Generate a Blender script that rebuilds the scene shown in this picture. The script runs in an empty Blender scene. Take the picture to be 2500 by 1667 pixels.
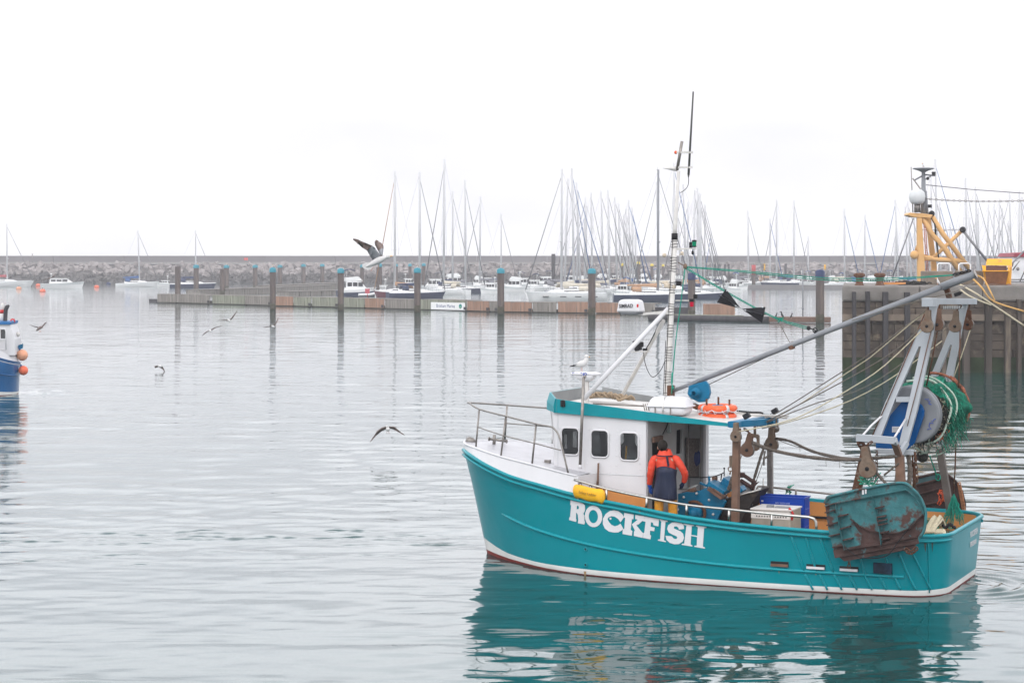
import bpy, bmesh, math, random
import numpy as np
from mathutils import Vector, Matrix, Euler
from mathutils.geometry import tessellate_polygon
R = math.radians
rnd = random.Random(7)
# ---------------------------------------------------------------- camera, world, sun, exposure
sc = bpy.context.scene
COL = sc.collection
CAM_F, CAM_H, CX, HY = 5000.0, 6.8, 1250.0, 630.0      # focal length and horizon measured in a 2500 px wide frame
cam_d = bpy.data.cameras.new("Camera"); cam = bpy.data.objects.new("Camera", cam_d); COL.objects.link(cam)
cam.location = (0, 0, CAM_H); cam.rotation_euler = (R(90), 0, 0)
cam_d.sensor_width = 36.0; cam_d.lens = 36.0 * CAM_F / 2500.0
cam_d.shift_y = -(833.5 - HY) / 2500.0
cam_d.clip_start = 0.5; cam_d.clip_end = 6000
sc.camera = cam
SUN_EL, SUN_AZ = R(52), R(200)
w = bpy.data.worlds.new("World"); sc.world = w; w.use_nodes = True
nt = w.node_tree; nt.nodes.clear()
out = nt.nodes.new('ShaderNodeOutputWorld'); bg = nt.nodes.new('ShaderNodeBackground')
sky = nt.nodes.new('ShaderNodeTexSky'); sky.sky_type = 'NISHITA'; sky.sun_disc = False
sky.sun_elevation = SUN_EL; sky.sun_rotation = SUN_AZ; sky.air_density = 1.0; sky.dust_density = 4.0
hs = nt.nodes.new('ShaderNodeHueSaturation'); hs.inputs['Saturation'].default_value = 0.10
tc = nt.nodes.new('ShaderNodeTexCoord'); mp = nt.nodes.new('ShaderNodeMapping'); mp.inputs['Scale'].default_value = (1.0, 1.0, 2.6)
nz = nt.nodes.new('ShaderNodeTexNoise'); nz.inputs['Scale'].default_value = 3.4; nz.inputs['Detail'].default_value = 4
cr = nt.nodes.new('ShaderNodeValToRGB'); cr.color_ramp.elements[0].position = .30; cr.color_ramp.elements[0].color = (8.3, 8.35, 8.85, 1)
cr.color_ramp.elements[1].position = .60; cr.color_ramp.elements[1].color = (10.75, 10.6, 10.85, 1)
mx = nt.nodes.new('ShaderNodeMixRGB'); mx.inputs['Fac'].default_value = .82       # a deck of cloud over most of the sky
L_ = nt.links.new
L_(tc.outputs['Generated'], mp.inputs['Vector']); L_(mp.outputs[0], nz.inputs['Vector']); L_(nz.outputs['Fac'], cr.inputs['Fac'])
L_(sky.outputs[0], hs.inputs['Color']); L_(hs.outputs[0], mx.inputs['Color1']); L_(cr.outputs[0], mx.inputs['Color2'])
sx_ = nt.nodes.new('ShaderNodeSeparateXYZ'); zr_ = nt.nodes.new('ShaderNodeValToRGB'); e_ = zr_.color_ramp.elements      # dimmer at horizon and zenith, brightest between, tuned for the water
e_[0].position = 0; e_[0].color = (.68, .68, .69, 1); e_[1].position = 1; e_[1].color = (.50, .51, .53, 1)
for p_, c_ in ((.06, (.64, .64, .65, 1)), (.115, (.72, .72, .735, 1)), (.165, (1.02, 1.02, 1.035, 1)), (.23, (1.20, 1.20, 1.22, 1)), (.36, (1.30, 1.30, 1.32, 1)), (.6, (1.0, 1.01, 1.03, 1))):
    q_ = zr_.color_ramp.elements.new(p_); q_.color = c_
mu_ = nt.nodes.new('ShaderNodeMixRGB'); mu_.blend_type = 'MULTIPLY'; mu_.inputs['Fac'].default_value = 1
L_(tc.outputs['Generated'], sx_.inputs[0]); L_(sx_.outputs['Z'], zr_.inputs[0]); L_(mx.outputs[0], mu_.inputs['Color1']); L_(zr_.outputs[0], mu_.inputs['Color2'])
L_(mu_.outputs[0], bg.inputs['Color']); bg.inputs['Strength'].default_value = 0.12; L_(bg.outputs[0], out.inputs['Surface'])
sun_d = bpy.data.lights.new("Sun", 'SUN'); sun_d.energy = 0.5; sun_d.angle = R(25); sun_d.color = (1, .97, .93)
sun = bpy.data.objects.new("Sun", sun_d); COL.objects.link(sun)
sun.rotation_euler = Vector((math.sin(SUN_AZ) * math.cos(SUN_EL), math.cos(SUN_AZ) * math.cos(SUN_EL), math.sin(SUN_EL))).to_track_quat('Z', 'Y').to_euler()
sc.view_settings.view_transform = 'Standard'; sc.view_settings.look = 'None'; sc.view_settings.gamma = 1
sc.view_settings.exposure = 0.75
sc.render.engine = 'CYCLES'
cy = sc.cycles
cy.max_bounces = 6; cy.diffuse_bounces = 2; cy.glossy_bounces = 4; cy.transmission_bounces = 2; cy.volume_bounces = 0; cy.transparent_max_bounces = 6
cy.caustics_reflective = True; cy.sample_clamp_indirect = 6; cy.caustics_refractive = False
cy.use_denoising = True; cy.use_adaptive_sampling = True; cy.adaptive_threshold = 0.02

# ---------------------------------------------------------------- helpers
def W(px, py, Y):                                   # world point seen at a photo pixel, at depth Y
    return Vector(((px - CX) * Y / CAM_F, Y, CAM_H - (py - HY) * Y / CAM_F))
def wat(px, py, z=0.0): return W(px, py, CAM_F * (CAM_H - z) / (py - HY))
BO = wat(1194, 1350); TH = R(24); CT, ST = math.cos(TH), math.sin(TH)   # fishing boat: stem at the waterline, heading
BM = Matrix.Translation(BO) @ Matrix.Rotation(-TH, 4, 'Z')
BMI = BM.inverted()
def L(px, py, v):                                   # boat frame (aft, starboard, up) at a known athwartships offset
    rx = (px - CX) / CAM_F; t = (v + BO.x * ST + BO.y * CT) / (rx * ST + CT)
    return BMI @ W(px, py, t)
def LU(px, py, u):
    rx = (px - CX) / CAM_F; t = (u + BO.x * CT - BO.y * ST) / (rx * CT - ST)
    return BMI @ W(px, py, t)
def spl(t, x):
    xs = [a[0] for a in t]; ys = [a[1] for a in t]
    if x <= xs[0]: return ys[0]
    if x >= xs[-1]: return ys[-1]
    i = max(j for j in range(len(xs) - 1) if xs[j] <= x)
    def m(k):
        a, b = max(k - 1, 0), min(k + 1, len(xs) - 1)
        return (ys[b] - ys[a]) / (xs[b] - xs[a])
    h = xs[i + 1] - xs[i]; q = (x - xs[i]) / h
    return (2*q**3 - 3*q*q + 1)*ys[i] + (q**3 - 2*q*q + q)*h*m(i) + (-2*q**3 + 3*q*q)*ys[i + 1] + (q**3 - q*q)*h*m(i + 1)
def sag(a, b, s, n=10):
    a, b = Vector(a), Vector(b)
    return [a.lerp(b, i / n) - Vector((0, 0, s * 4 * (i / n) * (1 - i / n))) for i in range(n + 1)]
def smooth(pts, n=4):
    P = [Vector(p) for p in pts]; o = []
    for i in range(len(P) - 1):
        p0, p1, p2, p3 = P[max(i - 1, 0)], P[i], P[i + 1], P[min(i + 2, len(P) - 1)]
        for k in range(n):
            t = k / n
            o.append(.5 * ((2*p1) + (p2 - p0)*t + (2*p0 - 5*p1 + 4*p2 - p3)*t*t + (3*p1 - p0 - 3*p2 + p3)*t**3))
    return o + [P[-1]]

class MB:
    def __init__(s): s.v = []; s.f = []; s.m = []; s.s = []
    def add(s, vs, fs, mi=0, sm=False):
        b = len(s.v); s.v += [tuple(p) for p in vs]
        for f in fs: s.f.append([b + i for i in f]); s.m.append(mi); s.s.append(sm)
        return s
    def box(s, c, d, rot=None, mi=0, taper=1.0):
        x, y, z = d[0] / 2, d[1] / 2, d[2] / 2; c = Vector(c)
        vs = [Vector((sx*x*(taper if sz > 0 else 1), sy*y*(taper if sz > 0 else 1), sz*z)) for sz in (-1, 1) for sy in (-1, 1) for sx in (-1, 1)]
        if rot is not None: vs = [rot @ p for p in vs]
        return s.add([c + p for p in vs], [(0,2,3,1),(4,5,7,6),(0,1,5,4),(2,6,7,3),(0,4,6,2),(1,3,7,5)], mi)
    def bar(s, a, b, w_, h_, mi=0, up=(0, 0, 1), w2=None, h2=None):
        a, b = Vector(a), Vector(b); d = (b - a).normalized(); up = Vector(up)
        if abs(d.dot(up)) > .98: up = Vector((1, 0, 0))
        x = d.cross(up).normalized(); y = x.cross(d)
        vs = [p + x*sx*ww/2 + y*sy*hh/2 for p, ww, hh in ((a, w_, h_), (b, w2 or w_, h2 or h_)) for sx, sy in ((-1,-1),(1,-1),(1,1),(-1,1))]
        return s.add(vs, [(0,3,2,1),(4,5,6,7),(0,1,5,4),(1,2,6,5),(2,3,7,6),(3,0,4,7)], mi)
    def tube(s, pts, r, n=8, mi=0, closed=False, caps=True):
        P = [Vector(p) for p in pts]; N = len(P); rs = r if isinstance(r, (list, tuple)) else [r] * N
        vs = []; t0 = (P[1] - P[0]).normalized()
        nrm = t0.cross(Vector((0, 0, 1)));
        if nrm.length < .05: nrm = t0.cross(Vector((1, 0, 0)))
        nrm.normalize()
        for i in range(N):
            if closed: t = (P[(i + 1) % N] - P[i - 1])
            else: t = P[min(i + 1, N - 1)] - P[max(i - 1, 0)]
            if t.length < 1e-9: t = t0
            t = t.normalized(); nrm = nrm - t * nrm.dot(t)
            if nrm.length < 1e-6: nrm = t.orthogonal()
            nrm.normalize(); b = t.cross(nrm)
            for k in range(n):
                a = 2*math.pi*k/n; vs.append(P[i] + (nrm*math.cos(a) + b*math.sin(a)) * rs[i])
        fs = []
        for i in range(N if closed else N - 1):
            j = (i + 1) % N
            for k in range(n): fs.append((i*n + k, i*n + (k+1) % n, j*n + (k+1) % n, j*n + k))
        s.add(vs, fs, mi, True)
        if caps and not closed:
            b = len(s.v) - N*n
            s.f.append([b + k for k in range(n)][::-1]); s.m.append(mi); s.s.append(False)
            s.f.append([b + (N-1)*n + k for k in range(n)]); s.m.append(mi); s.s.append(False)
        return s
    def cyl(s, a, b, r, n=12, mi=0, r2=None): return s.tube([a, b], [r, r2 if r2 is not None else r], n, mi)
    def lathe(s, prof, o, ax=(0, 0, 1), n=20, mi=0, sm=True):
        o = Vector(o); ax = Vector(ax).normalized(); x = ax.orthogonal().normalized(); y = ax.cross(x); vs = []
        for r, h in prof:
            for k in range(n):
                a = 2*math.pi*k/n; vs.append(o + ax*h + (x*math.cos(a) + y*math.sin(a))*r)
        fs = [(i*n + k, i*n + (k+1) % n, (i+1)*n + (k+1) % n, (i+1)*n + k) for i in range(len(prof) - 1) for k in range(n)]
        return s.add(vs, fs, mi, sm)
    def ball(s, c, r, n=12, m=8, rot=None, mi=0):
        c = Vector(c); r = (r, r, r) if not isinstance(r, (tuple, list)) else r; vs = []
        for i in range(m + 1):
            ph = math.pi*i/m
            for k in range(n):
                a = 2*math.pi*k/n; p = Vector((r[0]*math.sin(ph)*math.cos(a), r[1]*math.sin(ph)*math.sin(a), r[2]*math.cos(ph)))
                vs.append(c + (rot @ p if rot is not None else p))
        return s.add(vs, [(i*n + k, (i+1)*n + k, (i+1)*n + (k+1) % n, i*n + (k+1) % n) for i in range(m) for k in range(n)], mi, True)
    def prism(s, loops, d, mi=0, back=True):         # flat polygon (with holes) swept by vector d
        if not isinstance(loops[0], list): loops = [loops]
        loops = [[Vector(p) for p in l] for l in loops]; d = Vector(d)
        tris = tessellate_polygon(loops); flat = [p for l in loops for p in l]; n = len(flat)
        fs = [tuple(t) for t in tris]
        if d.length > 0:
            fs += [tuple(n + i for i in t[::-1]) for t in tris]; b = 0
            for l in loops:
                k = len(l); fs += [(b + i, b + (i+1) % k, n + b + (i+1) % k, n + b + i) for i in range(k)]; b += k
            s.add(flat + [p + d for p in flat], fs, mi)
        else: s.add(flat, fs, mi)
        return s
    def loft(s, rings, caps=True, mi=0, sm=True, closed=True):
        n = len(rings[0]); vs = [p for r_ in rings for p in r_]
        kk = n if closed else n - 1
        fs = [(i*n + k, i*n + (k+1) % n, (i+1)*n + (k+1) % n, (i+1)*n + k) for i in range(len(rings) - 1) for k in range(kk)]
        s.add(vs, fs, mi, sm)
        if caps:
            b = len(s.v) - len(vs)
            s.f.append([b + k for k in range(n)][::-1]); s.m.append(mi); s.s.append(False)
            s.f.append([b + len(vs) - n + k for k in range(n)]); s.m.append(mi); s.s.append(False)
        return s
    def mesh(s, name, mats):
        me = bpy.data.meshes.new(name); me.from_pydata(s.v, [], s.f)
        for m in (mats if isinstance(mats, (list, tuple)) else [mats]): me.materials.append(m)
        me.polygons.foreach_set('material_index', s.m); me.polygons.foreach_set('use_smooth', s.s)
        bm = bmesh.new(); bm.from_mesh(me); bmesh.ops.recalc_face_normals(bm, faces=bm.faces); bm.to_mesh(me); bm.free()
        me.update(); return me
    def build(s, name, mats, parent=None, bevel=0, loc=None):
        o = bpy.data.objects.new(name, s.mesh(name, mats)); COL.objects.link(o)
        if loc is not None: o.location = loc
        if parent is not None: o.parent = parent
        if bevel:
            m = o.modifiers.new('bevel', 'BEVEL'); m.width = bevel; m.segments = 2; m.limit_method = 'ANGLE'; m.angle_limit = R(40)
        return o
def tag(o, label=None, cat=None, group=None, kind=None):
    if label: o['label'] = label
    if cat: o['category'] = cat
    if group: o['group'] = group
    if kind: o['kind'] = kind
    return o
def empty(name, loc=(0, 0, 0), rz=0.0):
    o = bpy.data.objects.new(name, None); COL.objects.link(o); o.location = loc; o.rotation_euler = (0, 0, rz); o.empty_display_size = .2; return o
def copy_tree(o, parent=None):
    c = o.copy(); COL.objects.link(c); c.parent = parent
    for ch in list(o.children): copy_tree(ch, c)
    return c
def on_boat(o, p):                                   # a separate thing carried by the fishing boat, its frame turned like the boat's
    o.location = BM @ Vector(p); o.rotation_euler = (0, 0, -TH); return o
def sub(pts, o): o = Vector(o); return [Vector(p) - o for p in pts]

_m = {}
def mat(name, col, rough=.5, metal=0.0, var=.12, scale=3.0, col2=None, amt=.5, bump=0.0, bscale=30.0, streak=False, rscale=6.0, sharp=.06, spec=.18, coat=0):
    """weathered paint/metal/wood: base colour with noise; col2 patches where a second noise passes amt"""
    if name in _m: return _m[name]
    m = bpy.data.materials.new(name); m.use_nodes = True; t = m.node_tree; b = t.nodes['Principled BSDF']
    b.inputs['Roughness'].default_value = rough; b.inputs['Metallic'].default_value = metal; b.inputs['Specular IOR Level'].default_value = spec
    if coat: b.inputs['Coat Weight'].default_value = coat; b.inputs['Coat Roughness'].default_value = .1
    tcn = t.nodes.new('ShaderNodeTexCoord'); src = tcn.outputs['Object']
    if streak:
        mpn = t.nodes.new('ShaderNodeMapping'); mpn.inputs['Scale'].default_value = (1, 1, .12); t.links.new(src, mpn.inputs[0]); src2 = mpn.outputs[0]
    else: src2 = src
    n1 = t.nodes.new('ShaderNodeTexNoise'); n1.inputs['Scale'].default_value = scale; n1.inputs['Detail'].default_value = 5; t.links.new(src2, n1.inputs['Vector'])
    ramp = t.nodes.new('ShaderNodeValToRGB'); e = ramp.color_ramp.elements
    e[0].position = .3; e[1].position = .7
    e[0].color = tuple(c*(1 - var) for c in col) + (1,); e[1].color = tuple(min(1, c*(1 + var*.7)) for c in col) + (1,)
    t.links.new(n1.outputs['Fac'], ramp.inputs[0]); last = ramp.outputs[0]
    if col2:
        n2 = t.nodes.new('ShaderNodeTexNoise'); n2.inputs['Scale'].default_value = rscale; n2.inputs['Detail'].default_value = 8; n2.inputs['Roughness'].default_value = .65
        t.links.new(src2, n2.inputs['Vector'])
        r2 = t.nodes.new('ShaderNodeValToRGB'); r2.color_ramp.elements[0].position = amt; r2.color_ramp.elements[1].position = amt + sharp
        mm = t.nodes.new('ShaderNodeMixRGB'); mm.inputs['Color2'].default_value = tuple(col2) + (1,)
        t.links.new(n2.outputs['Fac'], r2.inputs[0]); t.links.new(r2.outputs[0], mm.inputs['Fac']); t.links.new(last, mm.inputs['Color1']); last = mm.outputs[0]
    t.links.new(last, b.inputs['Base Color'])
    if bump:
        n3 = t.nodes.new('ShaderNodeTexNoise'); n3.inputs['Scale'].default_value = bscale; n3.inputs['Detail'].default_value = 4; t.links.new(src2, n3.inputs['Vector'])
        bn = t.nodes.new('ShaderNodeBump'); bn.inputs['Strength'].default_value = bump; bn.inputs['Distance'].default_value = .02
        t.links.new(n3.outputs['Fac'], bn.inputs['Height']); t.links.new(bn.outputs[0], b.inputs['Normal'])
    _m[name] = m; return m
def see_through(m, a):
    m.node_tree.nodes['Principled BSDF'].inputs['Alpha'].default_value = a; return m
def glow(name, col, s):
    m = mat(name, col); m.node_tree.nodes['Principled BSDF'].inputs['Emission Color'].default_value = (*col, 1)
    m.node_tree.nodes['Principled BSDF'].inputs['Emission Strength'].default_value = s; return m
M = dict(
    teal=mat('teal_paint', (.0, .222, .262), .3, var=.07, scale=.8, col2=(.0, .18, .205), amt=.60, sharp=.22, rscale=2.2, bump=.45, bscale=1.5, spec=.16),
    teal_rib=mat('teal_rib_paint', (.0, .25, .292), .35, var=.08, scale=3, spec=.25),
    white=mat('white_paint', (.66, .655, .665), .35, var=.06, scale=1.5, col2=(.52, .48, .42), amt=.66, sharp=.2, streak=True),
    whitedirty=mat('white_grubby_paint', (.62, .60, .57), .45, var=.10, scale=6, col2=(.40, .26, .16), amt=.66, sharp=.1, rscale=9),
    boot=mat('boot_top_white', (.74, .73, .70), .4, var=.08, scale=2, col2=(.48, .40, .26), amt=.66, sharp=.12, rscale=3),
    anti=mat('antifouling_red', (.22, .035, .03), .6, var=.25, scale=5),
    deckgrey=mat('deck_grey_paint', (.42, .42, .44), .35, var=.12, scale=3, col2=(.36, .33, .30), amt=.66, sharp=.2),
    roofgrey=mat('coaming_grey_paint', (.26, .27, .27), .5, var=.15, scale=2),
    orange=mat('tan_orange_paint', (.62, .27, .085), .5, var=.10, scale=2, col2=(.35, .17, .08), amt=.68, sharp=.1),
    steel=mat('stainless_steel', (.52, .51, .48), .30, 1.0, var=.15, scale=20),
    dsteel=mat('dull_steel', (.27, .25, .23), .45, .8, var=.25, scale=12, col2=(.16, .10, .07), amt=.6, sharp=.15),
    galv=mat('galvanised_grey', (.23, .24, .255), .5, .1, var=.08, scale=5),
    gantry=mat('gantry_grey_paint', (.38, .405, .43), .45, var=.08, scale=2, col2=(.30, .13, .06), amt=.72, sharp=.06, rscale=5),
    rust=mat('rusty_steel', (.13, .06, .035), .85, .2, var=.35, scale=7, col2=(.30, .25, .20), amt=.55, sharp=.2, bump=.4),
    rustlight=mat('brown_worn_steel', (.175, .105, .075), .7, .2, var=.25, scale=5, col2=(.15, .08, .05), amt=.58, sharp=.15, rscale=3),
    rustpink=mat('brass_brown_block', (.21, .155, .115), .6, .5, var=.25, scale=12, col2=(.14, .07, .045), amt=.52, sharp=.2),
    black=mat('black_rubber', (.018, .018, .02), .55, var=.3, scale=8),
    glass=mat('dark_glass', (.025, .028, .03), .06, var=.4, scale=3, spec=.8),
    glassw=mat('wheelhouse_glass', (.03, .033, .038), .08, var=.5, scale=5, col2=(.16, .19, .19), amt=.56, sharp=.15, rscale=3, spec=.8),
    blue=mat('machinery_blue', (.0, .14, .27), .45, spec=.25, var=.15, scale=4, col2=(.02, .10, .17), amt=.62, sharp=.1),
    blued=mat('guard_blue', (.0, .075, .25), .4, var=.10, scale=4),
    crate=mat('crate_blue_plastic', (.0, .045, .36), .5, spec=.25, var=.10, scale=4),
    orangebuoy=mat('lifebuoy_orange', (.80, .13, .045), .5, var=.15, scale=6, col2=(.85, .32, .20), amt=.55, sharp=.2),
    tape=mat('reflective_tape', (.55, .57, .58), .3, .3),
    rope=mat('tan_rope', (.38, .29, .20), .9, var=.25, scale=30, bump=.6, bscale=120),
    cream=mat('cream_rope', (.56, .50, .36), .9, var=.2, scale=30, bump=.5, bscale=120),
    hawser=mat('hawser_dark', (.12, .10, .085), .95, var=.5, scale=25, col2=(.17, .145, .12), amt=.5, sharp=.2, rscale=30, bump=1, bscale=60),
    wire=mat('wire_rope', (.17, .15, .125), .6, .4, var=.3, scale=30),
    greenrope=mat('green_rope', (.008, .27, .19), .7, var=.2, scale=20),
    net=mat('net_green', (.004, .15, .09), .9, var=.5, scale=9, col2=(.012, .06, .045), amt=.55, sharp=.1, rscale=12, bump=1.2, bscale=40),
    netlight=mat('net_green_light', (.05, .33, .22), .9, var=.4, scale=15),
    netdark=mat('net_black', (.035, .035, .032), .95, var=.6, scale=15, col2=(.10, .09, .075), amt=.55, sharp=.1, rscale=30, bump=1.2, bscale=50),
    red=mat('red_plastic', (.55, .03, .03), .5), yellow=mat('yellow_pvc', (.80, .42, .02), .5, var=.1, scale=5, bump=.5, bscale=9),
    oil_red=mat('orange_red_oilskin', (.68, .065, .032), .42, var=.16, scale=7, bump=.9, bscale=7),
    oil_navy=mat('navy_oilskin', (.018, .024, .05), .32, var=.4, scale=9, col2=(.10, .11, .14), amt=.60, sharp=.2, rscale=8, bump=.9, bscale=8, streak=True),
    oil_yel=mat('yellow_oilskin', (.62, .29, .03), .5, var=.3, scale=9, col2=(.25, .12, .04), amt=.58, sharp=.2, bump=.9, bscale=9),
    glove=mat('blue_rubber_glove', (.01, .07, .32), .4, var=.2, scale=10), skin=mat('skin', (.50, .28, .20), .5), hair=mat('dark_hair', (.02, .015, .012), .7, bump=.8, bscale=60),
    concrete=mat('quay_concrete', (.20, .185, .17), .85, var=.2, scale=1.2, col2=(.17, .15, .13), amt=.55, sharp=.2, rscale=1.5, bump=.6, bscale=8),
    quay=mat('quay_wet_wall', (.085, .07, .06), .8, var=.5, scale=.6, col2=(.20, .16, .115), amt=.53, sharp=.12, rscale=1.1, bump=.8, bscale=4, streak=True),
    timber=mat('quay_timber', (.055, .052, .055), .8, var=.3, scale=2, col2=(.12, .10, .075), amt=.6, sharp=.2, streak=True),
    pile=mat('pile_steel', (.085, .068, .062), .75, var=.35, scale=1.0, col2=(.20, .15, .12), amt=.52, sharp=.2, rscale=.9, bump=.4, bscale=6, streak=True),
    pilecap=mat('pile_cap_blue', (.03, .24, .31), .5), pilecapy=mat('pile_cap_yellow', (.65, .50, .05), .5), pilecapn=mat('pile_cap_navy', (.02, .035, .10), .5),
    wood=mat('screen_grey_boards', (.235, .215, .19), .85, var=.3, scale=2.2, col2=(.12, .105, .09), amt=.56, sharp=.12, rscale=3, streak=True),
    woodo=mat('screen_orange_boards', (.32, .19, .13), .85, var=.3, scale=2.2, col2=(.20, .15, .12), amt=.55, sharp=.12, rscale=3, streak=True),
    woodg=mat('screen_green_boards', (.25, .26, .20), .85, var=.3, scale=2.2, col2=(.13, .12, .09), amt=.55, sharp=.12, rscale=3, streak=True),
    weed=mat('weed_brown', (.06, .055, .035), .9, var=.4, scale=4),
    rock=mat('rock_armour', (.30, .27, .262), .9, var=.3, scale=.35, col2=(.17, .155, .15), amt=.55, sharp=.12, rscale=.5),
    rockdark=mat('rock_wet_weed', (.12, .113, .108), .9, var=.35, scale=.3),
    bwall=mat('breakwater_concrete', (.19, .18, .185), .9, var=.12, scale=.08),
    yacht=mat('yacht_white', (.84, .84, .83), .3, var=.04), yachtg=mat('yacht_offwhite', (.62, .64, .64), .35, var=.06), navy=mat('yacht_navy', (.02, .035, .085), .3, var=.1), burg=mat('yacht_burgundy', (.17, .03, .05), .3, var=.1),
    alu=mat('mast_alloy', (.56, .56, .57), .5, .0, var=.05), masttan=mat('mast_varnish', (.40, .22, .12), .5), canvasn=mat('canvas_navy', (.03, .045, .10), .8), canvast=mat('canvas_tan', (.45, .27, .16), .8), canvasw=mat('canvas_cream', (.62, .57, .47), .8), canvasg=mat('canvas_grey', (.22, .22, .24), .8), canvasr=mat('canvas_red', (.38, .08, .09), .8), canvasb=mat('canvas_blue', (.04, .11, .28), .8),
    wire_grey=mat('rigging_grey', (.22, .22, .23), .5, .3), yel=mat('trawler_yellow', (.66, .39, .16), .5, var=.08, scale=1, col2=(.50, .22, .08), amt=.62, sharp=.1, rscale=2),
    skip=mat('skip_yellow', (.80, .36, .015), .45, var=.06, scale=2), skiprust=mat('skip_rusty_brown', (.33, .14, .06), .8, var=.25, scale=3, bump=.5), skipin=mat('skip_inside', (.12, .06, .05), .9),
    bblue=mat('hull_blue', (.008, .10, .27), .3, var=.1, scale=2, coat=.3), buoyo=mat('buoy_orange', (.78, .17, .09), .5, var=.12, scale=5), buoyp=mat('buoy_faded_peach', (.74, .36, .22), .6, var=.15, scale=5),
    gullw=mat('gull_white', (.62, .61, .60), .8, var=.06, scale=20), gullg=mat('gull_grey', (.30, .31, .33), .8, var=.15, scale=15), gullb=mat('gull_brown', (.19, .145, .13), .8, var=.4, scale=30, col2=(.30, .26, .23), amt=.56, sharp=.1, rscale=40), gullk=mat('gull_black', (.03, .025, .025), .8), beak=mat('gull_beak', (.75, .40, .08), .5), gleg=mat('gull_leg', (.50, .28, .22), .6),
    green_lamp=mat('green_lamp', (.0, .22, .11), .2), red_lamp=mat('red_lamp', (.50, .01, .04), .2),
)
see_through(M['glassw'], .30)
# ---------------------------------------------------------------- water
def build_water():
    rows = [-600, -200, -60, -20, 0, 12, 20, 26]; y = 30.0
    while y < 640:
        rows.append(y); y *= 1.0013 if 38.5 < y < 52 else 1.0026 if y < 60 else 1.0034 if y < 130 else 1.0048
    rows += [700, 900, 1400, 2600, 5200]
    tx = [-60, -20, -6, -2, -1, -.6, -.4, -.32] + list(np.linspace(-.27, .27, 380)) + [.32, .4, .6, 1, 2, 6, 20, 60]
    Y = np.array(rows); T = np.array(tx); YY, TT = np.meshgrid(Y, T, indexing='ij'); XX = TT * np.maximum(np.abs(YY), 28.0)
    rs = np.random.RandomState(3); Z = np.zeros_like(XX)
    rowsp = np.gradient(Y)[:, None]; rowsp = np.abs(rowsp)
    # slow-varying patchiness
    def patch(sx, sy, seed):
        r = np.random.RandomState(seed); p = np.zeros_like(XX)
        for _ in range(7):
            p += np.sin(XX * r.uniform(-1, 1) / sx + YY * r.uniform(-1, 1) / sy + r.uniform(0, 6.3))
        return p / 7 * 1.9
    calm = np.clip(.8 + .5 * patch(3.0, 5.0, 11), .25, 1.5)
    for i in range(90):
        lam = math.exp(rs.uniform(math.log(.34), math.log(4.2))); a = rs.normal(R(90), R(30)) if lam < 1.5 else rs.normal(R(80), R(42))
        k = 2*math.pi/lam; slope = .0074 * (1.0 if lam > .6 else .8) * (.62 if lam > 1.7 else 1)
        amp = slope / k * (.7 if lam > 2 else 1.0)
        fade = np.clip(lam / (2.6*rowsp) - .6, 0, 1)
        Z += amp * fade * (calm if lam < 1.8 else 1) * np.sin(k*(math.cos(a)*XX + math.sin(a)*YY) + rs.uniform(0, 6.28))
    Z *= 1 - .38*np.clip((47.5 - YY)/3, 0, 1)*np.clip((-1.2 - XX)/1.5, 0, 1)     # a smoother slick lies nearer the quayside on the left
    # rings thrown out round the fishing boat's quarter, the swell line from its stem, and the small wake of the blue boat
    q = wat(2330, 1425); r = np.hypot(XX - q.x, YY - q.y); ang = (XX - q.x)
    Z += .030 * np.sin(2*math.pi*r/.42 + .6*np.sin(4*np.arctan2(YY - q.y, XX - q.x))) * np.exp(-((r - 1.5)/1.0)**2) * np.clip(ang*.8 + .3, 0, 1) * np.clip(1 - (YY - q.y)/3.5, 0, 1)
    Z += .007 * np.sin(2*math.pi*r/.24 + 2*np.sin(YY*3)) * np.exp(-((r - 1.3)/.7)**2) * np.clip(ang, 0, 1)
    nfine = np.zeros_like(XX); nf2 = np.random.RandomState(23)
    for _ in range(26):
        lam = nf2.uniform(.26, .7); a = nf2.normal(1.57, .5); nfine += np.sin(2*math.pi/lam*(math.cos(a)*XX + math.sin(a)*YY) + nf2.uniform(0, 6.28))
    nfine /= 26**.5
    rw = np.random.RandomState(31)
    for k in range(46):
        big = k < 16; xc_ = -20 + (k + rw.uniform(.2, .8))*74 if big else rw.uniform(-20, 1150)
        yp = (1322 - 12*math.sin((xc_ - 100)/330) + 12*max(0, (xc_ - 900)/280) + rw.normal(0, 7)) if big else rw.uniform(1298, 1378) - 18*(xc_ > 800)
        p = wat(xc_, yp); wx = rw.uniform(.7, 2.0) if big else rw.uniform(.4, 1.4); lam = rw.uniform(.24, .36); am = rw.uniform(.018, .027) if big else rw.uniform(.008, .016)
        y0 = p.y + .16*np.sin(XX*rw.uniform(.7, 1.3) + k) + .05*np.sin(XX*rw.uniform(3, 5) + 2*k) + rw.uniform(-.05, .05)*(XX - p.x)
        mod = np.clip(.55 + .5*np.sin(XX*rw.uniform(1.5, 3.2) + k*2.1) + .35*np.sin(XX*rw.uniform(9, 13) + k), 0, 1.3)
        Z += am * mod * np.exp(-((XX - p.x)/wx)**4) * np.exp(-((YY - y0)/rw.uniform(.12, .24))**2) * np.sin(2*math.pi*(YY - y0)/lam + 2*np.sin(XX*2.7 + k))
    p = wat(90, 958); Z += .05 * nfine * np.exp(-((XX - p.x)/1.7)**2 - ((YY - p.y)/2.2)**2)
    b = np.array([[BMI[i][j] for j in range(4)] for i in range(2)])
    U = b[0, 0]*XX + b[0, 1]*YY + b[0, 3]; V = b[1, 0]*XX + b[1, 1]*YY + b[1, 3]
    near = np.exp(-np.clip(-V - 2.3, 0, 9)/1.1) * (U > -3) * (U < 11.2) * (V < -1.6)   # the lee of the hull lies calmer
    Z *= 1 - .65*near
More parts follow.
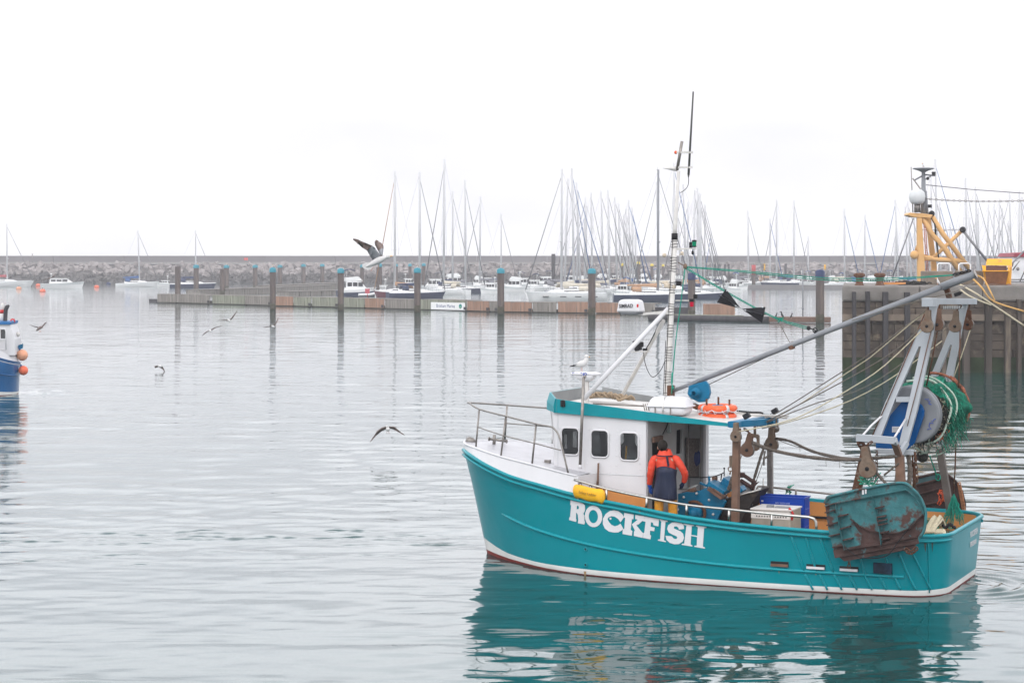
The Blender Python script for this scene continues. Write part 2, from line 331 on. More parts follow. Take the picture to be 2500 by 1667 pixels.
    nr, ncc = XX.shape; vs = np.stack([XX, YY, Z], -1).reshape(-1, 3)
    i = np.arange(nr - 1)[:, None]*ncc + np.arange(ncc - 1)[None]; i = i.ravel()
    fs = np.stack([i, i + 1, i + ncc + 1, i + ncc], 1).astype(np.int32)
    me = bpy.data.meshes.new('water'); me.vertices.add(len(vs)); me.vertices.foreach_set('co', vs.astype(np.float32).ravel())
    me.loops.add(fs.size); me.loops.foreach_set('vertex_index', fs.ravel()); me.polygons.add(len(fs))
    me.polygons.foreach_set('loop_start', np.arange(0, fs.size, 4, dtype=np.int32)); me.polygons.foreach_set('use_smooth', np.ones(len(fs), bool))
    me.update(); me.validate()
    m = bpy.data.materials.new('harbour_water'); m.use_nodes = True; t = m.node_tree; p = t.nodes['Principled BSDF']
    p.inputs['Base Color'].default_value = (.005, .050, .050, 1); p.inputs['Roughness'].default_value = .035; p.inputs['IOR'].default_value = 1.40
    tcn = t.nodes.new('ShaderNodeTexCoord'); prev = None
    for sc_, rot, dist, st in (((.55, 2.3, 1), .12, .016, 1.0), ((1.6, 6.5, 1), -.18, .0045, 1.0), ((.06, .35, 1), .05, .07, 1.0), ((.022, .10, 1), -.06, .16, 2.0)):
        mpn = t.nodes.new('ShaderNodeMapping'); mpn.inputs['Scale'].default_value = sc_; mpn.inputs['Rotation'].default_value = (0, 0, rot)
        n = t.nodes.new('ShaderNodeTexNoise'); n.inputs['Scale'].default_value = 1.0; n.inputs['Detail'].default_value = 3; n.inputs['Distortion'].default_value = .6
        bn = t.nodes.new('ShaderNodeBump'); bn.inputs['Strength'].default_value = min(st, 1); bn.inputs['Distance'].default_value = dist
        t.links.new(tcn.outputs['Object'], mpn.inputs[0]); t.links.new(mpn.outputs[0], n.inputs['Vector']); t.links.new(n.outputs['Fac'], bn.inputs['Height'])
        if prev: t.links.new(prev, bn.inputs['Normal'])
        if st == 2.0:
            sx4 = t.nodes.new('ShaderNodeSeparateXYZ'); mr4 = t.nodes.new('ShaderNodeMapRange'); mr4.inputs['From Min'].default_value = 70; mr4.inputs['From Max'].default_value = 260; mr4.inputs['To Min'].default_value = 0; mr4.inputs['To Max'].default_value = 1
            t.links.new(tcn.outputs['Object'], sx4.inputs[0]); t.links.new(sx4.outputs['Y'], mr4.inputs['Value']); t.links.new(mr4.outputs[0], bn.inputs['Strength'])
        if dist < .05:      # the open water beyond is more ruffled by the breeze than the sheltered berth
            sx3 = t.nodes.new('ShaderNodeSeparateXYZ'); mr = t.nodes.new('ShaderNodeMapRange'); mr.inputs['From Min'].default_value = 38; mr.inputs['From Max'].default_value = 230; mr.inputs['To Min'].default_value = .25; mr.inputs['To Max'].default_value = .85
            t.links.new(tcn.outputs['Object'], sx3.inputs[0]); t.links.new(sx3.outputs['Y'], mr.inputs['Value']); t.links.new(mr.outputs[0], bn.inputs['Strength'])
        prev = bn.outputs[0]
    t.links.new(prev, p.inputs['Normal'])
    me.materials.append(m); o = bpy.data.objects.new('water', me); COL.objects.link(o); tag(o, kind='structure')
build_water()
g = MB(); g.box((0, 2000, -6), (9000, 9000, 1)); tag(g.build('seabed_ground', mat('seabed_mud', (.02, .05, .045), .9)), kind='structure')

# ---------------------------------------------------------------- breakwater
def build_breakwater():
    D = 567.0; root = tag(empty('breakwater', (0, D, 0)), 'long grey breakwater wall over piled boulders closing the harbour', 'breakwater')
    X0, X1 = -330, 330
    b = MB(); zt = W(0, 628, D + 14).z; zl = W(0, 640, D + 10).z
    x = X0
    while x < X1:
        b.box((x + 9.97, 16, (zl + zt)/2 + .2), (19.9, 4, zt - zl + .4)); x += 20
    b.build('parapet', M['bwall'], root)
    b = MB(); b.box((0, 12, zl - .25), (X1 - X0, 4.2, .5)); b.build('ledge', mat('ledge_pale_concrete', (.30, .29, .28), .9), root)
    b = MB(); b.prism([(X0, 0, -2), (X0, 14, -2), (X0, 14, zl - .55), (X0, 9.5, zl - .8)], (X1 - X0, 0, 0)); b.build('core', M['rockdark'], root)
    rr = random.Random(5); hi = MB(); lo = MB()
    for i in range(4200):
        f = rr.random(); x = rr.uniform(-200, 200); y = f*10.5; z = -.3 + f*(zl - .2); s = rr.uniform(.28, .85) if f > .42 else rr.uniform(.25, .6)
        n = 6; vs = []; q = Euler((rr.uniform(-.6, .6), rr.uniform(-.6, .6), rr.uniform(0, 3.1))).to_matrix()
        for a in (-1, 1):
            for b_ in (-1, 1):
                for c in (-1, 1):
                    vs.append(Vector((x, y, z)) + q @ Vector((a*s*rr.uniform(.7, 1.3), b_*s*rr.uniform(.6, 1.1), c*s*rr.uniform(.5, .95))))
        (hi if z > 2.3 + rr.uniform(-.3, .3) else lo).add(vs, [(0,1,3,2),(4,6,7,5),(0,4,5,1),(2,3,7,6),(0,2,6,4),(1,5,7,3)])
    tag(hi.build('rock_armour', M['rock'], root), kind='stuff'); tag(lo.build('wet_rocks', M['rockdark'], root), kind='stuff')
build_breakwater()
for px in (598, 603):
    o = empty('lifebuoy_cabinet', W(px, 639, 575)); b = MB(); b.box((0, 0, .75), (.42, .35, .7), taper=.8); b.build('cabinet', glow('cabinet_red', (.8, .05, .04), 0.0), o, .05)
    b = MB(); b.box((0, 0, .2), (.12, .12, .42)); b.build('post', M['dsteel'], o)
    tag(o, 'small bright red box on the breakwater top, ' + ('left' if px == 598 else 'right') + ' of the pair', 'cabinet', 'red boxes on the breakwater')
b = MB(); b.tube([(0, 0, 0), (0, 0, 2.1)], .09, 6).ball((0, 0, 2.2), .22, 8, 6); o = b.build('navigation_post', M['dsteel'], loc=W(79, 640, 577))
tag(o, 'thin dark post standing alone on the breakwater top at far left', 'post')
# ---------------------------------------------------------------- fishing boat
boat = tag(empty('fishing_boat', BO, -TH), 'teal steel trawler with white wheelhouse and tall stern gantry under way in the foreground', 'fishing boat')
CSH = [(0,0),(.2,.45),(.6,.95),(1.2,1.4),(2,1.78),(3.3,2.12),(4.8,2.32),(7,2.42),(9,2.35),(11.6,2.16)]
CWL = [(0,0),(.3,.32),(.7,.70),(1.15,1.08),(2.3,1.80),(4,2.24),(6.4,2.36),(8.5,2.26),(10.95,2.02)]
ZSH = [(-.6,2.40),(-.25,2.38),(.15,2.29),(.55,2.18),(1.0,2.07),(1.4,1.98),(2.14,1.86),(2.91,1.73),(3.84,1.61),(4.4,1.545),(5.1,1.45),(5.6,1.395),(6.7,1.315),(7.8,1.27),(8.6,1.245),(9.7,1.23),(11,1.235)]
ZFD = [(-.6,2.56),(.14,2.51),(.94,2.41),(1.88,2.29),(2.8,2.15),(3.3,2.08)]
ZBT = [(-.1,.36),(.3,.29),(.65,.22),(1.3,.16),(2.5,.13),(6,.13),(10,.12),(11,.14)]
def u0(z): return -.05 - .235*z
def uend(z): return 10.88 + .09*z
RC = .75
def hbc(u, z):
    h = max(0, min(1, z/spl(ZSH, u))); a = spl(CWL, u - u0(0)); b = spl(CSH, u - u0(2.35)) if u > -.58 else 0
    ue = u - u0(z); a = spl(CWL, ue); b = spl(CSH, ue + .02*h)
    return a + (b - a)*h**1.15 if z > 0 else a*(1 + z*.45)
def hb(u, z):
    c = hbc(u, z); d = u - (uend(z) - RC)
    return c if d <= 0 else c - RC + math.sqrt(max(0, RC*RC - min(d, RC)**2))
US = [0, .01, .02, .035, .05, .07, .09, .115, .14, .17, .2, .24, .28, .32, .36, .4, .45, .5, .55, .6, .65, .7, .75, .8, .85, .9]
def ufr(z):
    a, e = u0(z), uend(z); o = [a + (e - RC - a)*s/.9 for s in US]
    return o + [e - RC + RC*math.sin(R(k)) for k in (15, 30, 45, 60, 75, 90)]
NT = len(US) + 6
def zlev(u, k):
    zb = spl(ZBT, u); zs = spl(ZSH, u)
    if k == 0: return -.75
    if k == 1: return .02 + .07*max(0, 1 - u/3.0)
    if k == 2: return zb
    return zb + (zs - zb)*(k - 2)/10
def hull_grid(levels, zfun, vfun):
    vs = []
    for k in levels:
        row = []
        for i in range(NT):
            z = 1.0
            for _ in range(6):
                u = ufr(z)[i]; z = zfun(u, k)
            row.append((u, z))
        ring = [Vector((u, -vfun(u, z), z)) for u, z in row] + [Vector((u, vfun(u, z), z)) for u, z in row[::-1]]
        vs.append(ring)
    return vs
g = hull_grid(range(13), zlev, hb); b = MB(); n = len(g[0])
b.loft(g, caps=False, sm=True, closed=False)
b.m = [0 if i // (n - 1) == 0 else 1 if i // (n - 1) == 1 else 2 for i in range(len(b.f))]
hull = b.build('hull', [M['anti'], M['boot'], M['teal']], boat)
m = hull.modifiers.new('thick', 'SOLIDIFY'); m.thickness = .035; m.offset = -1
# freeing ports: no holes cut, black boxes stand in for the dark openings
cut = MB(); ports = []
def hpt(px, py, off=0.0):
    v = -1.5
    for _ in range(25):
        p = L(px, py, v); v = -(hb(p.x, p.z) + off)
    return Vector((p.x, v, p.z))
for x0, y0, x1, y1 in ((1881.5,1370,1925.6,1386),(1969,1377,2015,1392),(2050,1382,2096,1397),(2133,1372,2180,1400)):
    a, c = hpt(x0, y0), hpt(x1, y1); ports.append((a, c))
    if x0 > 2100: continue
    zz0, zz1 = c.z + .02, a.z + .01
    cut.box(((a.x + c.x)/2, a.y, (zz0 + zz1)/2), (c.x - a.x, .5, zz1 - zz0))
b = MB()
for a, c in ports[:3]:
    z0, z1 = c.z + .02, a.z + .01
    # flat backing for the dark openings, left unbuilt
    b.box(((a.x + c.x)/2, a.y + .02, (z0 + z1)/2), (c.x - a.x, .04, z1 - z0))
cutter = None
a, c = ports[3]
bd = MB(); bd.box(((a.x + c.x)/2, a.y - .012, (a.z + c.z)/2), (c.x - a.x, .05, a.z - c.z)); bd.build('scupper_door', mat('door_dark_blue', (.012, .03, .055), .6, var=.5, scale=9), boat, .008)
for i, (a, c) in enumerate(ports[:3]):
    z0, z1 = c.z + .02, a.z + .01; yy = a.y - .012; b = MB()
    b.box(((a.x + c.x)/2, yy + .03, (z0 + z1)/2), (c.x - a.x, .05, z1 - z0), mi=0)  # black face painted in for the shaded opening
    b.box(((a.x + c.x)/2, yy - .004, z0 + (z1 - z0)*.28), ((c.x - a.x)*.97, .03, (z1 - z0)*.5), mi=1)
    fp = b.build('freeing_port', [M['black'], M['white'] if i else M['rustlight']], boat)
# sheer rails, rubbing band and diagonal half-round straps
b = MB(); pts = [Vector((u, -hb(u, spl(ZSH, u)) - .01, spl(ZSH, u))) for u in [-.5 + .23*i for i in range(49)] if u < uend(1.2) - .02]
zz = 1.235; e = uend(zz); crn = [Vector((e - RC + RC*math.sin(R(k)), -(hbc(e, zz) - RC + RC*math.cos(R(k))) - .01, zz)) for k in range(0, 91, 12)]
pts = [p for p in pts if p.x < e - RC - .05] + crn; pp = pts + [Vector((p.x, -p.y, p.z)) for p in pts[::-1]]
b.tube(pp, .042, 8); b.tube([p + Vector((0, -.02 if p.y < 0 else .02, -.10)) for p in pts], .03, 8); b.tube([p*1 + Vector((0, 0, 0)) for p in [Vector((q.x, -q.y + .02, q.z - .10)) for q in pts]], .03, 8)
b.build('sheer_rail', M['teal_rib'], boat)
LB = [(.89,1.10),(1.4,.98),(2.01,.86),(3.16,.69),(4.49,.56),(6.37,.45),(8.49,.41),(10.8,.40)]
for s in (-1, 1):
    b = MB(); us = [.89 + .25*i for i in range(38)] + [10.15]; b.tube([Vector((u, s*(hb(u, spl(LB, u)) + .005), spl(LB, u))) for u in us], [.012] + [.035]*(len(us) - 1), 8); b.build('rubbing_band', M['teal_rib'], boat)
def strap(pa, pb):
    A, B = hpt(*pa), hpt(*pb); o = []
    for i in range(7):
        p = A.lerp(B, i/6); o.append(Vector((p.x, -hb(p.x, p.z) - .014, p.z)))
    return o
S6 = lambda x, y: (1700 + x/3.267, 1180 + y/3.267)
b = MB()
for (x0, y0, x1, y1) in [(755,405,865,700),(870,410,960,700),(985,420,1095,705),(1500,560,1560,735),(1620,560,1700,745),(1730,560,1825,750),(1300,560,1350,735)]:
    b.tube(strap(S6(x0, y0), S6(x1, y1)), .022, 7)
for x in (870, 985, 1100, 1220, 1340, 1455, 1570, 1690, 1810):
    b.tube(strap(S6(x, 722), S6(x + 62, 845)), .022, 7)
b.tube(strap(S6(1850, 450), S6(1860, 870)), .012, 6)
b.build('diagonal_straps', M['teal_rib'], boat)
for p in ((1430, 1340), (1430, 1378)):
    q = hpt(*p); b = MB(); b.lathe([(.045, 0), (.045, .03), (.025, .03), (.025, 0)], q, (0, -1, 0), 14); b.lathe([(0, .012), (.026, .012)], q, (0, -1, 0), 14, mi=1); b.build('outlet_pipe', [M['teal_rib'], M['black']], boat)
b = MB(); q = hpt(1430, 1380)
for k, pz in ((0, (1428, 1394)), ):
    a = hpt(*pz, off=.006); b.prism([a + Vector((-.03, 0, .0)), a + Vector((.03, 0, .0)), a + Vector((.02, .005, -.09)), a + Vector((-.01, .005, -.09))], (0, -.002, 0))
b.build('rust_stain', mat('rust_weep_tan', (.34, .22, .11), .7, var=.4, scale=20), boat)
for (x0, y0, w_, l_), m_ in (((2256,1322,7,26),'weep'),((2274,1318,5,30),'weep'),((2165,1402,8,9),'tan'),((1900,1387,4,14),'tan'),((1990,1393,4,12),'tan'),((2075,1398,4,12),'tan'),((1660,1268,3,14),'tan'),((1560,1246,3,10),'tan')):
    b = MB(); b.prism([hpt(x0, y0, .006), hpt(x0 + w_, y0, .006), hpt(x0 + w_*.75, y0 + l_*.5, .006), hpt(x0 + w_*.55, y0 + l_, .006), hpt(x0 + w_*.2, y0 + l_*.6, .006)], (0, -.001, 0)); b.build('rust_stain', mat('weep_dark', (.05, .075, .06), .8, var=.4, scale=20) if m_ == 'weep' else mat('rust_weep_tan', (0,0,0)), boat)
# white foredeck bulwark and foredeck
def zf(u, k): return spl(ZSH, u) if k == 0 else spl(ZFD, u)
rows = []
for k in (0, 1):
    row = []
    for i in range(40):
        u = -.61 + (3.05 + .61)*(i/39)**1.35
        z = zf(u, k); uu = u - (.02 if k else 0)*(u < 0); row.append(Vector((uu, -(max(0, spl(CSH, u + .61)) - (.07 if k else 0)*(min(1, (u+.6)*2))), z)))
    rows.append(row)
b = MB()
for s in (1, -1):
    rr_ = [[Vector((p.x, p.y*s, p.z)) for p in r_] for r_ in rows]
    b.loft(rr_, caps=False, closed=False)
# slanted after end by the wheelhouse
e0, e1 = rows[0][-1], rows[1][-1]
b.prism([e0, e1, Vector((3.2, -1.45, 2.12)), Vector((3.3, -1.45, 1.3)), Vector((3.2, e0.y, 1.3))], (.03, 0, 0))
b.prism([Vector((p.x, -p.y, p.z)) for p in (e0, e1, Vector((3.2, -1.45, 2.12)), Vector((3.3, -1.45, 1.3)), Vector((3.2, e0.y, 1.3)))], (.03, 0, 0))
b.build('foredeck_bulwark', M['white'], boat)
b = MB(); r1 = rows[1]
for i in range(39): b.add([r1[i], r1[i+1], Vector((r1[i+1].x, -r1[i+1].y, r1[i+1].z)), Vector((r1[i].x, -r1[i].y, r1[i].z))], [(0,1,2,3)], 0, True)
b.build('foredeck', M['deckgrey'], boat)
# white margin along the foredeck edge
b = MB(); b.tube([p + Vector((0, 0, .0)) for p in r1], .022, 6); b.tube([Vector((p.x, -p.y, p.z)) for p in r1], .022, 6); b.build('deck_edge', M['white'], boat)
# main deck, bulwark lining and frames
b = MB(); DK = .52
prev = None
for i in range(30):
    u = 2.9 + (uend(.5) - 2.95)*i/29; h = hb(u, DK) - .05; cur = (Vector((u, -h, DK)), Vector((u, h, DK)))
    if prev: b.add([prev[0], cur[0], cur[1], prev[1]], [(0,1,2,3)])
    prev = cur
b.build('main_deck', mat('deck_wet_boards', (.30, .21, .14), .6, var=.3, scale=4), boat)
b = MB()
for s in (-1, 1):
    rws = []
    for k in (0, 1):
        rw = []
        for i in range(44):
            t_ = i/43; u = 3.2 + (uend(.8) - .1 - 3.2)*t_**.9; z = DK if k == 0 else spl(ZSH, u) - .03
            rw.append(Vector((u, s*(hb(u, z) - .055), z)))
        rws.append(rw)
    b.loft(rws, caps=False, closed=False)
e_ = uend(.8) - .06; b.box((e_, 0, (DK + 1.2)/2), (.02, 3.0, 1.2 - DK))
b.build('bulwark_lining', M['orange'], boat)
b = MB()
for s in (-1, 1):
    b = MB(); b.tube([Vector((u, s*(hb(u, .95) - .10), .93)) for u in [6.6 + .3*i for i in range(13)]], .03, 6); b.build('bulwark_pipe', M['black'], boat)
# name on the bow quarter
D1 = lambda pts: [hpt(1380 + x/6.189, 1120 + y/6.189, .008) for x, y in pts]
def ring(cx, cy, rx, ry, sk=0, n=22, a0=0, a1=360): return [(cx + rx*math.cos(R(a0 + (a1 - a0)*i/n)), cy + ry*math.sin(R(a0 + (a1 - a0)*i/n)) + sk*rx*math.cos(R(a0 + (a1 - a0)*i/n))) for i in range(n)]
letters = [
 [[(80,612),(205,640),(260,660),(298,700),(300,770),(285,810),(265,830),(290,850),(290,935),(300,945),(288,988),(192,968),(198,925),(190,840),(175,815),(165,810),(163,905),(172,912),(165,950),(58,920),(64,880),(75,870),(90,700),(78,690)],
  [(180,700),(205,715),(205,755),(172,758)]],
 [ring(428,866,132,163,.05), ring(425,868,70,100,.05)],
 [[(888,878),(860,830),(800,785),(740,772),(670,785),(610,830),(570,900),(568,980),(600,1050),(660,1095),(740,1110),(800,1108),(850,1080),(878,1055),(835,975),(800,1000),(750,1015),(700,995),(660,950),(638,908),(655,880),(700,862),(750,870),(800,905),(835,955)]],
 [[(890,812),(1035,835),(1030,910),(1008,905),(990,1070),(1015,1085),(1008,1158),(866,1132),(870,1060),(893,1055),(905,890),(885,880)]],
 [[(1060,842),(1193,862),(1192,940),(1165,935),(1110,985),(1075,1000),(1165,1110),(1178,1115),(1170,1190),(1036,1160),(1040,1090),(1055,1085),(1008,985),(1095,915),(1058,905)]],
 [[(1196,865),(1418,908),(1408,1018),(1335,1000),(1325,960),(1295,955),(1290,1020),(1325,1030),(1352,1035),(1345,1090),(1282,1080),(1280,1145),(1298,1155),(1288,1212),(1176,1190),(1180,1120),(1195,1110),(1215,950),(1192,940)]],
 [[(1425,905),(1548,932),(1545,948),(1515,950),(1492,1225),(1525,1240),(1520,1255),(1400,1230),(1402,1215),(1435,1212),(1452,945),(1424,920)]],
 [[(1795,1055),(1790,1000),(1755,960),(1690,945),(1610,960),(1555,1000),(1540,1055),(1565,1110),(1620,1140),(1680,1165),(1695,1185),(1680,1208),(1640,1200),(1605,1165),(1516,1158),(1530,1220),(1580,1265),(1650,1287),(1720,1282),(1775,1245),(1795,1190),(1780,1125),(1740,1090),(1680,1065),(1640,1045),(1645,1020),(1680,1015),(1710,1035),(1718,1065)]],
 [[(1785,970),(1948,995),(1945,1010),(1912,1015),(1905,1145),(1995,1160),(2005,1030),(1975,1015),(1978,1002),(2135,1022),(2132,1040),(2098,1045),(2080,1320),(2115,1338),(2110,1352),(1950,1325),(1952,1310),(1988,1305),(1992,1178),(1902,1160),(1895,1290),(1922,1305),(1918,1320),(1760,1295),(1762,1278),(1798,1275),(1832,1005),(1785,988)]],
 [ring(684,900,16,16,0,10)]]
b = MB()
for lt in letters: b.prism([D1(l) for l in lt], (0, -.003, 0))
tag(b.build('name_lettering', M['white'], boat))
def text_mesh(name, txt, size, mt, mtx, parent=None, bold=0.0, ext=.002, align='CENTER', sx=1.0):
    cu = bpy.data.curves.new(name, 'FONT'); cu.body = txt; cu.size = size; cu.extrude = ext; cu.offset = bold; cu.align_x = align; cu.align_y = 'CENTER'
    to = bpy.data.objects.new(name + '_tmp', cu); COL.objects.link(to); bpy.context.view_layer.update()
    dg = bpy.context.evaluated_depsgraph_get(); me = bpy.data.meshes.new_from_object(to.evaluated_get(dg)); bpy.data.objects.remove(to)
    me.transform(mtx @ Matrix.Diagonal((sx, 1, 1, 1))); me.materials.clear(); me.materials.append(mt)
    o = bpy.data.objects.new(name, me); COL.objects.link(o); o.parent = parent; return o
PORTM = lambda p: Matrix.Translation(p) @ Matrix.Rotation(R(90), 4, 'X')          # text facing to port, reading aft
# registration on the transom (faces aft)
TM = lambda p: Matrix.Translation(p) @ Matrix.Rotation(R(90), 4, 'Z') @ Matrix.Rotation(R(90), 4, 'X')
text_mesh('transom_lettering', 'ROCKFISH', .17, M['white'], TM(Vector((uend(.95) + .012, .75, .98))), boat, .003)
text_mesh('transom_lettering', 'BRIXHAM', .15, M['white'], TM(Vector((uend(.75) + .012, .75, .76))), boat, .002)

# wheelhouse
WV = 1.38
wh = MB()
a_t, a_b = L(1343, 1008, -WV), L(1356, 1150, -WV); r_t, r_b = L(1584, 1027, -WV), L(1579, 1205, -WV)
zt0, zt1 = 3.42, 3.34
xf_t, xf_b = 2.12, 2.28; FC = .42      # canted forward corner
ws = M['white']
def quad(b, *p, mi=0): b.add([Vector(q) for q in p], [(0, 1, 2, 3)], mi)
def panel_outline(u0_, z0_, u1_, z1_, rad, nn=5):
    o = []
    for cxx, czz, a in ((u1_ - rad, z1_ - rad, 0), (u0_ + rad, z1_ - rad, 90), (u0_ + rad, z0_ + rad, 180), (u1_ - rad, z0_ + rad, 270)):
        for k in range(nn + 1): o.append((cxx + rad*math.cos(R(a + 90*k/nn)), czz + rad*math.sin(R(a + 90*k/nn))))
    return o
xr = 4.40
wins = [((1371,1044),(1414,1110)), ((1443,1050),(1486,1116)), ((1514,1056),(1559,1124))]
wl = []
for (x0, y0), (x1, y1) in wins:
    p, q = L(x0, (y0 + y1)/2, -WV), L(x1, (y0 + y1)/2, -WV); t_, b_ = L((x0 + x1)/2, y0, -WV), L((x0 + x1)/2, y1, -WV); wl.append((p.x, b_.z, q.x, t_.z))
side = [(xf_t, zt0), (xr, zt1), (xr, 1.62), (3.2, 1.80), (xf_b, 2.05)]
for s in (-1, 1):
    loops = [[Vector((u, s*WV, z)) for u, z in side]]
    for w_ in wl: loops.append([Vector((u, s*WV, z)) for u, z in panel_outline(*w_, .10)])
    wh.prism(loops, (0, -s*.04, 0))
    # lower casing
    wh.prism([(xf_b, s*WV, 2.05), (3.2, s*WV, 1.80), (xr, s*WV, 1.62), (xr, s*WV, 1.05), (xf_b, s*WV, 1.05)], (0, -s*.04, 0), mi=1)
wh.prism([(xf_t, -WV, zt0), (xf_b, -WV, 1.4), (xf_b - .38, 0, 1.4), (xf_t - .38, 0, zt0)], (.04, 0, 0)); wh.prism([(xf_t, WV, zt0), (xf_b, WV, 1.4), (xf_b - .38, 0, 1.4), (xf_t - .38, 0, zt0)], (.04, 0, 0))
whs = wh.build('wheelhouse', [ws, M['orange']], boat)
for w_ in wl:
    o_ = [Vector((u, -WV - .012, z)) for u, z in panel_outline(*w_, .10, 6)]
    b = MB(); b.tube(o_, .018, 7, closed=True); f_ = b.build('window_frame', M['white'], whs)
    b = MB(); b.prism([Vector((p.x, -WV + .02, p.z)) for p in o_], (0, .01, 0)); b.build('window_glass', M['glassw'], whs)
    o_ = [Vector((p.x, WV + .012, p.z)) for p in o_]
    b = MB(); b.prism([Vector((p.x, WV - .02, p.z)) for p in o_], (0, -.01, 0)); b.build('window_glass', M['glassw'], whs)
b = MB()
S1 = lambda x, y: (1120 + x/3.016, 860 + y/3.016)
for x, y in [(960,570),(985,560),(1040,553),(1085,560),(965,605),(962,640),(960,680),(958,720),(1120,605),(1118,640),(1115,675),(1110,712),(1105,750),(1170,578),(1205,570),(1250,565),(1300,575),(1340,605),(1338,645),(1335,690),(1333,730),(1330,775),(1163,605),(1162,640),(1162,680),(1160,720),(1160,760),(1335,820),(1335,865),(1330,910),(1112,830),(1160,832),(1115,885),(1160,888),(945,780),(945,815),(980,770),(1080,775),(880,560),(800,552),(745,560)]:
    p = L(*S1(x, y), -WV); b.ball(p, .013, 6, 4)
b.build('rivets', M['white'], whs)
b = MB(); b.box(((xf_b + xr)/2 + .3, -WV - .003, 2.10), (xr - xf_b - .7, .008, .012)); b.box((xf_b + .02, -WV - .002, 2.75), (.012, .008, 1.3)); b.build('panel_seam', M['tape'], whs)
b = MB(); b.bar(L(1528, 1120, -WV + .25), L(1530, 1088, -WV + .25), .035, .03); b.build('spirit_level', M['yellow'], whs)
b = MB(); p = (wl[0][0]*.35 + wl[0][2]*.65, -WV + .12, (wl[0][1] + wl[0][3])/2 + .04); b.box(p, (.09, .02, .34)); b.box((p[0] - .22, p[1], p[2] - .06), (.06, .02, .3)); b.build('far_window_light_strips', M['tape'], whs)  # pale strips standing in for daylight seen through the far windows
# after bulkhead with doorway, wing on the starboard side
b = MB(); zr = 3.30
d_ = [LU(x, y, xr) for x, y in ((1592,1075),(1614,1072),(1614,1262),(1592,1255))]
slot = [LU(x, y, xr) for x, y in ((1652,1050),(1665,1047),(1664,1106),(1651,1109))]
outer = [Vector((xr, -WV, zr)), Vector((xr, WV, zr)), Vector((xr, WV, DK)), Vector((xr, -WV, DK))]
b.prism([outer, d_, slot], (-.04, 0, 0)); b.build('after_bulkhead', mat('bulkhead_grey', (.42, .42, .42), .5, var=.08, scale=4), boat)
b = MB(); b.prism([Vector((xr - .12, -WV + .05, 1)), Vector((xr - .12, WV - .05, 1)), Vector((xr - .12, WV - .05, 3.2)), Vector((xr - .12, -WV + .05, 3.2))], (-.02, 0, 0)); b.build('cabin_shade_sheet', M['black'], boat)  # black sheet put in for the shade behind doorway and slot
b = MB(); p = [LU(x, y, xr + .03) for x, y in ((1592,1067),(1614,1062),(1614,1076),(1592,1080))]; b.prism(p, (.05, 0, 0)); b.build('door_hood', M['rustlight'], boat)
b = MB(); wx = L(1722, 1100, WV).x
b.prism([(xr, WV, 3.28), (wx, WV, 3.26), (wx, WV, DK), (xr, WV, DK)], (0, .04, 0)); sw_ = b.build('side_wing', mat('bulkhead_grey', (.42, .42, .42)), boat)
b = MB(); b.box((wx + .03, WV - .04, 1.9), (.06, .20, 2.72)); b.build('wing_post', ws, boat)
b = MB(); q = [LU(x, y, xr + .03) if x < 1690 else L(x, y, WV - .02) for x, y in ((1674,1068),(1707,1070),(1705,1165),(1675,1160))]; b.prism(q, (.02, -.02, 0)); b.build('board_panel', mat('brown_speckled_panel', (.13, .11, .10), .7, var=.4, scale=30), boat)
b = MB()
for i in range(7): b.ball(L(1679 + i*4.4, 1117 + (i % 2)*4, WV - .12), (.06, .06, .16), 8, 6)
o = b.build('spare_gloves', mat('navy_blue_rubber', (.012, .03, .13), .5), boat)
b = MB(); b.box(LU(1634, 1045, xr + .06), (.08, .12, .22)); b.build('lamp_housing', mat('greenish_lens', (.38, .45, .44), .25), boat, .02)
b = MB(); b.tube(smooth([LU(1632, 1012, xr + .1), LU(1630, 1035, xr + .1), LU(1618, 1060, xr + .05)], 4), .012, 5); b.build('cable', M['black'], boat)
b = MB()
for x in (1681, 1711): b.tube([L(x, 1036, .9), L(x - 1, 1225, .9)], .01, 5)
b.build('rod', M['dsteel'], boat)
# roof with teal fascia
FV = WV + .06
top = [L(1343,959.5,-FV), L(1380,977,-FV), L(1470,985,-FV), L(1591,1011,-FV), L(1700,1026,-FV), L(1786,1034,-FV)]
fa_t = [(2.05,3.70),(2.6,3.66),(3.4,3.60),(4.4,3.53),(5.4,3.44),(6.28,3.335)]; fa_b = [(2.02,3.42),(2.6,3.39),(3.4,3.365),(4.4,3.33),(5.4,3.29),(6.28,3.25)]
fa_t = [(L(px, py, -FV).x, L(px, py, -FV).z) for px, py in ((1355,973),(1420,983),(1500,994),(1591,1007),(1700,1023),(1787,1034))]
fa_b = [(L(px, py, -FV).x, L(px, py, -FV).z) for px, py in ((1352,1007),(1420,1013),(1500,1020),(1591,1028),(1700,1035),(1787,1041.5))]
b = MB()
for s in (-1, 1):
    lp = [Vector((u, s*FV, z)) for u, z in fa_t] + [Vector((u, s*FV, z)) for u, z in fa_b[::-1]]
    b.prism(lp, (0, -s*.03, 0))
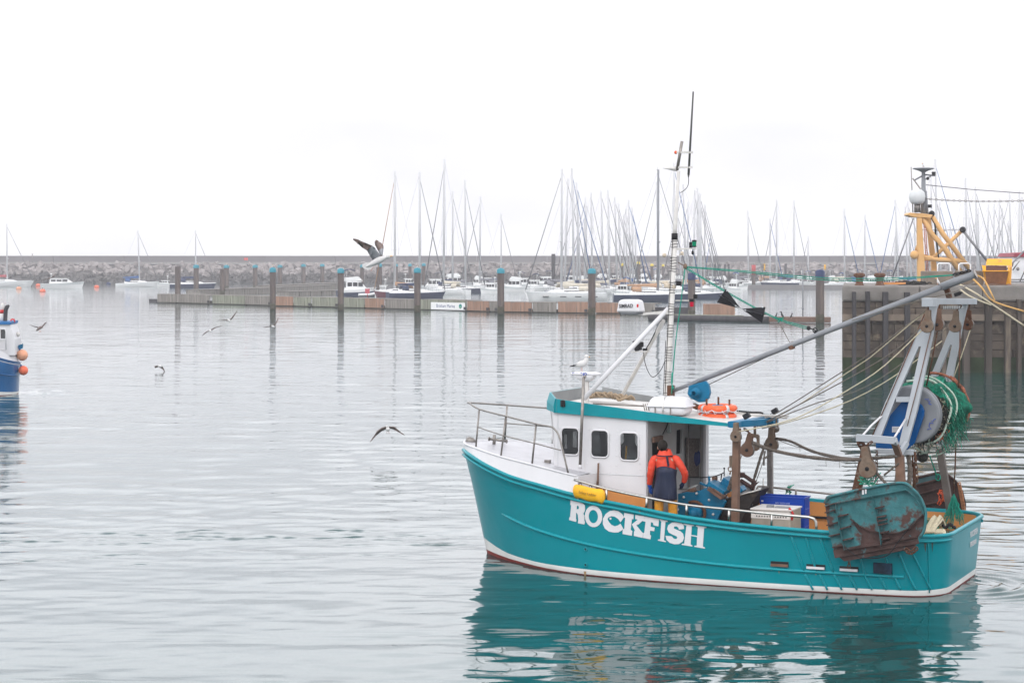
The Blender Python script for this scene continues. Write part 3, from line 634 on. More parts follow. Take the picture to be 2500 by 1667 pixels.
# canted front fascia: knuckled visor
fu, fz1 = fa_t[0]; fb, fz0 = fa_b[0]
knee = [(-FV, fu, fz1, fb, fz0), (-FV + .55, fu - .36, fz1 + .10, fb - .40, fz0 + .02), (FV - .55, fu - .36, fz1 + .10, fb - .40, fz0 + .02), (FV, fu, fz1, fb, fz0)]
for k in range(3):
    v0, a0, z1, b0, z0 = knee[k]; v1, a1, y1_, b1, y0_ = knee[k + 1]; zm0 = z0 + (z1 - z0)*.45; zm1 = y0_ + (y1_ - y0_)*.45
    b.prism([(a0, v0, z1), (a1, v1, y1_), (a1 - .07, v1, zm1), (a0 - .04, v0, zm0)], (.03, 0, 0)); b.prism([(a0 - .04, v0, zm0), (a1 - .07, v1, zm1), (b1, v1, y0_), (b0, v0, z0)], (.03, 0, 0))
b.build('roof_fascia', M['teal_rib'], boat)
b = MB()
for s in (-1, 1):          # grey inner faces of the coaming
    lp = [Vector((u, s*(FV - .034), z + .10*max(0, 1 - i/3) if s > 0 else z)) for i, (u, z) in enumerate(fa_t)] + [Vector((u, s*(FV - .034), z)) for u, z in fa_b[::-1]]
    b.prism(lp, (0, -s*.01, 0))
for k in range(3):
    v0, a0, z1, b0, z0 = knee[k]; v1, a1, y1_, b1, y0_ = knee[k + 1]; b.prism([(a0 + .04, v0, z1), (a1 + .04, v1, y1_), (b1 + .06, v1, y0_), (b0 + .06, v0, z0)], (.01, 0, 0))
b.build('coaming_lining', M['roofgrey'], boat)
b = MB(); pr = [Vector((u, 0, z)) for u, z in fa_b]
rf = []
for i, (u, z) in enumerate(fa_b):
    zt_ = fa_t[i][1] - (.16, .12, .08, .05, .035, .02)[i]; rf.append([Vector((u, -FV + .03, zt_)), Vector((u, 0, zt_ + .05)), Vector((u, FV - .03, zt_)), Vector((u, FV - .03, z + .01)), Vector((u, -FV + .03, z + .01))])
b.loft(rf, sm=False); u_, z_ = fa_b[0]; b.prism([(u_, -FV + .03, z_ + .1), (u_, FV - .03, z_ + .1), (u_ - .38, FV - .58, z_ + .12), (u_ - .38, -FV + .58, z_ + .12)], (0, 0, .03))
roof = b.build('roof', M['whitedirty'], boat)
def roofz(u): return spl([(x, zz_) for (x, _), zz_ in zip(fa_b, [r_[0].z for r_ in rf])], u) + .03
b = MB(); b.box(L(1374, 985, -FV - .03), (.10, .06, .14)); b.box(L(1374, 979, -FV - .03), (.05, .07, .05)); b.build('side_lamp', M['black'], boat, .01)
# exhaust-like pipe stay and radar
b = MB(); pb, pt_ = L(1416, 1142, -1.62), L(1425, 920, -1.62); b.tube([pb, pt_], .033, 10); b.tube([pt_, pt_ + Vector((.05, 0, .01))], .033, 8); b.build('pipe_post', M['dsteel'], boat)
b = MB(); b.tube([pb - Vector((0,0,.02)), pb + Vector((0,0,.07))], .042, 10); b.build('pipe_collar', M['white'], boat)
rp = L(1432, 984, -.85); rt = L(1435, 925, -.85)
b = MB(); b.box((rt + rp)/2, (.07, .07, (rt - rp).length)); rpost = b.build('radar_post', M['whitedirty'], boat)
c = L(1430, 913, -.85)
b = MB(); b.lathe([(0, .06), (.22, .055), (.33, .03), (.36, 0), (.33, -.025), (.2, -.035), (0, -.04)], (0, 0, 0), (0, 0, 1), 28)
bv = [Vector((p[0]*1.0, p[1]*.32, p[2])) + c for p in b.v]; b.v = [tuple(Matrix.Rotation(R(12), 3, 'Z') @ (Vector(p) - c) + c) for p in bv]
rs_ = b.build('radar_scanner', M['white'], boat)
b = MB(); b.loft([[c + Vector((x*s_, y*s_, z)) for x, y in ((-.20,-.11),(.20,-.11),(.20,.11),(-.20,.11))] for z, s_ in ((-.03, 1), (-.10, .9), (-.15, .62))]); b.build('radar_base', M['white'], boat, .015)
text_mesh('radar_lettering', 'FURUNO', .085, mat('lettering_blue', (.01, .05, .35), .4), PORTM(c + Vector((-.10, -.118, .003))), rs_, .003)
# radar dome on the mast
mb_, mt_ = L(1628, 966, 0), L(1647, 583, 0)
c = L(1540.5, 750, -.12); b = MB(); hx, hy, zz_ = .27, .20, .165
def rr_ring(hx, hy, z, r, n=5): return [c + Vector((sx*(hx - r) + r*math.cos(R(a)), sy*(hy - r) + r*math.sin(R(a)), z)) for sx, sy, a0 in ((1,1,0),(-1,1,90),(-1,-1,180),(1,-1,270)) for a in [a0 + 90*k/n for k in range(n + 1)]]
b.loft([rr_ring(hx*1.03, hy*1.02, -.10, .06), rr_ring(hx*1.0, hy, -.06, .06), rr_ring(hx*.9, hy*.9, .12, .06), rr_ring(hx*.84, hy*.82, .155, .1), rr_ring(hx*.6, hy*.6, .175, .08)])
dome = b.build('radar_dome', M['white'], boat)
b = MB(); b.loft([rr_ring(hx*1.01, hy*1.0, -.105, .1), rr_ring(hx*.72, hy*.72, -.165, .08)]); b.build('dome_base', M['galv'], dome)
text_mesh('dome_lettering', 'SIMRAD', .115, mat('lettering_dark', (.03, .03, .035), .4), PORTM(c + Vector((-.045, -hy*1.03, .03))) @ Matrix.Rotation(R(-8), 4, 'X') @ Matrix.Rotation(R(1.5), 4, 'Z'), dome, .0015, sx=.84)
b = MB(); b.box(c + Vector((.225, -hy*.88, .04)), (.035, .03, .07)); b.build('dome_badge', M['red'], dome)
b = MB(); b.bar(c + Vector((-.1, 0, -.18)), mb_.lerp(mt_, .52) + Vector((0, 0, .02)), .16, .02); b.bar(c + Vector((.3, 0, -.15)), mb_.lerp(mt_, .54), .12, .05); b.build('dome_bracket', M['whitedirty'], boat)
# mast
b = MB(); b.tube([mb_ - Vector((0, 0, .3)), mb_, mt_], [.068, .068, .062], 14); mast = b.build('mast', M['whitedirty'], boat)
b = MB(); b.tube([mt_ - Vector((0, 0, .02)), mt_ + Vector((0, 0, .12))], .07, 14); b.build('black_band', M['black'], mast)
b = MB(); b.tube([mt_ + Vector((0, 0, .1)), mt_ + Vector((.01, 0, .22)), L(1657, 418, 0)], [.055, .045, .036], 12); b.build('topmast', M['whitedirty'], mast)
b = MB(); b.tube([L(1653, 416, 0), L(1665, 345, 0)], .034, 10); b.build('pole_head', M['dsteel'], mast)
b = MB(); b.tube([L(1681, 427, 0), L(1692.5, 224, 0)], [.028, .02], 8); b.tube([L(1680.7, 433, 0), L(1681, 427, 0)], [.012, .026], 8); ant = b.build('whip_antenna', mat('antenna_dark_grey', (.09, .09, .088), .5), mast)
b = MB(); b.bar(L(1650, 372.5, 0), L(1691.5, 372.5, 0), .05, .045); b.build('antenna_bracket', M['whitedirty'], mast); b = MB(); b.bar(L(1648, 409, 0), L(1690, 409, 0), .05, .045); b.build('antenna_bracket', M['whitedirty'], mast)
b = MB(); b.ball(L(1650, 372.5, 0), .04, 8, 6); b.build('orange_lamp', M['orangebuoy'], mast)
b = MB(); b.loft([[L(1618, 411, 0) + Vector((0, .01*math.cos(a), .005*math.sin(a))) for a in [k*1.047 for k in range(6)]], [L(1642, 412, 0) + Vector((0, .1*math.cos(a), .05*math.sin(a))) for a in [k*1.047 for k in range(6)]], [L(1652, 413, 0) + Vector((0, .08*math.cos(a), .06*math.sin(a))) for a in [k*1.047 for k in range(6)]]]); b.build('wind_vane', M['whitedirty'], mast)
b = MB(); b.tube(smooth([L(1681, 433, 0), L(1680.5, 450, 0), L(1674, 462, 0), L(1661, 471, 0)], 5), .008, 5); b.build('antenna_cable', M['black'], mast)
b = MB()
for i in range(58):
    t_ = i/58
    if .18 < (t_*7) % 1 < .55: continue
    p = mb_.lerp(mt_, t_); b.tube([p + Vector((.072*math.cos(k*.7), .072*math.sin(k*.7), .01*math.sin(k + i))) for k in range(10)], .006, 4)
b.tube([mb_ + Vector((-.02, -.075, 0)), mb_.lerp(mt_, .5) + Vector((-.03, -.075, 0)), mt_ + Vector((-.02, -.07, 0))], .007, 4); b.tube([mb_ + Vector((-.085, 0, 0)), mb_.lerp(mt_, .35) + Vector((-.085, -.01, 0))], .008, 4)
b.build('cable_lashings', M['black'], mast)
def arm(px0, py0, px1, py1, r=.016): return MB().tube([L(px0, py0, 0), L(px1, py1, 0)], r, 6)
b = arm(1649, 607, 1701, 607); b.bar(L(1652, 610, 0), L(1700, 606, 0), .05, .02); b.build('lamp_arm', M['whitedirty'], mast)
b = MB(); q = L(1695, 595, 0); b.lathe([(.045, -.06), (.05, .06)], q, (0, 0, 1), 14); gl = b.build('green_lamp', M['green_lamp'], mast)
b = MB(); b.lathe([(0, .085), (.05, .08), (.054, .05), (.054, .045)], q, (0, 0, 1), 14); b.lathe([(.055, -.05), (.055, -.075), (0, -.08)], q, (0, 0, 1), 14); b.box(L(1686, 598, 0), (.05, .05, .13)); b.ball(L(1691, 617, 0), (.03, .03, .05), 8, 6); b.build('lamp_housing', M['black'], mast)
b = arm(1649, 734, 1688, 734); b.build('lamp_arm', M['whitedirty'], mast)
b = MB(); q = L(1689, 742, 0); b.lathe([(.04, -.06), (.045, .05)], q, (0, 0, 1), 14); b.build('red_lamp', M['red_lamp'], mast)
b = MB(); b.box(q + Vector((0, 0, .08)), (.10, .1, .07)); b.box(L(1698, 724, 0), (.08, .08, .10)); b.box(L(1657, 692, 0), (.10, .09, .10)); b.box(L(1653, 689, 0), (.16, .04, .02)); b.build('black_lamps', M['black'], mast, .01)
b = MB(); b.tube([L(1630, 700, 0) + Vector((0, 0, -.02)), L(1630.5, 692, 0)], .085, 12); b.box(L(1624, 690, -.02), (.12, .05, .06)); b.ball(L(1622, 623, 0), .05, 10, 8); b.ball(L(1665, 618, 0), .04, 10, 8); b.box(L(1664, 622, 0), (.12, .03, .02)); b.box(L(1640, 700, 0) , (.17, .12, .08)); b.build('mast_fittings', mat('cream_fitting', (.62, .53, .42), .6, var=.2, scale=20), mast, .01)
# forward stays of the mast
b = MB(); b.tube([L(1632, 753, 0), L(1425, 974, -1.15)], .052, 10); b.build('mast_stay', M['white'], boat)
b = MB(); b.tube([L(1620, 782, 0), L(1513, 976, 1.05)], .045, 10); b.build('mast_stay', M['whitedirty'], boat)
b = MB(); b.bar(L(1542, 859, -.35), L(1586, 858, .3), .14, .02); b.build('lamp_shelf', M['whitedirty'], boat)
q = L(1556, 843, -.1); b = MB(); b.box(q, (.14, .16, .24), Matrix.Rotation(R(-15), 3, 'Y')); b.box(q + Vector((.07, 0, .02)), (.14, .10, .12)); b.build('searchlight', M['black'], boat, .02); b = MB(); b.box(q + Vector((-.085, 0, .03)), (.02, .15, .2), Matrix.Rotation(R(-15), 3, 'Y')); b.build('searchlight_glass', M['tape'], boat)
b = MB(); b.tube(smooth([L(1570, 853, .2), L(1576, 890, .2), L(1592, 920, .1), L(1612, 905, .0), L(1624, 880, 0)], 5), .008, 5); b.box(L(1575, 853, .2), (.1, .04, .05)); b.tube(smooth([L(1577, 852, .2), L(1590, 830, .15), L(1605, 800, .1), L(1618, 785, 0)], 4), .012, 5); b.build('lamp_cable', M['black'], boat)
# ---- rails
b = MB()
RT = [L(1146.5,984,-.12), L(1171,999,-.62), L(1236,1016,-1.25), L(1306,1034,-1.68), L(1338,1040,-1.85)]
RT += [L(1349,1043,-1.9), L(1360,1055,-1.92), L(1368,1075,-1.94), L(1387,1154,-1.98)]
b.tube(smooth(RT[:5], 5) + smooth(RT[5:], 3), .020, 8)
SR = [L(1146.5,984,-.12), L(1150,983,.2), L(1240,989,1.25), L(1336,996,1.75)]; b.tube(smooth(SR, 5), .02, 8)
MR = [L(1166,1042,-.75), L(1226,1062,-1.3), L(1302,1081,-1.75), L(1369,1099,-1.93)]; b.tube(smooth(MR, 4), .014, 8)
b.tube([L(1236,1033,1.2), L(1349,1042,1.75)], .014, 8)
for (x0,y0,x1,y1,v0,v1) in [(1170,999,1162,1090,-.62,-.85),(1235,1016,1223,1113,-1.22,-1.4),(1309,1035,1299,1133,-1.68,-1.8),(1238,989,1232,1083,1.2,1.25),(1350,1056,1348,1090,1.75,1.75)]:
    b.tube([L(x0,y0,v0), L(x1,y1,v1)], .021, 8)
b.build('bow_rail', M['dsteel'], boat)
b = MB(); sr = [L(1402,1170,-2.12), L(1481,1193,-2.18), L(1579,1214,-2.26), L(1676,1232,-2.30), L(1780,1243,-2.34), L(1884,1254,-2.33), L(1975,1262,-2.28), L(1987,1266,-2.27), L(1992,1274,-2.27), L(1993,1292,-2.27)]
b.tube(smooth(sr[:7], 3) + smooth(sr[7:], 2), .028, 8)
for (x, y0, y1, v) in [(1481,1195,1222,-2.2),(1579,1215,1240,-2.27),(1676.5,1232,1257,-2.31),(1780,1244,1272,-2.34),(1884.5,1255,1284,-2.33)]: b.tube([L(x, y0, v), L(x - 1, y1, v)], .026, 8)
b.build('side_rail', M['steel'], boat)
b = MB(); q = [L(1846,1198,1.9), L(1850,1188,1.95), L(1858,1187,2.0), L(1892,1190,2.1), L(2048,1208,2.2), L(2110,1216,2.2)]; b.tube(smooth(q, 3), .024, 8)
b.tube([L(1943,1196,2.1), L(1943,1224,2.2)], .024, 8); b.build('side_rail', M['dsteel'], boat)
b = MB(); fz = spl(ZFD, .6)
b.tube([L(1206,1088,.05), L(1207,1061,.05)], .038, 10); b.tube([L(1194,1071,.0), L(1237,1077,.1)], .028, 10); b.cyl(L(1193.5,1071,0), L(1195,1071,0), .05, 10); b.cyl(L(1236.5,1077,.1), L(1237.5,1077,.1), .05, 10); b.build('bow_bitts', M['dsteel'], boat)
b = MB(); b.box(L(1337,1131,-1.2), (.12, .10, .16)); b.tube([L(1322,1127,-1.2), L(1352,1133,-1.2)], .012, 6); b.build('deck_cleat', M['dsteel'], boat)
b = MB(); q = L(1150,1076,0); b.loft([[q + Vector((x, r_*math.cos(a), r_*math.sin(a))) for a in [k*.785 for k in range(8)]] for x, r_ in ((-.09,.09),(-.02,.10),(.06,.07),(.12,.02))]); b.build('stem_roller', M['dsteel'], boat)
# broom handles against the wheelhouse
b = MB(); b.tube([L(1459,1195,-1.55), L(1461,1130,-1.45)], .022, 6); b.tube([L(1455,1196,-1.6), L(1462,1150,-1.48)], .014, 6); o = b.build('broom_handle', M['rustlight'], boat); 
b = MB(); b.tube([L(1411,1160,-1.9), L(1428,1190,-1.9)], .014, 6); b.build('boathook', M['dsteel'], boat)
# ---- forward gallows
pa, pb = L(1799,1045,-1.95), L(1795,1274,-1.95); b = MB(); b.bar(pb, pa, .17, .14, up=(1, 0, 0)); b.build('gallows_post', M['rustlight'], boat, .012)
sa, sb = L(1880,1080,1.55), L(1881,1204,1.6); b = MB(); b.bar(sb - Vector((0, 0, .6)), sa, .12, .12, up=(1, 0, 0)); b.build('gallows_post', M['dsteel'], boat, .012)
ga, gb = L(1790,1036,-2.05), L(1868,1020,1.6)
b = MB(); b.bar(ga, gb, .24, .12); b.bar(L(1785,1036,-2.1), L(1868,1030,-.6), .10, .14); b.box(gb + Vector((.05, .1, -.08)), (.35, .4, .22)); b.build('gallows_beam', M['blue'], boat, .01)
b = MB()
for x0, y0, x1, y1, v0, v1, r_ in [(1692,1010,1925,1015,-.2,.9,.022),(1700,1004,1922,1020,.3,1.2,.022),(1750,1008,1862,1008,.2,1.2,.02)]: b.tube([L(x0, y0, v0), L(x1, y1, v1)], r_, 7)
b.build('roof_pipes', M['whitedirty'], boat)
b = MB(); b.tube(smooth([L(1800,1003,.4), L(1830,1006,.8), L(1858,1007,1.0), L(1863,1012,1.0)], 4), .022, 6); b.build('roof_hose', M['black'], boat)
for px, py, v, qx, qy in ((1823,1015,-.9,1816,1030), (1892,1003,1.3,1880,1012)):
    b = MB(); q = L(px, py, v); b.box(q, (.14, .12, .11), Matrix.Rotation(R(-30), 3, 'Y')); b.tube([q, L(qx, qy, v)], .01, 5); b.build('deck_floodlight', M['black'], boat, .01)
def block(name_p, cx, cy, v, sc_=1.0, parent=None, m='rustpink', tilt=0, hang=None):
    """warp block: pear shaped cheek plates either side of a sheave, on a shackle"""
    q = L(cx, cy, v); o = MB()
    prof = [(-.055,.34),(.055,.34),(.065,.20),(.075,.13),(.125,.06),(.145,-.02),(.135,-.09),(.09,-.14),(0,-.16),(-.09,-.14),(-.135,-.09),(-.145,-.02),(-.125,.06),(-.075,.13),(-.065,.20)]
    ct, st_ = math.cos(R(tilt)), math.sin(R(tilt))
    for yy in (-.06, .045):
        o.prism([q + Vector(((x*ct - z*st_)*sc_, yy*sc_, (x*st_ + z*ct)*sc_)) for x, z in prof], (0, .018*sc_, 0))
    r_ = block_root = o.build('warp_block', M[m], boat, .004)
    o = MB(); o.lathe([(.02, -.04), (.15*sc_, -.035), (.12*sc_, 0), (.15*sc_, .035), (.02, .04)], q + Vector((0, 0, -.02*sc_)), (0, 1, 0), 18); o.build('sheave', M['dsteel'], r_)
    o = MB(); o.lathe([(.0, -.012), (.035*sc_, -.01), (.035*sc_, 0)], q + Vector((0, -.06*sc_, -.02)), (0, 1, 0), 10); o.build('pin', M['black'], r_)
    if hang is not None:
        h = L(*hang, v); o = MB(); a = q + Vector((-.34*st_*sc_, 0, .32*sc_)); nn = max(1, round((h - a).length/.10))
        for i in range(nn):
            c0 = a.lerp(h, (i + .5)/nn); d = (h - a).normalized(); side_ = Vector((1, 0, 0)) if i % 2 else Vector((0, 1, 0)); rr_ = (h - a).length/nn*.66
            o.tube([c0 + d*math.cos(t_)*rr_ + side_*math.sin(t_)*.032 for t_ in [k*math.pi/5 for k in range(10)]], .013, 5, closed=True)
        o.build('shackle', M['rust'], r_)
    return r_
block('a', 1797, 1063, -2.12, .80, m='rustpink', hang=(1797, 1040))
block('a', 1825, 1096, -1.3, 1.0, m='rustlight', tilt=-12, hang=(1818, 1046))
block('a', 1884, 1082, 1.45, 1.05, m='rustpink', hang=(1880, 1038))
block('a', 1893, 1045, 1.7, .6, m='rustpink')
b = MB(); q = L(1842,1078,-.4); b.prism([[q + Vector((x, 0, z)) for x, z in ((-.10,.13),(-.07,.16),(.07,.16),(.10,.13),(.10,-.16),(.04,-.2),(-.04,-.2),(-.10,-.16))], [q + Vector((x, 0, z)) for x, z in panel_outline(-.045,-.09,.045,.09,.04)]], (0, .06, 0)); b.tube([q + Vector((0, .03, .15)), q + Vector((0, .03, .36))], .03, 6); b.build('swivel_frame', M['rustpink'], boat)
# ---- stern gantry
def pv(px, py, ya, va, yb, vb): return L(px, py, va + (py - ya)/(yb - ya)*(vb - va))
PG = lambda x, y: pv(x, y, 740, -1.05, 1095, -1.75); SG = lambda x, y: pv(x, y, 740, 1.35, 1095, 1.9)
port_f = [[(2273,744),(2290,742),(2277,815),(2239,1000),(2212,1095),(2194,1086),(2221.6,968),(2248,846),(2243,846),(2187,970),(2150,1066),(2131.7,1067),(2153.7,1000),(2258,765)]]
stb_f = [[(2346,744),(2361,742),(2348,800),(2321,940),(2300,1090),(2286,1085),(2305,932),(2324,842),(2320,842),(2286.6,922),(2240,1060),(2222,1058),(2271,920),(2331,775)]]
for poly, G_ in ((port_f, PG), (stb_f, SG)):
    b = MB(); lp = [G_(x, y) for x, y in poly[0]]; b.prism(lp, (.0, .13, 0)); 
    fr = b.build('gantry_frame', M['gantry'], boat, .006)
b = MB(); b.bar(PG(2187,975) + Vector((0, .06, 0)), PG(2221,975) + Vector((0, .06, 0)), .11, .10, up=(0, 0, 1)); b.build('gantry_rung', M['gantry'], boat)
ca, cb = L(2256,736,-1.75), L(2377,736,1.95)
b = MB(); b.bar(ca + Vector((0, .35, 0)), cb, .16, .125); b.box(ca + Vector((.07, .18, -.02)), (.24, .36, .17)); b.build('gantry_crossbeam', M['gantry'], boat, .008)
b = MB(); d_ = (cb - ca)
for i in range(12): p = ca.lerp(cb, .38 + i*.035) + Vector((0, 0, -.09)); b.tube([p, p - Vector((0, 0, .07))], .012, 4)
b.build('hanging_pegs', M['tape'], boat)
b = MB(); b.bar(L(2318,728,.2), L(2310,700,.05), .10, .10, up=(1,0,0)); b.build('boom_crutch', M['rust'], boat)
b = MB(); q = L(2338,718,.7); b.box(q, (.14, .10, .08), Matrix.Rotation(R(-18), 3, 'Y')); b.box(q + Vector((.08, -.02, .03)), (.05, .1, .04), Matrix.Rotation(R(-18), 3, 'Y')); b.build('deck_floodlight', M['black'], boat, .008)
for (cx_, cy_, v, m_, hx, hy) in [(2264,794,-1.6,'rustpink',2266,748),(2289,790,-1.0,'rustlight',2294,746),(2332,794,.9,'rustpink',2345,746),(2363,790,1.75,'rust',2367,746)]:
    block('b', cx_, cy_, v, .92 if v < 1 else .88, m=m_, tilt=-4, hang=(hx, hy))
# lower port platform of the gantry
b = MB(); b.bar(L(2091,1068,-2.35), L(2185,1075,-2.35), .10, .14); b.bar(L(2184,1073,-2.35), L(2196,1108,-1.95), .08, .12); b.bar(L(2140,1101,-1.7), L(2230,1104,-1.7), .08, .10); b.bar(L(2196,1108,-1.95), L(2214,1080,-1.75), .08, .10)
b.bar(L(2100,1080,-2.3), L(2116,1102,-1.9), .08, .1); b.build('gantry_platform', M['gantry'], boat, .006)
b = MB(); b.tube([L(2104,1065,-2.35), L(2128,1038,-1.75), L(2153,1015,-1.62)], .022, 7); b.tube([L(2184,1067,-2.35), L(2211,1023,-1.65)], .022, 7); b.build('gantry_brace', M['white'], boat)
b = MB(); b.bar(L(2091,1200,-2.15), L(2113,1104,-2.1), .17, .15, up=(0,1,0)); b.bar(L(2114,1104,-2.1), L(2098,1076,-2.3), .12, .12, up=(0,1,0)); b.build('gantry_leg', M['rust'], boat, .008)
b = MB(); b.bar(L(2200,1190,-2.1), L(2196,1112,-2.0), .17, .15, up=(0,1,0)); b.bar(L(2196,1114,-2.0), L(2182,1076,-2.3), .12, .12, up=(0,1,0)); b.build('gantry_leg', M['rustlight'], boat, .008)
b = MB(); b.bar(L(2322,1258,1.9), L(2294,1095,1.95), .15, .15, up=(0,1,0)); b.build('gantry_leg', mat('brown_grey_steel', (.15, .13, .115), .7, .2, var=.2, scale=4), boat, .008)
block('c', 2119, 1141, -2.4, 1.25, m='rustpink', tilt=8, hang=(2128, 1078))
# net drum
dc = L(2225,1012,-1.15); dr = .585
b = MB()
def flange(y, r_): b.lathe([(.05, y - .02), (r_*.9, y - .02), (r_, y - .045), (r_ + .012, y), (r_, y + .03), (r_*.9, y + .02), (.05, y + .02)], dc, (0, 1, 0), 48)
flange(0, dr); b.build('drum_flange', M['galv'], boat)
b = MB(); b.lathe([(dr - .02, .10), (dr + .02, .10), (dr + .02, .17), (dr - .02, .17)], dc, (0, 1, 0), 40); b.build('drum_rim', M['galv'], boat)
b = MB(); flange(2.35, dr*.95); b.build('drum_flange', M['galv'], boat)
b = MB(); b.lathe([(.16, 0), (.16, 2.4)], dc, (0, 1, 0), 16); b.build('drum_shaft', M['dsteel'], boat)
b = MB(); gpl = [(2202,980),(2214,977),(2237,979),(2250,989),(2256,1003),(2255,1015),(2248,1037),(2232,1082),(2214,1098),(2200,1096),(2138,1094),(2138,1082),(2149,1065),(2170,1017)]
b.prism([L(x, y, -1.32) for x, y in gpl], (0, .08, 0)); gd = b.build('chain_guard', M['blued'], boat, .012)
b = MB(); b.prism([L(x, y, -1.33) for x, y in ((2178,1041),(2197,1041),(2197,1055),(2178,1055))], (0, -.004, 0)); b.build('warning_label', M['white'], gd)
b = MB()
for i in range(4): b.prism([L(2180, 1044 + i*3 , -1.338), L(2195, 1044 + i*3, -1.338), L(2195, 1045 + i*3, -1.338), L(2180, 1045 + i*3, -1.338)], (0, -.001, 0))
b.build('label_text', M['dsteel'], gd)
blu = mat('marker_blue', (.04, .10, .50), .5)
def writing(px, py, ang, ln, parent):
    b = MB(); q = L(px, py, -1.18); ca_, sa_ = math.cos(R(ang)), math.sin(R(ang)); x = -ln/2; rr_ = random.Random(int(px))
    pts = []
    while x < ln/2: pts.append(q + Vector((x*ca_ - (a:=rr_.uniform(-.05, .05))*sa_, -.012, x*sa_ + a*ca_))); x += .025
    b.tube(pts, .007, 4); b.build('marker_writing', blu, parent)
writing(2268, 981, -55, .20, boat); writing(2274, 1034, 65, .30, boat)
# net wound on the drum: lumpy bundle
def bundle(y0, y1, rf, seed, name, mt, ph0=0, ph1=360, nn=64, mm=26, off=(0, 0)):
    r2 = random.Random(seed); ks = [(r2.randint(1, 4), r2.uniform(0, 6.3), r2.uniform(.02, .05)) for _ in range(4)] + [(r2.randint(7, 16), r2.uniform(0, 6.3), r2.uniform(.008, .02)) for _ in range(6)]
    b = MB(); vs = []; closed = (ph1 - ph0) == 360
    for j in range(mm + 1):
        f = j/mm; y = y0 + (y1 - y0)*f; pr = (math.sin(math.pi*min(1, max(0, f)))**.25 if True else 1)
        ring_ = []
        for i in range(nn):
            a = R(ph0 + (ph1 - ph0)*i/(nn if closed else nn - 1)); rr_ = rf(a, f)*(.72 + .28*pr) + sum(am*math.sin(k*a + p_ + f*7*am*20) for k, p_, am in ks)
            ring_.append(dc + Vector((rr_*math.cos(a) + off[0], y, rr_*math.sin(a) + off[1])))
        vs.append(ring_)
    b.loft(vs, caps=closed, closed=closed); return b.build(name, mt, boat)
# a = 0 points aft, 90 up
bundle(.20, 2.0, lambda a, f: .56 + .07*max(0, math.cos(a - .9)) + .05*max(0, math.cos(a + 1.6)), 4, 'wound_net_dark', M['netdark'])
bundle(.42, 2.3, lambda a, f: .62 + .05*math.sin(f*9) + .10*f*max(0, math.cos(a - .3)), 9, 'wound_net', M['net'], -75, 128, 60, 30)
b = MB()
def dpt(a, y, r_): return dc + Vector((r_*math.cos(R(a)), y, r_*math.sin(R(a))))
b.tube([dpt(a, .5 + .25*math.sin(a/40), .69 + .02*math.sin(a/9)) for a in range(-70, 115, 5)], .026, 6); b.tube([dpt(a, .95 + .2*math.sin(a/33), .72 + .02*math.sin(a/11)) for a in range(-20, 110, 5)], .022, 6)
b.build('headline_rope', mat('pale_green_rope', (.42, .50, .42), .9, var=.2, scale=20), boat)
b = MB()
for i in range(24):
    a = 60 - i*3.4; b.ball(dpt(a, 2.05 + .05*math.sin(i), .76), (.035, .035, .045), 6, 5)
b.tube([dpt(a, 2.05, .75) for a in range(95, -25, -5)], .03, 5); b.build('ground_rope', mat('red_brown_rope', (.28, .10, .06), .9, var=.5, scale=20), boat)
b = MB(); r2 = random.Random(8)
def strand(p, q, s_, r_, amp=.03, n=9):
    pts = [Vector(p).lerp(Vector(q), i/n) + Vector((r2.uniform(-amp, amp), r2.uniform(-amp, amp), r2.uniform(-amp, amp)))*(0 < i < n) - Vector((0, 0, s_*4*(i/n)*(1 - i/n))) for i in range(n + 1)]; return pts
for i in range(420):                              # loose meshes hanging off the after side of the bundle
    a = r2.uniform(-55, 70); y = r2.uniform(.5, 2.2); p = dpt(a, y, .66 + r2.uniform(0, .06)); q = p + Vector((r2.uniform(-.05, .16), r2.uniform(-.1, .1), r2.uniform(-.42, -.12)))
    b.tube(strand(p, q, .02, 0, .035, 5), .0055, 3, mi=r2.choice([0, 0, 1]))
tag(b.build('loose_meshes', [M['net'], M['netlight']], boat), kind='stuff')
b = MB()
for i in range(260):
    a = r2.uniform(-95, -5) if i % 2 else r2.uniform(-10, 35); y = r2.uniform(.14, .6); p = dpt(a, y, r2.uniform(.55, .66)); q = p + Vector((r2.uniform(-.12, .12), r2.uniform(-.1, .1), r2.uniform(-.22, .05)))
    b.tube(strand(p, q, .03, 0, .03, 4), .006, 3, mi=0 if r2.random() < .8 else 1)
tag(b.build('dark_meshes', [M['netdark'], M['cream']], boat), kind='stuff')
b = MB()
for i in range(30):
    p = dpt(-38 + r2.uniform(-10, 10), .35 + r2.uniform(0, .3), .62); b.tube(strand(p, p + Vector((r2.uniform(-.1, .12), 0, r2.uniform(-.2, .1))), .03, 0, .04, 4), .009, 4)
b.build('orange_twine', mat('orange_twine', (.65, .12, .05), .8), boat)
b = MB(); b.tube(smooth([dpt(-60,.3,.6), L(2262,1105,-.6), L(2240,1095,-.9), L(2232,1092,-1.0)], 5), .02, 6); b.tube(smooth([L(2276,1070,-.5), L(2275,1090,-.5), L(2262,1103,-.5), L(2245,1108,-.6)], 5), .018, 6); b.tube(smooth([L(2335,1060,.6), L(2325,1085,.5), L(2300,1106,.3), L(2275,1112,.2)], 5), .016, 6); b.build('net_bights', mat('pale_green_rope', (0,0,0)), boat)
b = MB(); b.loft([[L(2252,1112,-.3) + Vector((r_*math.cos(k*.7), r_*math.sin(k*.7), z)) for k in range(9)] for z, r_ in ((.08,.1),(0,.13),(-.1,.1),(-.14,.03))]); b.build('net_sock', M['netdark'], boat)
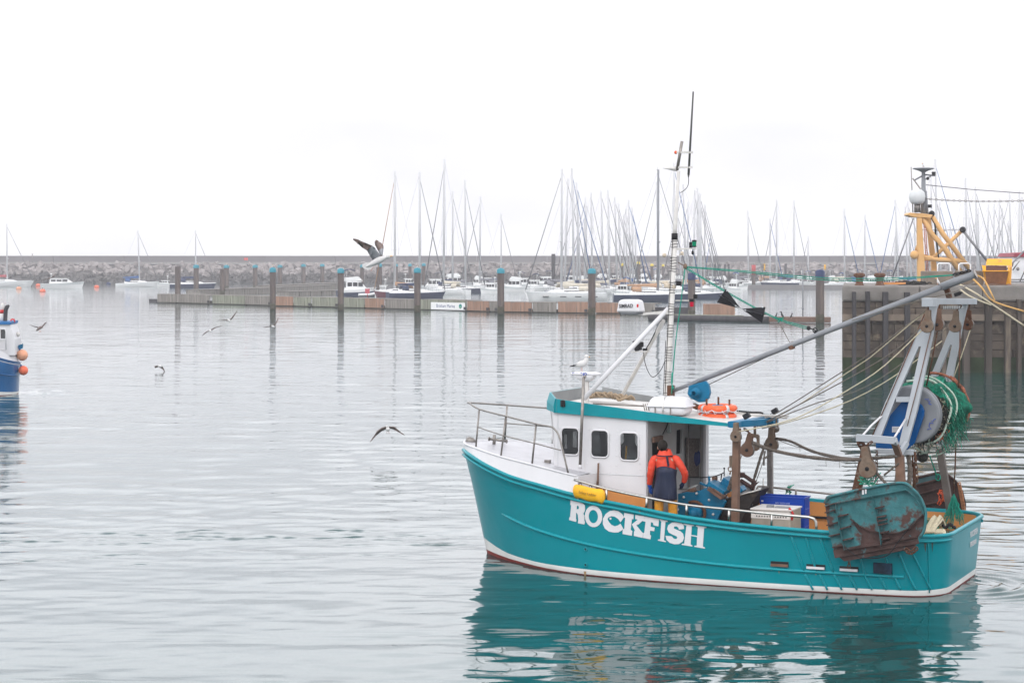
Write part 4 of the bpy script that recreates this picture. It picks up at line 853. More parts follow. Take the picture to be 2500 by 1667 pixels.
# ---- wires from the forward gallows to the gantry blocks
def wire(name, pts, r_, m_, n=6, s_=0):
    b = MB(); b.tube(pts, r_, n); return b.build(name, M[m_], boat)
wire('trawl_wire', [L(1880,1018,1.3), L(1950,975,.2), L(2118,868,-.8), L(2262,757,-1.6)], .011, 'wire')
wire('trawl_wire', [L(1905,1013,1.3), L(1955,985,.2), L(2124,873,-.8), L(2262,758,-1.5)], .011, 'cream')
wire('trawl_wire', smooth([L(1848,1041,-.6), L(1990,967,-1.0), L(2118,898,-1.3), L(2200,845,-1.5), L(2252,795,-1.6)], 3), .013, 'wire')
wire('trawl_wire', smooth([L(1800,1054,-2.1), L(1945,1020,-1.6), L(2080,946,-1.6), L(2160,892,-1.6), L(2255,802,-1.6)], 3), .013, 'cream')
wire('trawl_wire', smooth([L(1860,1036,.6), L(1990,985,.4), L(2090,955,.4), L(2185,900,.5), L(2320,795,.9)], 3), .012, 'wire')
wire('trawl_wire', smooth([L(1860,1046,.8), L(1960,1020,.8), L(2080,976,.8), L(2185,917,.8), L(2300,832,.9)], 3), .013, 'cream')
for x0, y0, x1, y1, v0, v1, m_, r_ in [(2289,806,2260,950,-1.0,-.5,'rust',.018),(2344,800,2340,950,.9,.8,'rust',.014),(2371,798,2322,938,1.75,1.6,'cream',.012),(2258,765,2127,1070,-1.12,-1.75,'rust',.012),(2274,805,2215,1040,-1.2,-1.7,'rustlight',.010),(2334,1068,2328,1210,1.9,2.0,'rust',.016)]:
    wire('hanging_wire', [L(x0, y0, v0), L((x0 + x1)/2 + 1, (y0 + y1)/2, (v0 + v1)/2), L(x1, y1, v1)], r_, m_)
def hawser(pts, r_, name='trawl_hawser'):
    P = smooth(pts, 7); r3 = random.Random(len(P)); b = MB(); b.tube(P, [r_*r3.uniform(.85, 1.18) for _ in P], 7); return b.build(name, M['hawser'], boat)
hawser([L(1836,1080,-1.3), L(1880,1097,-1.6), L(1950,1112,-1.9), L(2030,1121,-2.2), L(2090,1122,-2.3), L(2112,1121,-2.35)], .036)
hawser([L(1893,1070,1.4), L(1930,1077,1.0), L(1980,1100,.2), L(2040,1116,-1.0), L(2100,1120,-2.0), L(2190,1114,-2.2)], .03)
wire('stray_wire', smooth([L(1896,1072,1.4), L(1945,1090,1), L(2050,1114,-1), L(2100,1118,-2)], 4), .008, 'wire')
b = MB()
for x, y, l in ((2016,1122,16),(2049,1124,18),(2087,1124,14),(1952,1090,12)): p = L(x, y, -2); b.tube([p, p + Vector((.01, 0, -l/115))], .005, 3)
b.build('frayed_ends', M['hawser'], boat)
hawser([L(2130,1140,-2.35), L(2145,1160,-2.35), L(2168,1186,-2.35)], .03, 'chafed_rope'); hawser([L(2158,1160,-2.2), L(2195,1130,-2.1)], .02, 'chafed_rope')
hawser([L(2216,1105,-1.6), L(2222,1150,-1.7), L(2218,1185,-1.8)], .05, 'chafed_rope')
def chain(name, a, b_, link=.085, r_=.011, m_='rust', s_=0.0):
    P = sag(a, b_, s_, 24) if s_ else [Vector(a), Vector(b_)]; d = [0]
    for i in range(1, len(P)): d.append(d[-1] + (P[i] - P[i - 1]).length)
    b = MB(); t_ = link/2; k = 0
    while t_ < d[-1]:
        i = max(j for j in range(len(P) - 1) if d[j] <= t_); q = P[i].lerp(P[i + 1], (t_ - d[i])/(d[i + 1] - d[i])); dr_ = (P[i + 1] - P[i]).normalized(); s1 = dr_.orthogonal().normalized(); s2 = dr_.cross(s1); sd = s1 if k % 2 else s2
        b.tube([q + dr_*math.cos(w_)*link*.66 + sd*math.sin(w_)*link*.36 for w_ in [j*math.pi/4 for j in range(8)]], r_, 4, closed=True); t_ += link; k += 1
    return b.build(name, M[m_], boat)
chain('hanging_chain', L(2141,1100,-2.1), L(2138,1190,-2.1)); chain('hanging_chain', L(2234,1105,-1.4), L(2240,1180,-1.4)); chain('hanging_chain', L(2073,1365,-2.52), L(2073,1385,-2.52), m_='rust')
chain('hanging_chain', L(2232,1108,-1.4), L(2231,1128,-1.4), .16, .02)
b = MB(); b.tube([L(2231,1130,-1.3), L(2232,1196,-1.3)], .035, 6); b.tube([L(2225,1125,-1.3), L(2232,1140,-1.3)], .035, 6); b.tube([L(2222,1130,-1.3), L(2222,1150,-1.3)], .025, 6); b.build('stowed_bars', M['rust'], boat)
b = MB(); b.tube([L(2184,1190,-1.2), L(2192,1120,-1.0)], .02, 5); b.build('inner_stay', M['dsteel'], boat)
b = MB()
for i in range(16):
    p = L(2118 + r2.uniform(-6, 8), 1170 + r2.uniform(-10, 12), -2.3); b.tube(strand(p, p + Vector((r2.uniform(-.22, .3), 0, r2.uniform(-.15, .15))), .02, 0, .04, 4), .014, 5)
b.build('green_lashing', M['netlight'], boat)
b = MB()
for i in range(10):
    p = L(1925 + r2.uniform(-4, 6), 1190 + r2.uniform(-4, 6), 2.15); b.tube(strand(p, p + Vector((r2.uniform(-.06, .1), 0, r2.uniform(-.2, .15))), .02, 0, .03, 4), .012, 5)
b.build('green_lashing', M['netlight'], boat)
b = MB(); b.tube(smooth([L(2270,1112,1.0), L(2280,1140,1.2), L(2288,1165,1.5)], 3), .016, 5)
b.tube([L(2290,1165,1.5) + Vector((.05*math.cos(k*.7), 0, .07*math.sin(k*.7))) for k in range(9)], .014, 5, closed=True); b.build('tag_line', M['greenrope'], boat)
# ---- boom with its winch and the green tackle
ba, bb = L(1641,955,0), L(2300,700,0); bd, be = bb, L(2380,669,0)
b = MB(); b.tube([ba, L(1700,932,0), L(1702,931,0), bb], [.042, .045, .055, .062], 12); boom = b.build('boom', M['galv'], boat)
b = MB(); b.tube([bd, be], .085, 14); b.build('boom_head', M['galv'], boom); b = MB(); b.tube([be, be + (be - bd).normalized()*.02], .095, 14); b.bar(L(2318,716,-.05), L(2378,690,-.05), .05, .03); b.build('boom_end_cap', M['dsteel'], boom)
b = MB(); b.box(L(1638,957,0), (.14, .14, .3)); b.ball(L(1637,967,-.15), .04, 8, 6); b.build('gooseneck', M['rust'], boat, .01)
wc = L(1704,955,-.08); b = MB(); rotw = Matrix.Rotation(R(22), 3, 'Y')
pw = [(1681,942),(1722,930),(1729,938),(1733,958),(1729,972),(1720,981),(1706,982),(1686,972),(1678,962)]
b.prism([L(x, y, -.14) for x, y in pw], (0, .10, 0)); b.prism([L(x + 2, y, .04) for x, y in pw], (0, .06, 0)); wn = b.build('topping_winch', M['blue'], boat, .012)
b = MB(); b.lathe([(.17, -.07), (.19, -.06), (.19, -.04), (.12, -.04), (.12, .04), (.19, .04), (.19, .06)], wc + Vector((.05, .05, 0)), (0, 1, 0), 20); b.lathe([(.05, -.20), (.085, -.19), (.085, -.06), (.12, -.05)], wc + Vector((-.02, -.05, -.03)), (0, 1, 0), 14); b.lathe([(0, -.24), (.04, -.24), (.04, -.19)], wc + Vector((-.09, -.05, -.05)), (0, 1, 0), 10); b.build('winch_motor', M['blue'], wn)
b = MB(); b.bar(L(1680,941,0), L(1708,928,0), .16, .05, up=(0, 0, 1)); b.build('winch_clamp', M['galv'], wn)
wire('topping_wire', [L(1727,940,0), L(1900,858,0), L(2080,781,0), L(2330,712,0)], .010, 'wire')
wire('topping_wire', [L(2080,782,-.2), L(2200,745,-.3), L(2340,710,-.2)], .008, 'wire')
tb = L(1673,651,0)
b = MB(); b.ball(tb, (.05, .04, .07), 8, 6); b.tube([L(1655,640,0), tb], .012, 5); b.build('tackle_block', M['rustpink'], boat)
for dy, k in ((0, 0), (1, 1)):
    q = [L(1675,651 + dy*2,0), L(1800,660 + dy*3,0), L(1990,677 + dy*5,0), L(2100,680 + dy*5.5,0), L(2200,678 + dy*4,0), L(2328,671 + dy,0)]
    wire('green_tackle', smooth(q, 3), .010, 'greenrope')
chain('tackle_chain', L(2328,671,0), L(2369,661,-.05), .075, .016, 'black')
for dy in (0, 1):
    q = [L(1675,653 + dy*3,0), L(1700,668 + dy*3,0), L(1771,710 + dy*3,0), L(1889,773 + dy*3,0), L(1973,799 + dy*5,0)]
    wire('green_tackle', smooth(q, 3), .010, 'greenrope')
wire('green_fall', smooth([L(1672,656,-.02), L(1662,740,-.05), L(1650,830,-.08), L(1642,920,-.1), L(1640,962,-.1)], 3), .013, 'greenrope')
wire('green_fall', smooth([L(1641,910,-.1), L(1640,935,-.12), L(1645,950,-.1)], 3), .016, 'greenrope')
b = MB(); b.ball(L(1974,801,0), (.05, .03, .05), 8, 6); b.tube([L(1976,801,0), L(1990,806,0)], .012, 5); b.tube([L(1990,806,0) + Vector((.05*math.cos(k*.785), 0, .05*math.sin(k*.785))) for k in range(8)], .014, 5, closed=True); b.bar(L(1991,815,0), L(1992,806,0), .06, .05); b.build('tackle_block', M['black'], boat)
wire('lanyard', smooth([L(1891,775,0), L(1905,792,0), L(1922,825,0), L(1932,842,0)], 3), .008, 'wire')
b = MB(); b.tube([L(1935,842,0) + Vector((.05*math.cos(k*.785), 0, .06*math.sin(k*.785))) for k in range(8)], .018, 5, closed=True); b.bar(L(1928,850,0), L(1938,846,0), .13, .08); b.build('boom_lug', M['rust'], boat)
b = MB()
for i in range(8): p = L(1892 + i*2, 776 + (i % 3), 0); b.tube(strand(p, p + Vector((r2.uniform(0,.15), 0, r2.uniform(-.15, .02))), .01, 0, .02, 3), .012, 5)
b.build('tackle_knot', M['greenrope'], boat)
# ---- trawl winch and hopper on deck
b = MB(); o1 = [(1655,1205),(1676,1200),(1700,1202),(1706,1198),(1724,1190),(1771,1224),(1752,1265),(1745,1300),(1655,1300)]
b.prism([L(x, y, -.85) for x, y in o1], (0, .12, 0)); b.prism([L(x + 12, y - 3, .4) for x, y in o1], (0, .1, 0)); b.cyl(L(1693,1252,-.8), L(1705,1249,.45), .17, 16); tw = b.build('trawl_winch', M['blue'], boat, .015)
b = MB(); q = L(1693,1252,-1.0); b.lathe([(0, -.09), (.07, -.09), (.10, -.05), (.10, 0), (.17, .02), (.17, .12)], q, (0, 1, 0), 22); b.build('winch_hub', M['blue'], tw)
b = MB(); b.tube([q + Vector((.24*math.cos(R(a)), .05, .24*math.sin(R(a)))) for a in range(-40, 121, 10)], .035, 7); b.build('brake_band', M['rust'], tw)
b = MB()
for x, y in ((1669,1213),(1701,1204),(1731,1220),(1655,1243),(1741,1255)): b.lathe([(0, -.03), (.022, -.03), (.03, 0)], L(x, y, -.86), (0, 1, 0), 8)
b.build('bolts', M['tape'], tw)
b = MB(); b.bar(L(1668,1206,-.75), L(1698,1194,-.75), .16, .10); b.build('brake_lining', M['rustlight'], tw, .02)
b = MB(); b.bar(L(1656,1194,-1.1), L(1674,1194,-1.1), .06, .02); b.bar(L(1674,1194,-1.1), L(1703,1184,-1.1), .06, .02); b.build('step_plate', M['steel'], tw)
b = MB()
for (x0,y0,x1,y1,v,w_,h_) in [(1737,1177,1775,1201,-.7,.5,.10),(1768,1171,1790,1186,-.3,.4,.18),(1709,1178,1728,1186,-.6,.06,.05),(1806,1197,1815,1190,-.5,.3,.12)]: b.bar(L(x0,y0,v), L(x1,y1,v), w_, h_)
b.tube([L(1731,1162,-.7), L(1732,1176,-.7), L(1726,1188,-.7)], .028, 6); b.build('winch_guard', M['blue'], tw, .008)
b = MB(); b.bar(L(1734,1190,-.9), L(1768,1214,-.9), .35, .07); b.tube([L(1741,1193,-1.1), L(1767,1210,-1.1)], .02, 6); b.bar(L(1745,1172,-.5), L(1745,1163,-.5), .10, .10); b.build('winch_roller', M['rustlight'], tw)
b = MB(); b.tube([L(1768,1162,-.5), L(1768,1143,-.5)], .012, 5); b.ball(L(1768,1143,-.5), .022, 6, 5); b.tube(smooth([L(1683,1164,-.2), L(1720,1165,-.3), L(1750,1161,-.4), L(1768,1153,-.5)], 4), .012, 5); b.tube([L(1760,1172,-.4), L(1762,1157,-.4)], .014, 5); b.build('control_levers', M['black'], tw)
b = MB(); hp = [(1742,1268),(1772,1218),(1800,1209),(1855,1193),(1858,1196),(1835,1230),(1814,1262),(1805,1300),(1740,1300)]
b.prism([L(x, y, -.6) for x, y in hp], (0, .7, 0)); hop = b.build('catch_hopper', mat('hopper_black', (.03, .026, .024), .6, var=.4, scale=8, col2=(.09, .06, .045), amt=.62, sharp=.15), boat, .01)
b = MB(); b.tube([L(1741,1264,-.62), L(1773,1217,-.62), L(1775,1191,-.62)], .012, 5); b.tube([L(1775,1217,-.62), L(1857,1194,-.62)], .022, 6); b.tube([L(1806,1206,-.3), L(1850,1196,.2)], .02, 6); b.tube([L(1836,1232,-.5), L(1858,1196,.1), L(1863,1188,.1), L(1864,1168,.1)], .014, 5); b.build('hopper_rim', M['steel'], hop)
b = MB(); b.prism([L(x, y, .2) for x, y in ((1805,1175),(1838,1192),(1842,1200),(1808,1204),(1800,1195))], (0, .02, 0)); b.build('chute_plate', M['white'], hop)
b = MB()
for (x0,y0,x1,y1,v) in [(1811,1157,1840,1176,.1),(1808,1172,1836,1190,.1)]: b.tube([L(x0,y0,v), L(x1,y1,v)], .045, 8)
b.bar(L(1810,1165,.2), L(1810,1153,.2), .14, .12); b.bar(L(1836,1195,.2), L(1842,1172,.2), .1, .08); b.prism([L(x, y, .1) for x, y in ((1838,1192),(1853,1175),(1845,1178),(1841,1184),(1832,1195))], (0, .05, 0)); b.build('rollers', mat('brown_roller', (.10, .055, .05), .5), boat)
b = MB(); b.prism([L(x, y, -.1) for x, y in ((1806,1192),(1816,1186),(1813,1199),(1804,1204))], (0, .04, 0)); b.build('fin_plate', M['blue'], boat)
hawser([L(1868,1083,.9), L(1858,1112,.7), L(1845,1155,.4), L(1838,1178,.3)], .03, 'coated_warp'); hawser([L(1795,1150,-.8), L(1788,1170,-.8), L(1779,1196,-.8)], .045, 'coated_warp')
wire('deck_wire', [L(1874,1083,.9), L(1862,1130,.7), L(1846,1175,.4)], .009, 'wire'); wire('deck_wire', [L(1815,1100,-1.3), L(1797,1150,-1), L(1780,1200,-.8)], .009, 'wire')
wire('deck_wire', [L(1792,1076,-1.7), L(1788,1115,-1.7), L(1787,1150,-1.7)], .01, 'cream')
b = MB(); b.box(L(1784,1125,-1.7), (.05, .05, .22)); b.tube([L(1783,1145,-1.7) + Vector((.05*math.cos(k*.785), 0, .05*math.sin(k*.785))) for k in range(8)], .012, 5, closed=True); b.tube([L(1783,1148,-1.7), L(1782,1158,-1.7)], .016, 5); b.build('snatch_hook', M['rustpink'], boat)
b = MB(); b.tube([L(1866,1100,1.4), L(1865,1136,1.4)], .018, 6); b.tube([L(1863,1120,1.4), L(1875,1113,1.5)], .025, 6); b.build('gallows_latch', M['dsteel'], boat)
# deck platform behind the wheelhouse where the crewman stands
PLZ = 1.08
b = MB(); b.box((5.0, -1.05, (DK + PLZ)/2), (1.1, 1.6, PLZ - DK - .01)); b.build('deck_step', M['orange'], boat)
# roof details
b = MB(); b.tube([L(1448,985,-.9), L(1573,991,-.9)], .022, 6); b.build('roof_pipe', M['dsteel'], boat)
b = MB()
for k in range(3): x = 1570 + k*5; b.tube([L(x, 985, -1.2), L(x + 5, 1003, -1.2)], .012, 5)
b.build('roof_cradle', M['dsteel'], boat)
b = MB(); zc = roofz(6.0)
b.prism([L(x, y, -.3) for x, y in ((1690,985),(1705,992),(1700,1000),(1690,996))], (0, .2, 0)); b.build('roof_bracket', M['rust'], boat)
b = MB(); q = L(1752,992,-.2)
for dx in (-.28, .02, .3): b = MB(); b.tube([q + Vector((dx*.9, 0, -.1)), q + Vector((dx*.9, 0, .16 + .05*(dx == .02)))], .022, 6); b.build('buoy_post', M['rust'], boat)
b = MB(); b.lathe([(0, .06), (.12, .055), (.13, 0), (.13, -.2)], q + Vector((0, 0, -.02)), (0, 0, 1), 16); b.build('hatch_drum', M['blue'], boat)
# ---------------------------------------------------------------- things carried by the fishing boat
def carried(name, base, label, cat, group=None): return tag(on_boat(empty(name), base), label, cat, group)
def rings_rect(c, specs, n=4):                       # rounded-rectangle rings (hx, hy, z, r)
    o = []
    for hx, hy, z, r in specs:
        o.append([Vector(c) + Vector((sx*(hx - r) + r*math.cos(R(a)), sy*(hy - r) + r*math.sin(R(a)), z)) for sx, sy, a0 in ((1,1,0),(-1,1,90),(-1,-1,180),(1,-1,270)) for a in [a0 + 90*k/n for k in range(n + 1)]])
    return o
# life raft canister
base = L(1638, 1010, -.95); rt_ = carried('life_raft_canister', base, 'white plastic life raft canister strapped to the wheelhouse roof', 'life raft')
b = MB(); b.loft(rings_rect((0, 0, 0), [(.36,.26,.0,.05),(.40,.29,.05,.06),(.42,.31,.16,.07)])); b.build('lower_shell', M['white'], rt_)
b = MB(); b.loft(rings_rect((0, 0, 0), [(.46,.33,.16,.07),(.47,.34,.175,.07),(.46,.33,.19,.07),(.43,.30,.20,.08),(.41,.28,.30,.1),(.36,.24,.36,.12),(.22,.14,.375,.1)])); b.build('upper_shell', M['white'], rt_)
b = MB(); b.tube([(-.06,-.345,.0), (-.06,-.35,.18), (-.06,-.29,.22), (-.05,-.25,.37), (-.05,.25,.37), (-.06,.35,.18), (-.06,.345,0)], .012, 6); b.build('strap', M['steel'], rt_)
b = MB()
for x in (-.25, .10): b.box((x, -.315, .08), (.02, .02, .16))
b.build('seam', M['dsteel'], rt_)
# two lifebuoys, one lying on the other
q = L(1750, 1003, -.25)
for i, (dz, nm) in enumerate(((-.12, 'orange lifebuoy lying flat on the wheelhouse roof, under the other one'), (.06, 'orange lifebuoy lying on top of another one on the wheelhouse roof'))):
    rt_ = carried('lifebuoy', q + Vector((.02*i, 0, dz)), nm, 'lifebuoy', 'lifebuoys stacked on the roof')
    b = MB(); b.tube([(.35*math.cos(R(a)), .35*math.sin(R(a)), .0) for a in range(0, 360, 10)], .084, 12, closed=True); b.build('ring', M['orangebuoy'], rt_)
    for a0 in (20, 110, 235, 320):
        b = MB(); b.tube([(.35*math.cos(R(a)), .35*math.sin(R(a)), 0) for a in (a0 - 5, a0, a0 + 5)], .088, 12); b.build('reflective_band', M['tape'], rt_)
    b = MB()
    for a0 in range(0, 360, 45): b.tube([(.45*math.cos(R(a0 + k*9)), .45*math.sin(R(a0 + k*9)), -.02 - .05*math.sin(math.pi*k/5) + .01*math.sin(a0 + i)) for k in range(6)], .008, 4)
    for k in range(3): a0 = 250 + k*25; b.tube([(.45*math.cos(R(a0)), .45*math.sin(R(a0)), -.02), (.45*math.cos(R(a0 + 6)), .45*math.sin(R(a0 + 6)), -.10), (.40*math.cos(R(a0 + 14)), .44*math.sin(R(a0 + 14)), -.06)], .008, 4)
    b.build('grab_line', M['white'], rt_)
# tan rope heaped on the roof
q = L(1490, 975, -.1); rt_ = None; b = MB(); r4 = random.Random(4); pts = []
for i in range(90):
    a = i*.9; pts.append(Vector((-.45 + .9*i/90 + .13*math.cos(a), .16*math.sin(a*1.1) + r4.uniform(-.03, .03), .05 + .05*math.sin(a*2.3) + .05*math.cos(math.pi*(i/90 - .35)))))
b.tube(smooth(pts, 3), .026, 6); o = on_boat(b.build('rope_heap', M['rope']), q); tag(o, 'tangled heap of tan rope on the wheelhouse roof behind the grey coaming', 'rope')
# yellow pouch on the side rail
c0, c1 = L(1401, 1197, -2.2), L(1475, 1213, -2.28); mid = (c0 + c1)/2; rt_ = carried('yellow_pouch', mid, 'long yellow pouch tied under the side rail above the boat name', 'pouch')
b = MB(); ax_ = (c1 - c0).normalized(); rg = []
for f, r_ in ((-.03,.03),(0,.085),(.06,.125),(.25,.115),(.5,.125),(.75,.12),(.93,.13),(1,.10),(1.03,.04)):
    p = c0.lerp(c1, f) - mid; rg.append([p + Vector((0, .55*r_*math.cos(k*.524), 1.22*r_*math.sin(k*.524) + .014*math.sin(f*17 + k))) for k in range(12)])
b.loft(rg); pb_ = b.build('bag', M['yellow'], rt_)
tm = text_mesh('pouch_lettering', 'Safety Ladder', .075, mat('faint_brown_print', (.35, .20, .03), .5), Matrix.Translation(Vector((.0, -.085, .01))) @ Matrix.Rotation(math.atan2((c1 - c0).z, (c1 - c0).x)*-1, 4, 'Y') @ Matrix.Rotation(R(90), 4, 'X'), rt_, .001)
for px, py in ((1416,1183),(1441,1189),(1470,1194)):
    p = L(px, py, -2.2) - mid; b = MB(); b.tube([p + Vector((.035*math.cos(k*.785), .01, .05*math.sin(k*.785) - .01)) for k in range(8)], .008, 5, closed=True); b.build('hook', M['black'], rt_)
    b = MB(); b.tube([p + Vector((-.02, 0, -.05)), p + Vector((.0, -.02, -.10)), p + Vector((.04, 0, -.08))], .018, 5); b.build('red_cord', M['red'], rt_)
# fish boxes
q0, q1 = L(1834,1272,-1.35), L(1930,1283,-1.35); zt_ = L(1834,1243,-1.35).z; base = Vector(((q0.x + q1.x)/2, -.95, DK + .03)); rt_ = carried('steel_fish_box', base, 'pale steel box with rows of drilled holes on deck behind the side rail', 'box')
hx, hz = (q1.x - q0.x)/2, zt_ - DK - .03
b = MB(); b.box((0, 0, hz/2), (2*hx, .8, hz)); b.build('body', mat('stained_steel_box', (.36, .34, .29), .55, .3, var=.25, scale=3, col2=(.24, .20, .15), amt=.58, sharp=.2, streak=True), rt_, .02)
b = MB(); b.box((0, 0, hz + .01), (2*hx + .04, .84, .035)); b.build('lid', M['whitedirty'], rt_, .01)
b = MB(); b.box((0, -.405, hz - .10), (2*hx, .012, .16)); b.build('drilled_panel', M['whitedirty'], rt_)
b = MB()
for i in range(12):
    for j in range(2): b.lathe([(0, 0), (.016, 0)], (-hx*.78 + i*hx*.135 + j*.03, -.4125, hz - .075 - j*.055), (0, -1, 0), 8)
b.build('holes', M['black'], rt_)
b = MB(); b.box((-.1, -.1, hz + .05), (.14, .12, .06)); b.box((.15, -.05, hz + .04), (.3, .2, .02)); b.build('tray', M['galv'], rt_, .01)
b = MB(); b.tube([(hx*.9, -.35, hz + .06), (hx + .05, -.38, hz - .05), (hx + .02, -.38, hz - .18)], .025, 6); b.build('red_strap', M['red'], rt_)
# blue crates standing behind the steel box
def crate(base, rz, lab, hgt=.33, n=1):
    rt_ = carried('fish_crate', base, lab, 'crate', 'blue plastic fish crates'); rt_.rotation_euler.z += rz
    wx_, wy_ = .98, .42
    b = MB()
    for s in (-1, 1): b.box((0, s*wy_/2, hgt/2), (wx_, .025, hgt)); b.box((s*wx_/2, 0, hgt/2), (.025, wy_ - .03, hgt))
    b.box((0, 0, .02), (wx_ - .03, wy_ - .03, .03)); b.build('shell', M['crate'], rt_, .006)
    b = MB()
    for s in (-1, 1): b.box((0, s*(wy_/2 + .012), hgt - .015), (wx_ + .05, .03, .03)); b.box((s*(wx_/2 + .012), 0, hgt - .015), (.03, wy_ + .05, .03))
    b.build('rim', M['crate'], rt_, .004)
    b = MB()
    for i in range(4): b.box((wx_/2 + .014, -wy_*.36 + i*wy_*.24, hgt*.45), (.015, .015, hgt*.8))
    b.box((wx_/2 + .014, 0, hgt*.3), (.015, wy_*.8, .02)); b.build('end_ribs', mat('crate_blue_light', (.03, .09, .42), .4), rt_)
    b = MB()
    for s in (-1, 1): b.box((-wx_*.44, -wy_/2 - .02, hgt*(.5 + .2*s)), (.04, .012, .03))
    b.build('white_marks', M['white'], rt_)
    text_mesh('crate_lettering', 'MFV BRIXHAM', .05, mat('pale_print', (.25, .32, .60), .5), Matrix.Translation(Vector((.02, -wy_/2 - .018, hgt*.62))) @ Matrix.Rotation(R(90), 4, 'X'), rt_, .001)
cb_ = L(1925, 1290, -.05); ct_ = L(1915, 1209, -.05); cx_ = (L(1866, 1250, -.05).x + L(1960, 1250, -.05).x)/2; nst = 3; hh = (ct_.z - DK - .02)/nst
for i in range(nst): crate(Vector((cx_ + .01*i, -.05 + .01*i, DK + .02 + i*hh)), 0, ['bottom crate of the stack of blue fish crates on deck', 'middle crate of the stack of blue fish crates on deck', 'topmost blue fish crate of the stack behind the steel box'][i], hh - .005)
crate(Vector((L(1820,1280,-.9).x - .12, -.55, DK + .02)), R(0), 'single low blue crate between the gallows post and the steel box', .42)
# trawl doors
def S8(x, y): return (1980 + x/3.563, 1040 + y/3.563)
DV = -2.62
dpl = [(120,670),(140,625),(190,605),(600,515),(800,493),(880,540),(950,620),(985,700),(1000,770),(985,900),(950,960),(905,1060),(640,1120),(290,1175),(205,1110),(185,1040),(150,900)]
base = L(*S8(560, 840), DV); rt_ = carried('trawl_door', base, 'big rusty turquoise trawl door hanging outside the port quarter', 'trawl door')
dmat = mat('door_turquoise_rust', (.055, .20, .215), .7, .1, var=.45, scale=2.5, col2=(.085, .045, .038), amt=.50, sharp=.10, rscale=2.6, bump=.6, bscale=14)
drust = mat('door_rust_dark', (.075, .045, .04), .8, .1, var=.4, scale=4, col2=(.06, .14, .15), amt=.60, sharp=.08, rscale=6, bump=.6, bscale=14)
dpt_ = lambda x, y, dv=0: L(*S8(x, y), DV + dv) - base
b = MB(); b.prism([dpt_(x, y) for x, y in dpl], (0, .05, 0)); b.build('plate', dmat, rt_, .006)
b = MB(); rim_ = [dpt_(x, y, -.03) for x, y in dpl[:11]]; b.tube(smooth(rim_, 3), .03, 6); b.build('rim', dmat, rt_)
def rib(pts, h, m_, nm, w=.02):
    b = MB(); P = [dpt_(x, y) for x, y in pts]
    for i in range(len(P) - 1): b.add([P[i], P[i + 1], P[i + 1] + Vector((0, -h, 0)), P[i] + Vector((0, -h, 0)), P[i] + Vector((w*.5, 0, -w)), P[i + 1] + Vector((w*.5, 0, -w)), P[i + 1] + Vector((w*.5, -h, -w)), P[i] + Vector((w*.5, -h, -w))], [(0,1,2,3),(4,7,6,5),(3,2,6,7),(0,4,5,1),(0,3,7,4),(1,5,6,2)])
    return b.build(nm, m_, rt_)
rib([(125,685),(220,660),(530,600),(830,543),(900,600),(960,690),(985,760)], .09, dmat, 'flange')
rib([(220,662),(245,800),(270,930),(302,1062)], .14, dmat, 'stiffener'); rib([(540,602),(575,740),(605,900),(622,1018)], .16, dmat, 'stiffener')
rib([(302,1062),(640,1015),(905,955),(930,960)], .12, drust, 'flange')
rib([(345,800),(420,860),(520,905),(620,922),(760,920),(860,880),(930,800),(985,755)], .07, drust, 'curved_rib')
for p in ([(125,745),(230,715)], [(140,855),(245,825)], [(160,950),(265,925)], [(190,1045),(290,1030)]): rib(p, .08, drust, 'rib')
for p in ([(245,775),(325,758)], [(258,885),(350,860)], [(290,980),(370,963)], [(565,705),(638,690)], [(580,782),(655,770)], [(585,815),(665,802)], [(592,850),(668,835)], [(610,920),(680,905)], [(625,975),(690,960)]): rib(p, .14, drust, 'rib')
b = MB(); b.prism([dpt_(x, y, -.012) for x, y in ((345,800),(420,860),(520,905),(620,922),(760,920),(860,880),(930,800),(985,755),(985,900),(950,955),(640,1012),(430,1042),(440,950),(390,880))], (0, .01, 0)); b.build('rubbed_patch', drust, rt_)
b = MB(); b.bar(dpt_(205, 1110, -.02), dpt_(930, 985, -.02), .10, .16); b.prism([dpt_(x, y, -.03) for x, y in ((205,1105),(310,1062),(910,985),(905,1062),(290,1175))], (0, .10, 0)); b.build('shoe', drust, rt_, .006)
b = MB(); b.tube(smooth([dpt_(310,1060,-.12), dpt_(430,1140,-.14), dpt_(650,1130,-.16), dpt_(760,1000,-.14), dpt_(900,820,-.1)], 5), .01, 5); b.build('backstrop', M['black'], rt_)
b = MB()
for i in range(7): b.tube([dpt_(830 + i*14, 1075 + 22*math.sin(i*.6), -.06) + Vector((.04*math.cos(k*1.05), .02*(i % 2)*math.sin(k*1.05), .04*math.sin(k*1.05))) for k in range(6)], .012, 4, closed=True)
b.build('chain_loop', M['rust'], rt_)
b = MB(); b.box(dpt_(452, 574, -.04), (.035, .02, .09)); b.box(dpt_(476, 568, -.04), (.03, .02, .09)); b.build('white_tag', M['white'], rt_)
DV2 = 2.62; SB = lambda x, y: (2080 + x/5.2265, 960 + y/5.2265)
d2 = [(790,1100),(860,1070),(1100,1010),(1220,1030),(1330,1120),(1410,1250),(1445,1400),(1440,1620),(1200,1660),(800,1640),(760,1400)]
base2 = L(*SB(1100, 1330), DV2); rt_ = carried('trawl_door', base2, 'dark rusty trawl door hanging outside the far quarter behind the gantry leg', 'trawl door')
b = MB(); b.prism([L(*SB(x, y), DV2) - base2 for x, y in d2], (0, .06, 0)); b.build('plate', drust, rt_, .006)
